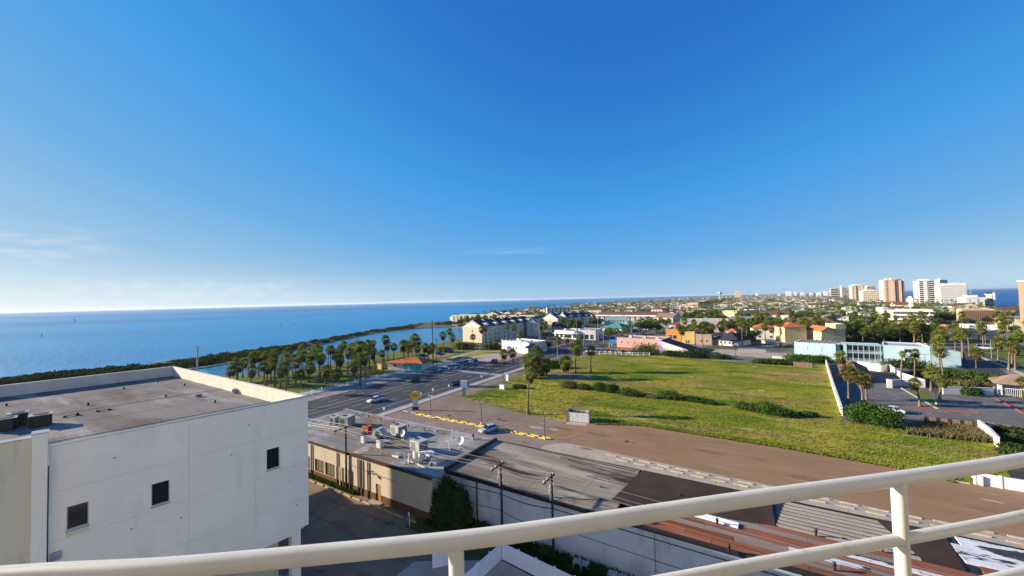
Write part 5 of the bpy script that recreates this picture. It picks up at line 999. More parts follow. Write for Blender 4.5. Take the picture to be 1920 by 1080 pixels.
wall([G(1608, 691), G(1652, 697)], 2.6, 'cream wall at the back of the walled car park, left piece', .3); wall([G(1653, 697), G(1668, 695), G(1690, 712), G(1735, 727)], 2.2, 'white stepped wall beside the tall thin palms', .3)
wall([G(1664, 726), G(1690, 724), G(1735, 727)], 1.9, 'white wall with a pillar around the planting island', .3); box_thing('wall_pillar', 'square white pillar at the left end of the island wall', 'pillar', M['cwall'], (*[v-.5 for v in G(1668, 727)], 0, *[v+.5 for v in G(1668, 727)], 2.4))
wall([G(1768, 739), G(1863, 742)], 2.0, 'long white wall behind the shaded car park lane', .3)
for (p, q_, lb, mt, h) in (((1690, 728), (1760, 768), 'long pale kerb edging the planting strip', 'walk', .18), ((1700, 764), (1775, 770), 'red painted kerb in front of the walled car park', 'redpaint', .2), ((1775, 770), (1835, 776), 'red painted kerb continuing right of the lamp base', 'redpaint', .2), ((1868, 748), (1925, 778), 'red painted kerb curving past the gatehouse', 'redpaint', .2), ((1640, 690), (1652, 697), 'short pale kerb by the brown shed', 'walk', .2)):
    p = G(*p); q_ = G(*q_); b = MB(); b.bar((p[0], p[1], 0), (q_[0], q_[1], 0), .45, h); tag(b.build('kerb_edge', M[mt]), kind='structure')
sheet('island_grass', GP([(1700, 727), (1732, 731), (1768, 768), (1752, 770), (1720, 745)]), .06, M['lawn'])
# post and plank fence at the lower right
p, q_ = G(1736, 794), G(1925, 816); t = thing('post_fence', 'low timber fence with thick brown posts along the lower car park edge', 'fence', (p[0], p[1], 0)); n_ = 8
for k in range(n_+1): b = MB(); b.box(-.18, -.18, 0, .18, .18, 1.5); b.build('post', M['wood'], t, ((q_[0]-p[0])*k/n_, (q_[1]-p[1])*k/n_, 0))
for k in range(n_):
    for z_ in (.35, .75, 1.15):
        b = MB(); s0 = (k+.03)/n_; s1 = (k+.97)/n_; b.bar(((q_[0]-p[0])*s0, (q_[1]-p[1])*s0, z_), ((q_[0]-p[0])*s1, (q_[1]-p[1])*s1, z_), .06, .3); b.build('plank', M['palewood'], t)
# plank fence left of it by the motel hedge
p, q_ = G(1488, 686), G(1522, 689); t = thing('plank_fence', 'short weathered plank fence at the left end of the motel hedge', 'fence', (p[0], p[1], 0)); n_ = 16
for k in range(n_): b = MB(); b.box(-.28, -.03, 0, .28, .03, 1.5+.1*(k % 2)); b.build('plank', M['palewood'], t, ((q_[0]-p[0])*(k+.5)/n_, (q_[1]-p[1])*(k+.5)/n_, 0), math.atan2(q_[1]-p[1], q_[0]-p[0]))
# corrugated white fence at the right edge
p, q_ = G(1828, 908), G(1930, 925); t = thing('picket_fence', 'white slatted fence at the lower right picture edge above the railing', 'fence', (p[0], p[1], 0)); n_ = 30
for k in range(n_): b = MB(); b.box(-.07, -.02, .05, .07, .02, 1.7); b.build('slat', M['vinyl'], t, ((q_[0]-p[0])*(k+.5)/n_, (q_[1]-p[1])*(k+.5)/n_, 0), math.atan2(q_[1]-p[1], q_[0]-p[0]))
for k in (0, .5, 1): b = MB(); b.box(-.1, -.1, 0, .1, .1, 1.8); b.build('post', M['vinyl'], t, ((q_[0]-p[0])*k, (q_[1]-p[1])*k, 0))
for z_ in (.3, 1.4): b = MB(); b.bar((0, .06, z_), (q_[0]-p[0], q_[1]-p[1]+.06, z_), .05, .1); b.build('rail', M['vinyl'], t)
wall([G(1822, 893), G(1842, 912)], 1.3, 'slanting white wall end left of the white slatted fence', .25)
# channel markers in the bay
for (px, py, lb) in ((526, 612, 'left dark channel marker pile in the bay'), (551, 609, 'right dark channel marker pile in the bay'), (78, 632, 'lone dark channel marker pile in the left bay')):
    x, y = G(px, py, -1.2); t = thing('channel_marker', lb, 'channel marker', (x, y, -2)); b = MB(); b.tube((0, 0, 0), (0, 0, 4.5), .25, n=8); b.build('pile', M['wood'], t); b = MB(); b.box(-.5, -.5, 4.5, .5, .5, 4.8); b.build('platform', M['galv'], t)
x, y = G(139, 604, -1.2); t = thing('sailboat', 'tiny sailboat far out on the left bay', 'sailboat', (x, y, -1.2), .6); b = MB(); b.loft([[(s*5, 0, .9), (s*4.5, -.2, .2), (s*4.5, .2, .2)] if abs(s) == 1 else [(0, 0, .0), (0, -1.5, 1), (0, 1.5, 1)] for s in (-1, 0, 1)]); b.build('hull', M['white'], t); b = MB(); b.add([(0, 0, 1.5), (4.5, .1, 1.5), (.1, 0, 14), (-.1, .12, 1.5)], [(0, 1, 2), (3, 2, 1)]); b.build('sail', M['vinyl'], t); b = MB(); b.tube((-.1, 0, .5), (-.1, 0, 14.5), .08, n=6); b.build('mast', M['galv'], t)
# ---------------------------------------------------------------- buildings of the middle distance
def wallm(name, c, v=.88, **k): return nmat(name, c, tuple(x*v for x in c), scale=.25, rough=.9, layers=((tuple(x*.72 for x in c), .9, .63, .8, (1, 1, .35), 9),), **k)
M['salmon'] = wallm('salmon_stucco', (.56, .33, .26)); M['cream'] = wallm('cream_stucco', (.66, .58, .44)); M['yellow'] = wallm('yellow_stucco', (.70, .47, .16)); M['paleyellow'] = wallm('pale_yellow_stucco', (.72, .56, .28)); M['orangew'] = wallm('orange_stucco', (.62, .27, .07))
M['motel'] = wallm('pale_blue_stucco', (.40, .55, .58)); M['mint'] = wallm('mint_stucco', (.48, .62, .55)); M['tan'] = wallm('tan_stucco', (.52, .40, .28)); M['pinktower'] = wallm('pinkish_tower_concrete', (.62, .46, .36)); M['offwhite'] = wallm('off_white_stucco', (.72, .69, .62)); M['brownw'] = wallm('brown_siding', (.22, .13, .08)); M['greyw'] = wallm('grey_wall', (.34, .35, .37))
def roofm(name, c): return nmat(name, c, tuple(x*.78 for x in c), scale=.6, rough=.85, objvar=.12, bump=.3, bscale=5)
M['tile'] = roofm('orange_clay_tile', (.48, .155, .07)); M['darkroof'] = roofm('dark_blue_shingle', (.045, .05, .07)); M['brownroof'] = roofm('red_brown_shingle', (.20, .10, .075)); M['greyroof'] = roofm('grey_shingle', (.22, .22, .225)); M['tealroof'] = roofm('teal_metal_roof', (.06, .30, .29)); M['whiteroof'] = roofm('white_flat_roof', (.62, .61, .58)); M['tanroof'] = roofm('tan_shingle', (.30, .205, .145)); M['bluecloth'] = roofm('blue_canvas', (.035, .07, .26)); M['redroof'] = roofm('red_roof', (.35, .06, .045)); M['motelroof'] = roofm('pale_metal_roof', (.50, .48, .47))
WINM = {}
def win_mesh(w, h, fr='vinyl'):
    k = (round(w, 2), round(h, 2), fr)
    if k not in WINM:
        t = .07; b = MB(); b.box(-w/2, -.06, 0, -w/2+t, 0.01, h); b.box(w/2-t, -.06, 0, w/2, .01, h); b.box(-w/2+t, -.06, 0, w/2-t, .01, t); b.box(-w/2+t, -.06, h-t, w/2-t, .01, h); b.box(-.025, -.05, t, .025, -.02, h-t)
        p = MB(); p.box(-w/2+t, -.02, t, w/2-t, .005, h-t); WINM[k] = (b.mesh('window', M[fr]), p.mesh('pane', M['glass']))
    return WINM[k]
def add_win(parent, x, y, z, rz, w, h, fr='vinyl', pane=True):
    f, p = win_mesh(w, h, fr); o = place('window', f, parent, (x, y, z), rz); place('pane', p, o); return o
def roof_mesh(kind, w, d, h, rh, ov, z0=0):
    b = MB(); x0, x1, y0, y1 = -ov, w+ov, -ov, d+ov; z = h; t = .18
    if kind == 'hip':
        if w >= d: r0_, r1_ = (d/2, d/2), (w-d/2, d/2)
        else: r0_, r1_ = (w/2, w/2), (w/2, d-w/2)
        for dz in (0,):
            v = [(x0, y0, z), (x1, y0, z), (x1, y1, z), (x0, y1, z), (r0_[0], r0_[1], z+rh), (r1_[0], r1_[1], z+rh), (x0, y0, z-t), (x1, y0, z-t), (x1, y1, z-t), (x0, y1, z-t)]
            f = [(0, 1, 5, 4), (1, 2, 5), (2, 3, 4, 5), (3, 0, 4)] if w >= d else [(0, 1, 4), (1, 2, 5, 4), (2, 3, 5), (3, 0, 4, 5)]
            b.add(v, f+[(6, 9, 8, 7), (0, 6, 7, 1), (1, 7, 8, 2), (2, 8, 9, 3), (3, 9, 6, 0)])
    elif kind == 'gabley':   # ridge along y, gable faces front
        b.loft([[(x0, y, z), (w/2, y, z+rh), (x1, y, z), (x1, y, z-t), (w/2, y, z+rh-t), (x0, y, z-t)] for y in (y0, y1)])
    elif kind == 'gablex':
        b.loft([[(x, y0, z), (x, d/2, z+rh), (x, y1, z), (x, y1, z-t), (x, d/2, z+rh-t), (x, y0, z-t)] for x in (x0, x1)])
    elif kind == 'shedx':    # high at x=0, low at x=w
        b.loft([[(x0, y, z+rh), (x1, y, z), (x1, y, z-t), (x0, y, z+rh-t)] for y in (y0, y1)])
    elif kind == 'shedy':
        b.loft([[(x, y0, z), (x, y1, z+rh), (x, y1, z+rh-t), (x, y0, z-t)] for x in (x0, x1)])
    return b
def bldg(name, label, P_, Q_, depth, h, wm, rk='flat', rm='greyroof', rh=2.0, ov=.4, wins=(), par=.5, cat='building', group=None, z=0, fr='vinyl'):
    """P_, Q_ ground corners of the side facing the camera, depth runs away behind it"""
    w = math.dist(P_, Q_); a = math.atan2(Q_[1]-P_[1], Q_[0]-P_[0]); t = thing(name, label, cat, (P_[0], P_[1], z), a, group)
    b = MB()
    if rk == 'flat': b.box(0, 0, 0, w, .25, h+par); b.box(0, depth-.25, 0, w, depth, h+par); b.box(0, .25, 0, .25, depth-.25, h+par); b.box(w-.25, .25, 0, w, depth-.25, h+par); b.build('wall', M[wm], t)
    else:
        b.box(0, 0, 0, w, depth, h-.2)
        if rk == 'gabley': b.add([(0, .01, h-.2), (w, .01, h-.2), (w/2, .01, h+rh-.2), (0, depth-.01, h-.2), (w, depth-.01, h-.2), (w/2, depth-.01, h+rh-.2)], [(0, 1, 2), (5, 4, 3)])
        if rk == 'gablex': b.add([(.01, 0, h-.2), (.01, depth, h-.2), (.01, depth/2, h+rh-.2), (w-.01, 0, h-.2), (w-.01, depth, h-.2), (w-.01, depth/2, h+rh-.2)], [(2, 1, 0), (3, 4, 5)])
        if rk == 'shedx': b.add([(0, 0, h-.2), (w, 0, h-.2), (0, 0, h+rh-.2), (0, depth, h-.2), (w, depth, h-.2), (0, depth, h+rh-.2)], [(0, 1, 2), (5, 4, 3), (0, 2, 5, 3)])
        if rk == 'shedy': b.add([(0, 0, h-.2), (0, depth, h-.2), (0, depth, h+rh-.2), (w, 0, h-.2), (w, depth, h-.2), (w, depth, h+rh-.2)], [(2, 1, 0), (3, 4, 5), (1, 2, 5, 4)])
        b.build('wall', M[wm], t)
    if rk == 'flat': b = MB(); b.box(.25, .25, h-.2, w-.25, depth-.25, h); b.build('roof', M[rm], t); b = MB(); [b.box(*q_) for q_ in ((-.05, -.05, h+par, w+.05, .3, h+par+.06), (-.05, depth-.3, h+par, w+.05, depth+.05, h+par+.06), (-.05, .3, h+par, .3, depth-.3, h+par+.06), (w-.3, .3, h+par, w+.05, depth-.3, h+par+.06))]; b.build('coping', M['offwhite'], t)
    else: roof_mesh(rk, w, depth, h, rh, ov).build('roof', M[rm], t)
    for (face, n_, rows, ww, wh, z0, dz, mg) in wins:
        span = w if face in 'fb' else depth
        for r_ in range(rows):
            for k in range(n_):
                s_ = mg+(span-2*mg)*(k+.5)/n_; zz = z0+dz*r_
                if face == 'f': add_win(t, s_, 0, zz, 0, ww, wh, fr)
                elif face == 'r': add_win(t, w, s_, zz, R(90), ww, wh, fr)
                elif face == 'l': add_win(t, 0, s_, zz, R(-90), ww, wh, fr)
    return t, w
# salmon building, white gabled shed
t, w = bldg('salmon_building', 'two storey salmon pink building with six narrow windows beyond the field', G(1157, 656), G(1240, 662), 15, 6.0, 'salmon', wins=(('f', 6, 1, .8, 1.5, 3.6, 0, 1), ), par=.6)
b = MB(); b.box(w-.9, -.3, 0, w+.2, -.01, 6.9); b.build('pilaster', nmat('lilac_paint', (.40, .34, .60)), t); b = MB(); b.box(0, -.15, 0, w-.9, -.01, 1.6); b.build('base', M['brownw'], t)
t = thing('blue_canopy', 'bright blue canopy at the left end of the salmon building', 'canopy', (*G(1142, 652), 0)); b = MB(); b.box(0, 0, 2.6, 6.5, 5, 4.2); b.build('top', nmat('bright_blue_canvas', (.03, .20, .50)), t); b = MB(); [b.box(x_, y_, 0, x_+.15, y_+.15, 2.6) for x_ in (0, 6.35) for y_ in (0, 4.85)]; b.build('post', M['vinyl'], t)
bldg('gabled_shed', 'white shed with one long dark roof slope beside the salmon building', G(1241, 666), G(1297, 670), 12, 3.0, 'offwhite', 'shedx', 'darkroof', 3.9, .2)
# orange and yellow commercial row
bldg('orange_shop', 'bright orange flat roofed shop with dark window band', G(1249, 642), G(1274, 643), 30, 7.6, 'orangew', wins=(('f', 2, 1, 2.2, 2.4, 2.2, 0, 1.2),), rm='brownroof')
bldg('yellow_shop', 'bright yellow shop front between orange pilasters', G(1274.5, 644), G(1304, 645), 30, 6.6, 'yellow', wins=(('f', 2, 1, 1.0, 2.0, .2, 0, 3),), rm='greyroof')
bldg('tan_shop', 'tan rear wing of the yellow shop with small openings', G(1305, 646), G(1336, 647), 34, 5.4, 'tan', wins=(('f', 2, 1, 1.0, 1.5, 1.4, 0, 1.5), ('r', 4, 1, 1.2, 1.4, 2, 0, 3)), rm='greyroof')
bldg('red_roofed_shop', 'low shop with red tile roof behind the orange shop', G(1256, 620), G(1284, 621), 14, 5, 'cream', 'hip', 'redroof', 2.0)
bldg('beige_store', 'long beige flat roofed store behind the orange and yellow shops', G(1276, 622), G(1368, 623), 30, 8.2, 'cream', wins=(('f', 3, 1, 3.2, .9, 3.4, 0, 8),), rm='whiteroof')
bldg('grey_store_wing', 'grey shaded wing at the right end of the beige store', G(1369, 622), G(1385, 622), 22, 7.5, 'greyw', wins=(('f', 2, 1, 1.5, 1.2, 2.5, 0, 1),), rm='whiteroof')
t, w = bldg('aframe_pavilion', 'white fronted pavilion with a dark blue hip roof behind the field', G(1337, 646), G(1384, 650), 14, 3.1, 'offwhite', 'hip', 'darkroof', 4.2, 1.0, wins=(('f', 5, 1, 1.2, 1.5, .9, 0, 1),))
# houses with orange tile roofs
bldg('tan_house', 'small tan house with orange tile roof behind the dark pavilion', G(1362, 640), G(1381, 641), 9, 6.2, 'paleyellow', 'hip', 'tile', 1.6, .4, wins=(('f', 1, 2, .9, 1.1, 1.2, 2.8, .6),), cat='house')
bldg('cream_house', 'square cream house with orange hip roof and four windows', G(1412, 636), G(1459, 637), 13, 6.8, 'offwhite', 'hip', 'tile', 2.8, .5, wins=(('f', 2, 2, 1.5, 1.4, 1.0, 3.0, .6),), cat='house')
bldg('yellow_house', 'plain yellow house with orange hip roof', G(1472, 642), G(1513, 642), 13, 8.6, 'paleyellow', 'hip', 'tile', 2.6, .5, cat='house')
bldg('yellow_villa', 'yellow villa with pitched orange roof behind the pale blue motel', G(1541, 645), G(1567, 645), 14, 6.8, 'paleyellow', 'gabley', 'tile', 2.6, .4, wins=(('l', 2, 2, .9, 1.1, 1.2, 2.8, 2),), cat='house')
bldg('yellow_villa_tower', 'flat topped yellow stair tower beside the pitched villa roof', G(1568, 645), G(1586, 645), 9, 10.2, 'paleyellow', wins=(('f', 2, 1, .9, 1.1, 7.2, 0, .6),), cat='house')
t, w = bldg('long_lodge', 'long two storey lodge with red brown hip roof behind the tile roofed houses', G(1478, 618), G(1566, 622), 16, 6.6, 'cream', 'hip', 'brownroof', 3.0, .8, wins=(('f', 9, 2, 1.4, 1.3, 1.0, 3.0, 1),))
t, w = bldg('small_garage', 'small tan garage with a cream door behind the field', G(1436, 650), G(1452, 650), 5, 2.8, 'tan', 'gablex', 'greyroof', 1.0); b = MB(); b.box(.8, -.05, .1, w-.8, -.002, 2.2); b.build('door', M['cream'], t)
wall([G(1384, 660), G(1436, 662)], 1.6, 'low grey garden wall behind the field', .2, 'greyw'); wall([G(1448, 672), G(1484, 674)], 1.0, 'low pale wall near the left end of the motel', .2)
sheet('lane_pavement', GP([(1330, 664), (1400, 668), (1484, 678), (1490, 664), (1400, 657), (1340, 654)]), .022, M['concrete'])
# pale blue motel
LM0, LM1 = G(1490, 670), G(1568, 676); RM0, RM1 = G(1658, 681), G(1746, 687)
t, w = bldg('pale_blue_motel', 'pale blue motel, left wing with four small windows and pale metal roof', LM0, LM1, 13, 6.3, 'motel', 'flat', 'motelroof', 1.6, .15, par=.35, wins=(('f', 2, 2, .55, .75, 3.4, 1.0, 2.2),))
for k in range(16): b = MB(); b.box(k*w/16+.4, .4, 6.66, k*w/16+.75, 12.6, 6.8); b.build('roof_slat', M['brownw' if k % 2 else 'motelroof'], t)
t, w = bldg('pale_blue_motel', 'pale blue motel, right wing with stacked balconies behind tall thin palms', RM0, RM1, 14, 6.6, 'motel', 'flat', 'motelroof', par=.35)
for z_ in (.6, 3.7): add_win(t, 6.6, 0, z_, 0, 2.0, 2.2, 'greyw'); b = MB(); b.box(5.2, -1.0, z_-.2, 8.0, -.01, z_); b.box(5.2, -1.0, z_, 8.0, -.93, z_+1.0); b.build('balcony', M['motel'], t)
GA = G(1747, 687); GB_ = G(1803, 690)
t, w = bldg('pale_blue_motel', 'pale blue motel, windowless gable end wing at the right', GA, GB_, 15, 5.7, 'motel', 'shedx', 'motelroof', 1.5, .1)
c0, c1 = (LM1[0]+.2, LM1[1]+1.2), (RM0[0]-.2, RM0[1]+1.2); wM = math.dist(c0, c1); aM = math.atan2(c1[1]-c0[1], c1[0]-c0[0])
t = thing('motel_galleries', 'recessed two level gallery block joining the wings of the pale blue motel', 'building', (c0[0], c0[1], 0), aM)
b = MB(); b.box(0, 5, 0, wM, 9, 6.6); b.build('wall', M['offwhite'], t)
for z_ in (.0, 3.3, 6.5): b = MB(); b.box(0, 0, z_, wM, 5, z_+.22); b.build('floor_slab', M['motel'], t)
for k in range(7): x_ = 3.6+(wM-4)*k/6; b = MB(); b.box(x_-.08, .1, .22, x_+.08, .26, 6.5); b.build('post', M['motel'], t)
b = MB(); b.box(0, -.2, 0, 1.2, .8, 6.9); b.box(2.4, -.2, 0, 3.4, .8, 6.9); b.build('pilaster', M['motel'], t)
for z_ in (1.1, 4.3): 
    for zz_ in (z_, z_-.45): b = MB(); b.box(3.4, .0, zz_, wM, .06, zz_+.07); b.build('rail', M['vinyl'], t)
    for k in range(8): add_win(t, 2.0+(wM-3)*(k+.5)/8, 5, z_-.8, 0, 1.7, 2.1, 'vinyl')
# brown shed in the walled car park
sp_ = G(1580, 714)
t, w = bldg('brown_roofed_shed', 'brown roofed shed against the white boundary wall', sp_, (sp_[0]+6.5, sp_[1]-.75), 17, 2.3, 'brownw', 'gabley', 'brownroof', 2.0, .5)
# gatehouse
gp = G(1872, 742); t = thing('gatehouse', 'small gatehouse with tan hip roof on white columns at the right edge', 'building', (gp[0], gp[1], 0), R(-12))
roof_mesh('hip', 9.0, 6.0, 3.4, 2.1, .7).build('roof', M['tanroof'], t)
b = MB(); b.box(.1, .1, 3.0, 8.9, 5.9, 3.2); b.build('beam', M['white'], t)
for (x_, y_) in ((0, 0), (0, 5.3), (4.2, 0), (8.3, 0), (8.3, 5.3)): b = MB(); b.box(x_, y_, 0, x_+.7, y_+.7, 3.0); b.build('column', M['white'], t)
b = MB(); [b.box(1.0+k*.3, .3, .1, 1.05+k*.3, .36, 2.1) for k in range(10)]; b.box(.8, .3, 2.0, 4.1, .36, 2.1); b.build('gate', M['vinyl'], t)
# townhouses by the lagoon
def townhouse(px0, py0, px1, py1, length, h, rh, units, label, wm='cream'):
    a_, c_ = G(px0, py0), G(px1, py1); t, w = bldg('townhouse_row', label, a_, c_, length, h, wm, 'gabley', 'darkroof', rh, .3, wins=(('f', 1, 2, 1.2, 1.6, 3.6, 3.2, w_off if False else 3),), cat='townhouses')
    n_ = units
    for k in range(n_+1):
        y_ = length*k/n_; b = MB(); b.loft([[(-.45, yy, h-.1), (w/2, yy, h+rh+.45), (w+.45, yy, h-.1), (w+.45, yy, h-.6), (-.45, yy, h-.6)] for yy in (y_-.15, y_+.15)]); b.build('party_wall', M['offwhite'], t)
    for k in range(n_):
        y_ = length*(k+.5)/n_; b = MB(); b.box(w*.62, y_-1.3, h+.2, w+.05, y_+1.3, h+2.2); b.build('dormer', M['offwhite'], t)
        for z_ in (1.0, 4.0, 7.0):
            for s_ in (-1, 1): add_win(t, w, y_+s_*2.2, z_, R(90), 1.3, 1.6)
        b = MB(); b.box(w, y_-3.2, 6.3, w+1.1, y_+3.2, 6.5); b.box(w, y_-3.2, 3.3, w+1.1, y_+3.2, 3.5); b.build('balcony', M['offwhite'], t)
townhouse(868, 641, 905, 643, 66, 10.6, 4.0, 6, 'long cream townhouse row with dark blue roofs and its gable end facing the road')
townhouse(988, 630, 1006, 630, 34, 10.4, 3.6, 3, 'second cream townhouse row behind the white blue-awning restaurant')
townhouse(1018, 618, 1046, 619, 32, 10.5, 4.2, 3, 'cream townhouse row with broad pale gable, third from the lagoon')
townhouse(1046, 617, 1064, 618, 34, 10.5, 4.2, 3, 'rightmost cream townhouse row with dark blue roofs', 'offwhite')
# long cream condominium and arched white one on the far shore
def condo(P_, Q_, depth, h, floors, bays, label, wm, name='condominium', arch=False):
    t, w = bldg(name, label, P_, Q_, depth, h, wm, rm='whiteroof', par=.6, cat='building'); fh = h/floors
    for f_ in range(floors):
        for k in range(bays):
            x_ = w*(k+.5)/bays; ww = w/bays*.26; b = MB(); b.box(x_-ww/2, -.04, f_*fh+.5, x_+ww/2, -.001, f_*fh+fh*.78); o = b.build('window', M['glass'], t); b = MB(); b.box(x_-ww*.6, -.9, f_*fh+.2, x_+ww*.6, -.05, f_*fh+.42); b.build('balcony', M[wm], t)
    return t
cy = G(848, 606); ql = lambda px, dy: (W(px, 600, cy[1]+dy)[0], cy[1]+dy)
condo(cy, ql(925, 3), 14, 10, 3, 11, 'long pale cream three storey building on the far lagoon shore, nearer half', 'cream')
condo(ql(925.5, 3), ql(1003, 7), 14, 9, 3, 11, 'long pale cream three storey building on the far lagoon shore, farther half', 'cream')
condo(G(1026, 598), G(1070, 597), 16, 15.5, 4, 6, 'tall off white bayfront building with balconies above the townhouse roofs', 'offwhite')
# white restaurant with blue awning; low white motel
t, w = bldg('white_restaurant', 'low white restaurant with stepped parapet by the lagoon road', G(941, 658), G(992, 664), 14, 5.2, 'white', wins=(('f', 2, 1, 1.2, 1.4, 1.5, 0, 8),), par=.5, rm='whiteroof')
b = MB(); [b.box(w*k/7, -.12, 5.7, w*k/7+1.2, .3, 6.2) for k in range(7)]; b.build('parapet_block', M['white'], t)
t, w = bldg('awning_cafe', 'small cafe with round blue awning next to the white restaurant', G(990, 664), G(1006, 663), 9, 3.4, 'white', 'hip', 'bluecloth', 2.6, 1.2, wins=(('f', 2, 1, 1.2, 1.5, 1.0, 0, .5),))
t, w = bldg('white_shopfront', 'low white building with wide dark shop windows beyond the median palms', G(1040, 634), G(1083, 637), 18, 5.2, 'white', wins=(('f', 5, 1, 2.6, 2.4, .9, 0, .6),), rm='greyroof'); b = MB(); b.box(-.3, -1.6, 3.6, w+.3, -.01, 3.9); b.build('awning', M['vinyl'], t)
bldg('white_shopfront', 'white building with tall dark entrance right of the wide shop windows', G(1084, 637), G(1117, 638), 16, 6.2, 'white', wins=(('f', 3, 1, 2.4, 3.2, .5, 0, .8), ('r', 3, 1, 2, 2.4, 1, 0, 2)), rm='greyroof')
t, w = bldg('teal_roofed_shop', 'shop with bright teal hipped metal roof near the junction', G(1130, 622), G(1166, 624), 16, 3.6, 'white', 'hip', 'tealroof', 3.6, 1.6, wins=(('f', 4, 1, 2.0, 1.8, .8, 0, 1),))
bldg('mint_building', 'two storey mint green building with small windows behind the teal roofed shop', G(1135, 614), G(1176, 614), 18, 9.2, 'mint', wins=(('f', 6, 2, 1.4, 1.4, 2.0, 3.4, 2),), rm='whiteroof')
bldg('mint_building', 'lower mint wing with three windows left of the arcade', G(1176.5, 616), G(1196, 616), 12, 5.0, 'mint', wins=(('f', 3, 1, 1.2, 1.4, 2.2, 0, 1.5),), rm='whiteroof')
t, w = bldg('arcade_building', 'long building with brown roof and white fascia above a dark arcade', G(1112, 606), G(1240, 609), 26, 8.6, 'greyw', 'shedy', 'brownroof', 3.2, 1.2)
b = MB(); b.box(-1.5, -1.8, 8.0, w+1.5, -1.25, 9.4); b.build('fascia', M['white'], t)
for k in range(14): b = MB(); b.box(w*k/13-.25, -1.7, 0, w*k/13+.25, -1.2, 8.0); b.build('column', M['white'], t)
bldg('cream_office', 'cream building with pitched tan roof at the right end of the arcade', G(1229, 611), G(1262, 612), 20, 8.4, 'cream', 'gablex', 'tanroof', 3.4, .6, wins=(('f', 4, 1, 2.2, 1.6, 1.2, 0, 1),))
bldg('red_roofed_house', 'white house with bright red hip roof above the arcade', G(1221, 590), G(1242, 590), 16, 8.5, 'offwhite', 'hip', 'redroof', 4.2, .8, wins=(('f', 3, 1, 1.6, 1.6, 4.5, 0, 1.5),), cat='house')
bldg('terraced_block', 'stepped pinkish block in the middle of the far town', G(1287, 588), G(1312, 588), 20, 9.5, 'pinktower', wins=(('f', 5, 2, 2, 1.6, 1.5, 3.5, 1),)); bldg('terraced_block', 'upper pinkish storeys set back behind the stepped block', G(1290, 584), G(1309, 584), 16, 14.5, 'pinktower', wins=(('f', 4, 3, 2, 1.6, 3.0, 3.5, 1),))
bldg('ochre_store', 'large windowless ochre store with dark shaded right flank', G(1354, 598), G(1382, 599), 42, 9.2, 'paleyellow', rm='greyroof'); bldg('ochre_store', 'long low ochre store right of the windowless one', G(1392, 592), G(1426, 592), 30, 7.5, 'paleyellow', rm='whiteroof')
bldg('red_shop', 'low red and white shop under the far palms', G(1438, 596), G(1464, 597), 18, 6, 'salmon', 'gablex', 'redroof', 2.2, .5, wins=(('f', 4, 1, 2, 1.8, 1.2, 0, 1),)); bldg('blue_shop', 'small blue fronted shop left of the red one', G(1427, 591), G(1436, 591), 12, 7, 'motel', rm='whiteroof', wins=(('f', 2, 1, 2, 1.8, 1.2, 0, 1),))
bldg('striped_roof_house', 'low red and white fronted building before the ochre store', G(1342, 606), G(1372, 607), 14, 4.4, 'salmon', 'hip', 'redroof', 1.8, .6, wins=(('f', 5, 1, 1.6, 1.4, 1.0, 0, 1),))
bldg('teal_motel', 'pale teal building with flat roof left of the pink tower foot', G(1586, 592), G(1612, 592), 20, 8.5, 'mint', 'hip', 'mint', 2.0, .6, wins=(('f', 4, 2, 1.6, 1.6, 1.2, 3.4, 1),)); bldg('white_bungalow', 'white house with grey pitched roof left of the town palms', G(1492, 590), G(1512, 590), 14, 6, 'white', 'gabley', 'greyroof', 3.4, .6, wins=(('f', 2, 1, 1.4, 1.4, 1.5, 0, 1),), cat='house')
bldg('orange_roof_cabin', 'green walled cabin with orange hip roof among the motel palms', G(1669, 636), G(1702, 637), 13, 5.8, 'mint', 'hip', 'tile', 2.4, .6, wins=(('f', 3, 1, 1.4, 1.3, 2.0, 0, 1),), cat='house'); bldg('orange_hut', 'tiny orange roofed hut beside the side street', G(1773, 622), G(1787, 622), 7, 3.0, 'salmon', 'hip', 'tile', 1.6, .5, wins=(('f', 1, 1, 1.2, 1.2, 1.0, 0, .5),))
# white low hotel with terraces, tan ribbed hall, beach hotel parts
t, w = bldg('terrace_motel', 'long low cream motel with balcony bands in front of the white hotels', G(1665, 606), G(1745, 608), 22, 11.0, 'cream', rm='whiteroof')
for z_ in (3.2, 6.8, 10.2): b = MB(); b.box(3, -1.8, z_, w+2, -.01, z_+1.1); b.build('balcony_band', M['offwhite'], t)
for f_ in range(3):
    for k in range(14): add_win(t, 4+(w-5)*(k+.5)/14, 0, .7+3.5*f_, 0, 2.2, 2.2)
bldg('white_annex', 'small white stair block at the left end of the cream motel', G(1657, 606), G(1667, 606), 12, 13, 'white', wins=(('f', 1, 3, 1.6, 1.6, 2, 3.6, .5),), rm='whiteroof')
t, w = bldg('ribbed_hall', 'wide tan hall with dark vertical ribs left of the right picture edge', G(1804, 606), G(1868, 607), 26, 10.5, 'tan', rm='brownroof')
for k in range(16): b = MB(); b.box(w*(k+.3)/16, -.5, 0, w*(k+.3)/16+.5, -.01, 10.6); b.build('rib', M['brownw'], t)
t, w = bldg('ribbed_hall', 'shaded right part of the tan ribbed hall under brown roof', G(1869, 603), G(1906, 604), 26, 9.5, 'tan', 'shedy', 'brownroof', 2.4, .6)
for k in range(9): b = MB(); b.box(w*(k+.3)/9, -.5, 0, w*(k+.3)/9+.5, -.01, 9); b.build('rib', M['brownw'], t)
wall([G(1790, 614), G(1890, 619)], 3.0, 'long white wall behind the beach car park', .3, 'white'); wall([G(1850, 606), G(1912, 608)], 2.0, 'white wall piece at the foot of the ribbed hall', .3, 'white')
sheet('lane_asphalt', GP([(1700, 632), (1800, 640), (1860, 668), (1920, 690), (1960, 680), (1900, 640), (1850, 614), (1780, 614), (1700, 616)]), .024, M['asphalt'])
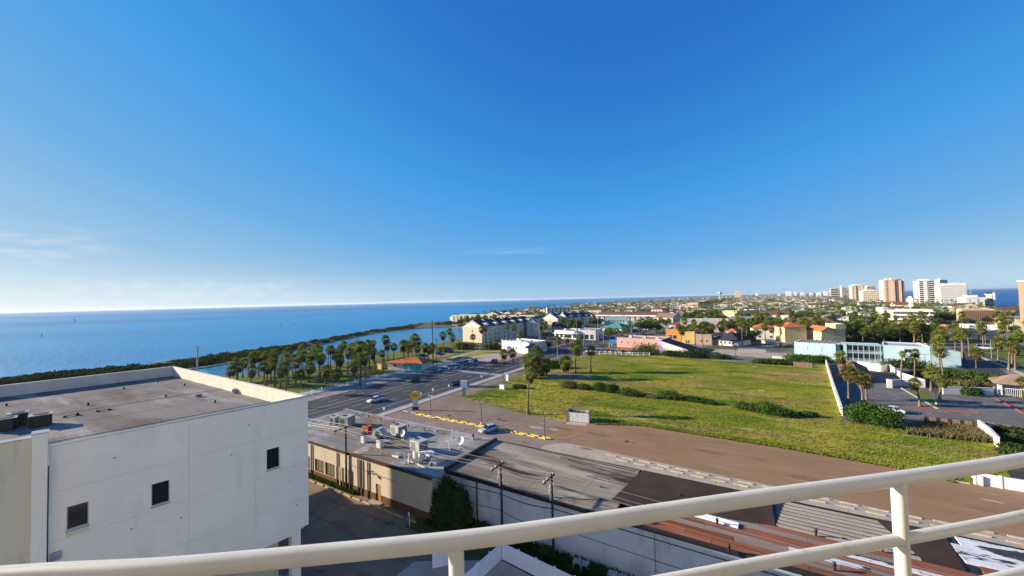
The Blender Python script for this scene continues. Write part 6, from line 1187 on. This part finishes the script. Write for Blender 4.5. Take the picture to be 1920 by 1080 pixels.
sheet('side_street_asphalt', GP([(1800, 668), (1840, 670), (1920, 722), (1960, 730), (1960, 760), (1870, 725), (1810, 704)]), .028, M['asphalt'])
sheet('motel_lawn', GP([(1815, 634), (1850, 634), (1960, 676), (1960, 700), (1860, 665), (1815, 655)]), .026, M['lawn'])
p, q_ = G(1820, 662), G(1925, 704); b = MB(); b.bar((p[0], p[1], 0), (q_[0], q_[1], 0), 1.2, .15); tag(b.build('kerb_edge', M['walk']), kind='structure')
# park kiosk and canopies
kp, kq = G(727, 693), G(791, 695); t, w = bldg('park_kiosk', 'park kiosk with rust orange hip roof and teal walls among the palms', kp, kq, 8, 3.0, 'offwhite', 'hip', 'tile', 1.7, 1.1, wins=(('f', 3, 1, 1.2, 1.2, 1.2, 0, 1),))
b = MB(); b.box(w*.5, -.05, 0, w+.05, -.002, 2.6); b.build('painted_wall', nmat('turquoise_mural', (.05, .42, .42), (.10, .50, .48), scale=1.5), t)
t = thing('tan_hut', 'small orange hut beside the park kiosk', 'hut', (*G(708, 692), 0)); b = MB(); b.box(0, 0, 0, 2.4, 2.4, 2.4); b.build('wall', M['yellow'], t); b = MB(); b.box(-.3, -.3, 2.4, 2.7, 2.7, 2.6); b.build('roof', M['tanroof'], t)
for (px, py, w_, lb) in ((770, 680, 7, 'blue fabric canopy behind the park kiosk'), (800, 676, 8, 'blue fabric canopy beside the tall steel pole'), (822, 672, 7, 'blue fabric canopy at the edge of the park lawn')):
    x, y = G(px, py); t = thing('shade_canopy', lb, 'canopy', (x, y, 0), R(12)); b = MB(); b.loft([[(0, yy, 2.6), (w_/2, yy, 3.6), (w_, yy, 2.6), (w_, yy, 2.52), (w_/2, yy, 3.52), (0, yy, 2.52)] for yy in (0, 5)]); b.build('canvas', M['bluecloth'], t)
    for (xx_, yy) in ((.1, .1), (w_-.1, .1), (.1, 4.9), (w_-.1, 4.9)): b = MB(); b.tube((xx_, yy, 0), (xx_, yy, 2.55), .06, n=6); b.build('post', M['galv'], t)
sheet('park_path', GP([(790, 690), (850, 668), (905, 655), (985, 652), (1010, 662), (960, 672), (900, 680), (840, 700)]), .032, M['concrete'])
sheet('park_lawn', GP([(850, 672), (905, 657), (940, 656), (952, 659), (900, 665), (850, 676)]), .045, M['grass']); sheet('park_lawn', GP([(800, 668), (836, 656), (868, 658), (850, 665), (812, 674)]), .045, M['grass'])
# ---------------------------------------------------------------- towers
M['edget'] = wallm('brown_tan_concrete', (.36, .24, .155))
def tower(name, label, pxl, pxr, ytop, Y, depth, wm, floors, style='balc', bays=5, skew=0, base=0, side=True):
    xl, z1 = W(pxl, ytop, Y+depth if pxl > 1440 and Y < 1600 else Y); xr, z1 = W(pxr, ytop, Y); w = xr-xl; h = z1; t = thing(name, label, 'tower' if h > 25 else 'building', (xl, Y, base), skew)
    b = MB(); b.box(0, 0, 0, w, depth, h); b.build('shaft', M[wm], t); fh = h/floors
    b = MB(); b.box(w*.2, depth*.2, h, w*.75, depth*.8, h+3); b.build('penthouse', M[wm], t); b = MB(); b.box(-.3, -.3, h-.2, w+.3, depth+.3, h+.5); b.build('parapet', M['offwhite'], t)
    gm = MB()
    for f_ in range(1, floors):
        if style == 'balc':
            b = MB(); b.box(0, -1.6, f_*fh, w, -.01, f_*fh+fh*.36); b.build('balcony_band', M['offwhite'] if wm != 'pinktower' else M['cream'], t)
            b = MB(); b.box(w*.03, -.06, f_*fh+fh*.36, w*.97, -.012, f_*fh+fh*.95); b.build('window_band', M['glass'], t)
        elif style == 'punch':
            for k in range(bays): ww = w/bays*.3; x_ = w*(k+.5)/bays; b = MB(); b.box(x_-ww/2, -.08, f_*fh+fh*.25, x_+ww/2, -.01, f_*fh+fh*.75); b.build('window', M['glass'], t)
        if not side: continue
        b = MB(); b.box(-1.4, depth*.1, f_*fh, -.01, depth*.9, f_*fh+.9); b.build('side_balcony', M['offwhite'], t)
        b = MB(); b.box(-.05, depth*.12, f_*fh+.9, -.012, depth*.88, f_*fh+fh*.95); b.build('side_window', M['greyw'], t)
    return t, w, h
def rib(t, x0, x1, h, mt, y=-2.2): b = MB(); b.box(x0, y, 0, x1, -1.61 if y < -2 else -.02, h); b.build('rib', M[mt], t)
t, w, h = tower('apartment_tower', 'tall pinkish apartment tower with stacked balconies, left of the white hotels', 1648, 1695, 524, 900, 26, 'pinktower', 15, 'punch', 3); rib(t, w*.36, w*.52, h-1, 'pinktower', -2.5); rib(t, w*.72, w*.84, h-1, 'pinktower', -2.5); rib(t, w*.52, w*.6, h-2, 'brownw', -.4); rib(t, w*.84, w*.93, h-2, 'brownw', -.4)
b = MB(); b.box(w*.36, -2.5, h, w*.66, 10, h+3.2); b.build('crown', M['pinktower'], t)
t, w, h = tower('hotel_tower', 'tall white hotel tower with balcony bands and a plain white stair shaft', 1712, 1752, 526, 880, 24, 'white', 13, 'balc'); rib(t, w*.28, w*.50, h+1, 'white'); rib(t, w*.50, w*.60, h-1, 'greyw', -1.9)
t, w, h = tower('glass_block', 'dark blue glass block peeking over the white hotels', 1753, 1776, 524, 960, 20, 'greyw', 12, 'none'); b = MB(); b.box(0, -.3, h*.5, w, -.01, h-.5); b.build('curtain_wall', plain('blue_curtain_wall', (.03, .10, .2), .1), t)
t, w, h = tower('slab_hotel', 'broad white hotel slab with rows of small windows', 1752, 1812, 534, 850, 22, 'offwhite', 10, 'punch', 12); b = MB(); b.box(w*.5, 2, h, w, 18, h+3.4); b.build('upper_floor', M['white'], t)
for f_ in range(4): b = MB(); b.box(w, 1, h-4-f_*4.3, w+5, 16, h-3-f_*4.3); b.build('end_terrace', M['white'], t)
t, w, h = tower('white_beach_hall', 'low white windowless block in front of the sea', 1795, 1846, 558, 640, 20, 'white', 3, 'none'); 
for k in (.18, .6, .66): b = MB(); b.box(w*k, -.15, 0, w*k+.5, -.01, h-1); b.build('joint', M['greyw'], t)
t, w, h = tower('beach_pavilion', 'white framed pavilion with teal glass beside the sea', 1846, 1864, 552, 650, 18, 'glassteal', 4, 'none'); b = MB(); b.box(w-1, -1.2, 0, w+.4, -.01, h+2); b.box(-.3, -1.2, h*.45, w-1, -.01, h*.55); b.box(-.3, -1.2, h-.6, w-1, -.01, h+.4); b.build('frame', M['white'], t)
t, w, h = tower('edge_tower', 'salmon and tan tower cut off by the right picture edge', 1908, 1990, 524, 330, 30, 'edget', 9, 'none', side=False); b = MB(); b.box(w*.02, -.5, 0, w*.12, -.01, h-.5); b.build('rib', M['brownw'], t); b = MB(); b.box(w*.13, -.35, h*.55, w*.9, -.01, h-.6); b.build('painted_panel', M['salmon'], t)
for k in range(2): b = MB(); b.box(w*.2, -.42, h*(.58+.13*k), w*.34, -.36, h*(.66+.13*k)); b.build('window', M['vinyl'], t)
t, w, h = tower('beige_block', 'wide beige apartment block left of the pink tower with low balconies', 1612, 1648, 545, 1000, 24, 'cream', 8, 'punch', 8)
t, w, h = tower('beige_block', 'taller beige block behind the wide one left of the pink tower', 1592, 1622, 535, 1150, 24, 'cream', 11, 'punch', 4); rib(t, w*.3, w*.42, h, 'brownw', -.5)
t, w, h = tower('brown_capped_block', 'beige block with dark top floor left of the pink tower', 1620, 1642, 537, 1250, 24, 'tan', 9, 'balc')
FAR = [(1557, 1572, 541, 1900, 'pinktower', 'small far pinkish tower at the left of the skyline group'), (1568, 1576, 541, 2100, 'greyw', 'small far grey blue tower beside the pinkish one'), (1577.5, 1580, 537, 1700, 'white', 'slim far white tower like a mast'), (1580, 1592, 541, 1700, 'cream', 'far cream tower right of the slim white one'), (1545, 1553, 544, 2600, 'white', 'far white tower with a dark top'), (1531, 1540, 546, 3000, 'offwhite', 'faint low white block on the skyline'), (1518, 1524, 547, 3300, 'white', 'faint white tower on the skyline, second of the row'), (1500, 1507, 546, 3400, 'offwhite', 'faint white tower on the skyline, third of the row'), (1489, 1494, 545, 3400, 'white', 'faint slim white tower on the skyline'), (1473, 1484, 544, 3200, 'offwhite', 'wide pale tower on the middle skyline'), (1459, 1463, 548, 3600, 'cream', 'tiny pale tower left of the wide one'), (1377, 1389, 546, 2600, 'pinktower', 'castle like pale tower on the skyline left of centre'), (1508, 1512, 547, 3600, 'greyw', 'faint grey tower on the skyline'), (1602, 1612, 541, 1500, 'cream', 'cream block between the skyline groups'), (1416, 1421, 550, 3800, 'white', 'tiny white block far on the skyline'), (1700, 1712, 560, 700, 'cream', 'low cream block between the pink and white towers')]
for (a_, c_, yt, Y, wm, lb) in FAR: tower('far_tower', lb, a_, c_, yt+(2.6 if Y > 2000 and a_ > 1450 else 0), Y, 22, wm, 6 if Y > 1800 else 9, 'balc' if Y < 2200 else 'none')
x_, z_ = W(1350, 551, 1800); t = thing('water_tower', 'pale blue water tower standing on the far skyline', 'water tower', (x_, 1800, 0)); hz = z_
b = MB(); b.tube((0, 0, 0), (0, 0, hz-2), 2.2, 1.8, n=12); b.build('stem', M['motel'], t)
b = MB(); b.loft([[(9*math.sin(p_)*math.cos(a), 9*math.sin(p_)*math.sin(a), hz+3.5-5.5*math.cos(p_)) for a in np.linspace(0, 6.283, 20, endpoint=False)] for p_ in np.linspace(.15, 2.99, 12)], smooth=True); b.build('tank', M['motel'], t)
# ---------------------------------------------------------------- the town: houses, palms and trees street by street
TAKEN = []
for o in list(C.objects):
    if o.parent is None and o.get('category') in ('building', 'house', 'townhouses', 'tower'):
        xs_, ys_ = [], []
        ca, sa_ = math.cos(o.rotation_euler.z), math.sin(o.rotation_euler.z)
        for ch in o.children:
            if ch.type == 'MESH' and len(ch.data.vertices):
                for c_ in ch.bound_box: xs_.append(o.location.x+c_[0]*ca-c_[1]*sa_); ys_.append(o.location.y+c_[0]*sa_+c_[1]*ca)
        if xs_: TAKEN.append((min(xs_)-3, min(ys_)-3, max(xs_)+3, max(ys_)+3))
def free(x, y, r_=0): return not any(a-r_ < x < c+r_ and b_-r_ < y < d+r_ for a, b_, c, d in TAKEN)
def westx(y):
    P_ = [(205, -170), (233, -180), (300, -240), (352, -296), (400, -345), (441, -370), (573, -384), (776, -415), (1200, -480), (2177, -525), (3900, -515), (9000, -300)]
    for (y0, x0), (y1, x1) in zip(P_, P_[1:]):
        if y0 <= y <= y1: return x0+(x1-x0)*(y-y0)/(y1-y0)
    return -120
def eastx(y):
    P_ = [(0, 240), (675, 255), (828, 265), (1080, 278), (1385, 303), (2100, 333), (3900, 362), (7000, 380), (9000, 345)]
    for (y0, x0), (y1, x1) in zip(P_, P_[1:]):
        if y0 <= y <= y1: return x0+(x1-x0)*(y-y0)/(y1-y0)
    return 240
def onroad(x, y): return -118 < x < -76 or abs((y % 92)-4) < 5 or (abs(((x+400) % 150)-6) < 5 and x > -70)
def inview(x, y): return x > -1.2*y and True
# town streets
b = MB()
y = 276
while y < 2400: b.add([(westx(y)+12, y-1, .012), (eastx(y)-30, y-1, .012), (eastx(y)-30, y+9, .012), (westx(y)+12, y+9, .012)], [(0, 1, 2, 3)]); y += 92
tag(b.build('street_asphalt', M['asphalt']), kind='structure')
b = MB()
for xs_ in (50, 200): b.box(xs_+1-5, 300, 0, xs_+1+5, 2600, .018)
tag(b.build('avenue_asphalt', M['asphalt']), kind='structure')
walls = ['white', 'offwhite', 'cream', 'tan', 'offwhite', 'salmon', 'motel', 'greyw', 'white', 'offwhite', 'cream', 'tan']; roofs = ['greyroof', 'brownroof', 'greyroof', 'tanroof', 'greyroof', 'greyroof', 'darkroof', 'tanroof', 'whiteroof', 'greyroof', 'darkroof', 'brownroof']
def proto(k):
    q = random.Random(50+k); w = q.uniform(11, 19); d_ = q.uniform(9, 14); h = q.choice((3.4, 5.6, 6.4, 6.4, 8.6)); rk = q.choice(('hip', 'hip', 'gablex', 'gabley', 'flat'))
    t, _ = bldg('town_house', 'x', (0, 0), (w, 0), d_, h, walls[k % 12], rk, roofs[(k*5+3) % 12], q.uniform(1.8, 2.8), .5, wins=(('f', 3 if w < 15 else 4, 1 if h < 4 else 2 if h < 8 else 3, 1.3, 1.4, 1.1, 2.8, .6), ('l', 2, 1 if h < 4 else 2, 1.2, 1.3, 1.1, 2.8, .8)), par=.4, cat='house')
    for o in list(t.children):
        for g_ in list(o.children):
            if g_.name.startswith('pane') and False: pass
    t['dims'] = (w, d_, h); return t
NP = 12; protos = [proto(k) for k in range(NP)]
stylew = {'white': 'white', 'offwhite': 'off white', 'cream': 'cream', 'tan': 'tan', 'paleyellow': 'pale yellow', 'salmon': 'salmon', 'motel': 'pale blue', 'greyw': 'grey', 'mint': 'mint'}
styler = {'greyroof': 'grey', 'brownroof': 'brown', 'whiteroof': 'white', 'tanroof': 'tan', 'tile': 'orange', 'darkroof': 'dark', 'motelroof': 'pale metal', 'redroof': 'red'}
spots = []
q = random.Random(4)
y = 268.0
while y < 2600:
    x = westx(y)+14
    while x < eastx(y)-24:
        xx_, yy_ = x+q.uniform(-3, 3), y+q.uniform(-3, 3)
        if not onroad(xx_, yy_) and free(xx_, yy_, 8) and q.random() < .78 and not (yy_ < 420 and xx_ < -125) and not (yy_ < 340 and xx_ > -72) and not (yy_ < 420 and xx_ > 66): spots.append((xx_, yy_))
        x += q.uniform(21, 30)
    y += 24.5
spots += [(q.uniform(70, 130), q.uniform(225, 262)) for _ in range(0)]
spots.sort(key=lambda p: math.hypot(*p)); used = [False]*NP
near = spots[:285]; far = spots[285:]
def house_at(i, x, y):
    k = q.randrange(NP)
    if not used[k]: o = protos[k]; used[k] = True
    else: o = copy_tree(protos[k])
    w, d_, h = protos[k]['dims']; o.location = (x, y, 0); o.rotation_euler.z = R(q.choice((0, 0, 90, 180))+q.uniform(-5, 5)); s_ = q.uniform(.85, 1.2); o.scale = (s_, s_, s_)
    c1, c2 = stylew[walls[k % 12]], styler[roofs[(k*5+3) % 12]]
    side = 'west of the boulevard' if x < -97 else 'east of the boulevard'; dist = 'near' if y < 520 else 'middle' if y < 850 else 'far'
    tag(o, f'{c1} town house with {c2} roof in the {dist} streets {side}', 'house', f'{c1} houses with {c2} roofs, {dist} streets {side}')
for i, (x, y) in enumerate(near): house_at(i, x, y)
for k in range(NP):
    if not used[k]: protos[k].location = (40+k*22, 700, 0); tag(protos[k], f'{stylew[walls[k % 12]]} town house with {styler[roofs[(k*5+3) % 12]]} roof standing alone of its kind', 'house')
# the houses beyond: one mass of small walls and roofs
mats = [M['white'], M['cream'], M['tan'], M['offwhite'], M['greyroof'], M['brownroof'], M['whiteroof'], M['tile'], M['glass']]
b = MB(); far += [(q.uniform(westx(yy)+10, eastx(yy)-20), yy) for yy in (2600+6000*q.random()**1.6 for _ in range(900))]
for (x, y) in far:
    w = q.uniform(10, 22); d_ = q.uniform(9, 15); h = q.choice((3.5, 6, 6.5, 9)); wm = q.randrange(4); rm = q.choice((4, 4, 6, 4, 5, 4, 4, 5, 6, 4, 6, 7, 4))
    b.box(x, y, 0, x+w, y+d_, h, wm); v = [(x-.4, y-.4, h+.01), (x+w+.4, y-.4, h+.01), (x+w+.4, y+d_+.4, h+.01), (x-.4, y+d_+.4, h+.01), (x+w*.3, y+d_/2, h+2.2), (x+w*.7, y+d_/2, h+2.2)]; b.add(v, [(0, 1, 5, 4), (1, 2, 5), (2, 3, 4, 5), (3, 0, 4)], rm)
    for k in range(3): b.box(x+w*(k+.3)/3, y-.05, 1, x+w*(k+.3)/3+1.4, y-.01, 2.4, 8)
tag(b.build('distant_houses', mats), 'mass of small pale houses fading towards the end of the island', 'houses', kind='stuff')
# trees
tp = []; q2 = random.Random(8)
def treespot(x, y): return free(x, y, 1) and not (-117 < x < -78)
while len(tp) < 4800:
    yy_ = 215+1500*q2.random()**1.35; x = q2.uniform(max(westx(yy_)+5, -480), eastx(yy_)-14)
    if yy_ < 300 and (x < -120 or -66 < x < 66 and yy_ < 262): continue
    if -70 < x < 0 and yy_ < 300: continue
    if x > 64 and yy_ < 430 and q2.random() < .7: continue
    if abs((yy_ % 92)-4) < 5 or not treespot(x, yy_): continue
    if any(abs(x-hx-8) < 9 and abs(yy_-hy-6) < 8 for hx, hy in near[:150] if abs(hx-x) < 30) and q2.random() < .35: continue
    tp.append((x, yy_))
tp.sort(key=lambda p: math.hypot(*p))
for i, (x, y) in enumerate(tp[:560]):
    side = 'west of the boulevard' if x < -97 else 'east of the boulevard'; dist = 'nearest' if y < 330 else 'near' if y < 420 else 'middle' if y < 520 else 'farther'; side = side if x < 66 else 'towards the beach'
    if i % 2 or (x > 64 and y < 430): palm(x, y, q2.uniform(6, 11), f'slender fan palm among the {dist} town houses {side}', f'town palms, {dist} streets {side}', q2.uniform(1.1, 1.5), name='town_palm', simple=y > 330)
    else:
        k = q2.randrange(6); kn = ('dark', 'olive', 'dark', 'bright green', 'olive', 'dark')[k]
        tree(x, y, q2.uniform(.8, 1.8), f'{kn} broad leafy tree among the {dist} town houses {side}', f'{kn} town trees, {dist} streets {side}', k, name='town_tree')
mg = [(x, y, q2.uniform(3, 6), q2.uniform(2.2, 4.6), q2.uniform(2.2, 4.6), q2.uniform(2.0, 3.6)) for x, y in tp[560:]]
tag(place('town_trees_mass', leaf_cloud(55, mg, 240000, .8, shell=.55, name='town_trees_mass', mat_=M['leaf2'])), 'mass of trees filling the farther streets of the town', 'trees', kind='stuff')
mg = []
for _ in range(8000):
    yy_ = 1300+7500*q2.random()**1.9; x = q2.uniform(westx(yy_)+4, eastx(yy_)-10); r_ = q2.uniform(3, 7); mg.append((x, yy_, q2.uniform(2.5, 6), r_*1.2, r_, q2.uniform(2.2, 4)))
tag(place('far_woodland', leaf_cloud(56, mg, 190000, 2.0, shell=.5, name='far_woodland', mat_=M['leaf'])), 'dark line of trees running to the end of the island', 'woodland', kind='stuff')
# palms on the skyline stand out of the mass
b2 = []
V = []; F = []
rg = np.random.default_rng(12)
for _ in range(2600):
    yy_ = 480+1900*rg.random()**1.5; x = rg.uniform(westx(yy_)+6, eastx(yy_)-10)
    if not treespot(x, yy_): continue
    h = rg.uniform(8, 14); r_ = rg.uniform(1.6, 2.6); o = len(V); V += [(x-.2, yy_, 0), (x+.2, yy_, 0), (x+.15, yy_, h), (x-.15, yy_, h), (x, yy_-.2, 0), (x, yy_+.2, 0), (x, yy_+.15, h), (x, yy_-.15, h)]; F += [(o, o+1, o+2, o+3), (o+4, o+5, o+6, o+7)]
    for k in range(11):
        a = k*.571*2; e = rg.uniform(-.5, 1.1); d_ = np.array([math.cos(a)*math.cos(e), math.sin(a)*math.cos(e), math.sin(e)])*r_; s_ = np.array([-math.sin(a), math.cos(a), .3])*r_*.28; c_ = np.array([x, yy_, h]); o = len(V)
        V += [tuple(c_), tuple(c_+d_*.6+s_), tuple(c_+d_+(0, 0, -.4)), tuple(c_+d_*.6-s_)]; F.append((o, o+1, o+2, o+3))
me = bpy.data.meshes.new('distant_palms'); me.from_pydata([tuple(map(float, v)) for v in V], [], F); me.materials.append(M['palm']); tag(place('distant_palms', me), 'scattered palm crowns over the distant roofs', 'palms', kind='stuff')
for (px, by, cy, lb) in ((1277, 650, 618, 'fan palm before the orange and yellow shops, leftmost of four'), (1303, 651, 613, 'fan palm before the yellow shop, second from the left'), (1318, 652, 615, 'fan palm with brown skirt before the yellow shop, third of four'), (1336, 651, 614, 'fan palm before the tan shop wing, rightmost of four'), (1354, 652, 610, 'slender palm beside the dark hip-roofed pavilion'), (1392, 650, 610, 'dense tall palm left of the cream house, front one'), (1400, 646, 606, 'dense tall palm left of the cream house, back one'), (1464, 648, 606, 'tall palm between the cream and yellow houses'), (1536, 640, 600, 'palm between the yellow house and the villa')):
    x, y = G(px, by); palm(x, y, Zat(px, cy, x, y), lb, crown=1.5)
# motel palms and hedges, groups at the right
for (px, py, n_, sp, lb, gr) in ((1640, 640, 14, 16, 'fan palm in the thick group behind the pale blue motel', 'palms behind the pale blue motel'), (1725, 640, 18, 18, 'fan palm in the group right behind the motel roofs', 'palms right behind the motel'), (1700, 600, 9, 24, 'fan palm in front of the cream motel', 'palms before the cream motel'), (1770, 598, 10, 24, 'fan palm at the foot of the white hotels', 'palms at the foot of the white hotels'), (1395, 628, 8, 12, 'fan palm between the dark pavilion and the cream house', 'palms left of the cream house'), (1465, 625, 6, 10, 'fan palm between the cream and yellow houses', 'palms between the cream and yellow houses'), (1290, 642, 5, 12, 'fan palm in front of the yellow shop', 'palms in front of the yellow shop'), (1850, 640, 7, 22, 'fan palm along the beach side street', 'palms along the beach side street'), (1060, 625, 8, 14, 'fan palm behind the low white buildings', 'palms behind the low white buildings')):
    x0, y0 = G(px, py)
    for k in range(n_):
        x, y = x0+q2.uniform(-sp, sp), y0+q2.uniform(-sp*.35, sp*.35)
        palm(x, y, q2.uniform(6.5, 9.5), lb, gr, q2.uniform(1.2, 1.6))
for (px, py, rx, ry, rz, lb) in ((1615, 638, 9, 5, 5.5, 'dark rounded tree mass left of the cabin roof'), (1655, 640, 8, 5, 6.5, 'dark green rounded tree behind the motel galleries'), (1712, 640, 10, 5, 5.5, 'dark rounded tree mass right of the cabin roof'), (1752, 600, 16, 8, 9, 'big pale green tree mass before the slab hotel'), (1735, 604, 10, 6, 7, 'olive tree mass left of the big pale green one'), (1690, 604, 12, 6, 7, 'olive tree mass before the pink tower'), (1462, 634, 4, 4, 6, 'tall dark tree between the cream and yellow houses'), (1398, 640, 5, 4, 6, 'tall dark tree left of the cream house')):
    x, y = G(px, py); bush(x, y, rx, ry, rz, lb, mat_='leaf' if 'dark' in lb else 'leaf2', n=2600, size=.5, lumps=9, name='tree_clump', cat='tree')
# ---------------------------------------------------------------- small street things
def small_sign(px, py, h, lb, mt='vinyl'):
    x, y = G(px, py); t = thing('road_sign', lb, 'road sign', (x, y, .02), R(15)); b = MB(); b.tube((0, 0, 0), (0, 0, h), .035, n=6); b.build('post', M['galv'], t); b = MB(); b.box(-.3, -.06, h-.6, .3, -.035, h); b.build('plate', M[mt], t)
for (px, py, h, lb) in ((720, 776, 1.6, 'tiny pale kerb marker nearest the yellow sign'), (789, 752, 2.4, 'small road sign behind the yellow sign'), (812, 744, 2.4, 'small road sign right of the double-headed lamp'), (842, 732, 1.8, 'small pale marker on the sidewalk before the green-posted sign'), (903, 716, 2.2, 'small road sign beyond the green-posted sign'), (660, 708, 2.2, 'small yellow-green sign by the park fence')):
    small_sign(px, py, h, lb)
for (px, py, r_, lb) in ((842, 780, .5, 'iron manhole cover in the brown stalls'), (935, 786, .45, 'dark drain cover in the stalls before the slim palm'), (1175, 828, .4, 'drain cover near the lamp shadow on the reddish lot')):
    x, y = G(px, py); t = thing('manhole_cover', lb, 'manhole cover', (x, y, .048)); b = MB(); b.tube((0, 0, 0), (0, 0, .015), r_, n=16); b.build('lid', M['black'], t)
# oil stains, tyre marks and patches on the lots: thin repairs lying on the paving
pr = random.Random(31); patchm = nmat('tar_patch', (.17, .118, .082), (.22, .15, .10), scale=1.5, rough=.95)
def blob(px, py, rx, ry, m_, z, n=14):
    x, y = G(px, py); a0 = pr.uniform(0, 3)
    pts = [(x+math.cos(a0+6.283*i/n)*rx*pr.uniform(.7, 1.15), y+math.sin(a0+6.283*i/n)*ry*pr.uniform(.7, 1.15)) for i in range(n)]
    pts.sort(key=lambda p: math.atan2((p[1]-y)/ry, (p[0]-x)/rx)); b = MB(); b.add([(p[0], p[1], z) for p in pts], [tuple(range(n))]); tag(b.build('pavement_patch', m_), kind='structure')
for (px, py, rx, ry) in ((860, 776, 1.2, .5), (940, 800, .9, .4), (1060, 805, 2.2, .8), (1120, 815, 3.0, .8), (1330, 848, 2.5, .7), (1520, 900, 3, .9), (985, 830, 1.0, .5), (1100, 842, 1.4, .4), (760, 775, 1.2, .4), (700, 935, 1.6, .5), (640, 985, 2.0, .7), (1420, 862, 1.6, .4)):
    blob(px, py, rx, ry, patchm, .058)
pale = nmat('spilt_cement', (.42, .37, .31), (.30, .24, .19), scale=.9, rough=.95)
for (px, py, rx, ry) in ((1005, 802, 2.2, .9), (1040, 806, 1.4, .6), (1860, 940, 1.2, .4)): blob(px, py, rx, ry, pale, .057)
b = MB()
for k in range(9):
    x = pr.uniform(-70, 25); y = pr.uniform(70, 80); dx = pr.uniform(4, 9); b.bar((x, y, .0565), (x+dx, y+pr.uniform(-1.6, 1.2), .0565), .035, .003)
tag(b.build('pavement_crack', patchm), kind='structure')
# litter and scraps in the field and along the apron
for (px, py, w_, lb) in ((1414, 688, .9, 'pale concrete scrap far out in the field'), (1427, 733, .7, 'white scrap lying in the middle of the field'), (1823, 820, .9, 'white scrap in the weeds near the short white wall'), (1250, 690, 1.0, 'pale slab flush with the far grass')):
    x, y = G(px, py); box_thing('concrete_scrap', lb, 'scrap', M['walk'], (x-w_, y-w_*.4, .02, x+w_, y+w_*.4, .16))
# rooftop plant on the shops of the middle distance
n_ = 0
for o in [o for o in C.objects if o.parent is None and o.get('category') == 'building' and o.name.split('.')[0] in ('orange_shop', 'yellow_shop', 'beige_store', 'white_shopfront', 'mint_building', 'salmon_building', 'ochre_store', 'terrace_motel', 'white_restaurant', 'grey_store_wing', 'tan_shop', 'arcade_building')]:
    rf = [c for c in o.children if c.name.startswith('roof')]
    if not rf: continue
    bb = rf[0].bound_box; x0, x1 = bb[0][0], bb[6][0]; y0, y1 = bb[0][1], bb[6][1]; zt = bb[6][2]
    if o.name.startswith('arcade'): continue
    for k in range(3):
        u_, v_ = x0+(x1-x0)*(k+.5)/3, y0+(y1-y0)*pr.uniform(.3, .7); ca, sa_ = math.cos(o.rotation_euler.z), math.sin(o.rotation_euler.z)
        t = thing('rooftop_unit', 'grey rooftop unit on the roof of the '+o.name.split('.')[0].replace('_', ' '), 'rooftop unit', (o.location.x+u_*ca-v_*sa_, o.location.y+u_*sa_+v_*ca, zt), o.rotation_euler.z, 'rooftop units of the '+o.name.split('.')[0].replace('_', ' '))
        b = MB(); b.box(-.9, -.7, 0, .9, .7, 1.2); b.build('casing', M['hvac'], t); b = MB(); b.tube((0, 0, 1.2), (0, 0, 1.27), .45, n=10); b.build('fan_guard', M['black'], t)
# power poles and street lights down the boulevard and the town streets
for i, (x, y) in enumerate([(-77.2, 165+34*k) for k in range(16)]+[(-119.5, 200+38*k) for k in range(14)]+[(44, 300+44*k) for k in range(10)]):
    t = thing('street_light', 'street light on a pale pole along the far boulevard' if x < 0 else 'wooden power pole in the town east of the boulevard', 'street light' if x < 0 else 'power pole', (x, y, 0), 0, 'street lights along the far boulevard' if x < 0 else 'power poles in the eastern town')
    b = MB(); b.tube((0, 0, 0), (0, 0, 9.5), .13, .08, n=6); b.build('pole', M['galv' if x < 0 else 'wood'], t)
    b = MB(); s_ = -1 if x > -100 else 1; b.tube((0, 0, 9.4), (s_*2.4, 0, 9.8), .05, n=5) if x < 0 else b.box(-1.2, -.06, 8.8, 1.2, .06, 8.95); b.build('arm', M['galv' if x < 0 else 'wood'], t)
# ---------------------------------------------------------------- sea air between here and the end of the island
hm_ = bpy.data.materials.new('sea_haze'); hm_.use_nodes = True; hn = hm_.node_tree; hn.nodes.clear()
hv = hn.nodes.new('ShaderNodeVolumePrincipled'); hv.inputs['Color'].default_value = (.80, .88, 1.0, 1); hv.inputs['Density'].default_value = 3.5e-5; hv.inputs['Anisotropy'].default_value = .2
ho = hn.nodes.new('ShaderNodeOutputMaterial'); hn.links.new(hv.outputs[0], ho.inputs['Volume'])
b = MB(); b.box(-89000, -59000, -3.6, 89000, 89000, 66); o = b.build('haze', hm_); o['kind'] = 'stuff'; o['label'] = 'thin sea haze over the island and the water'
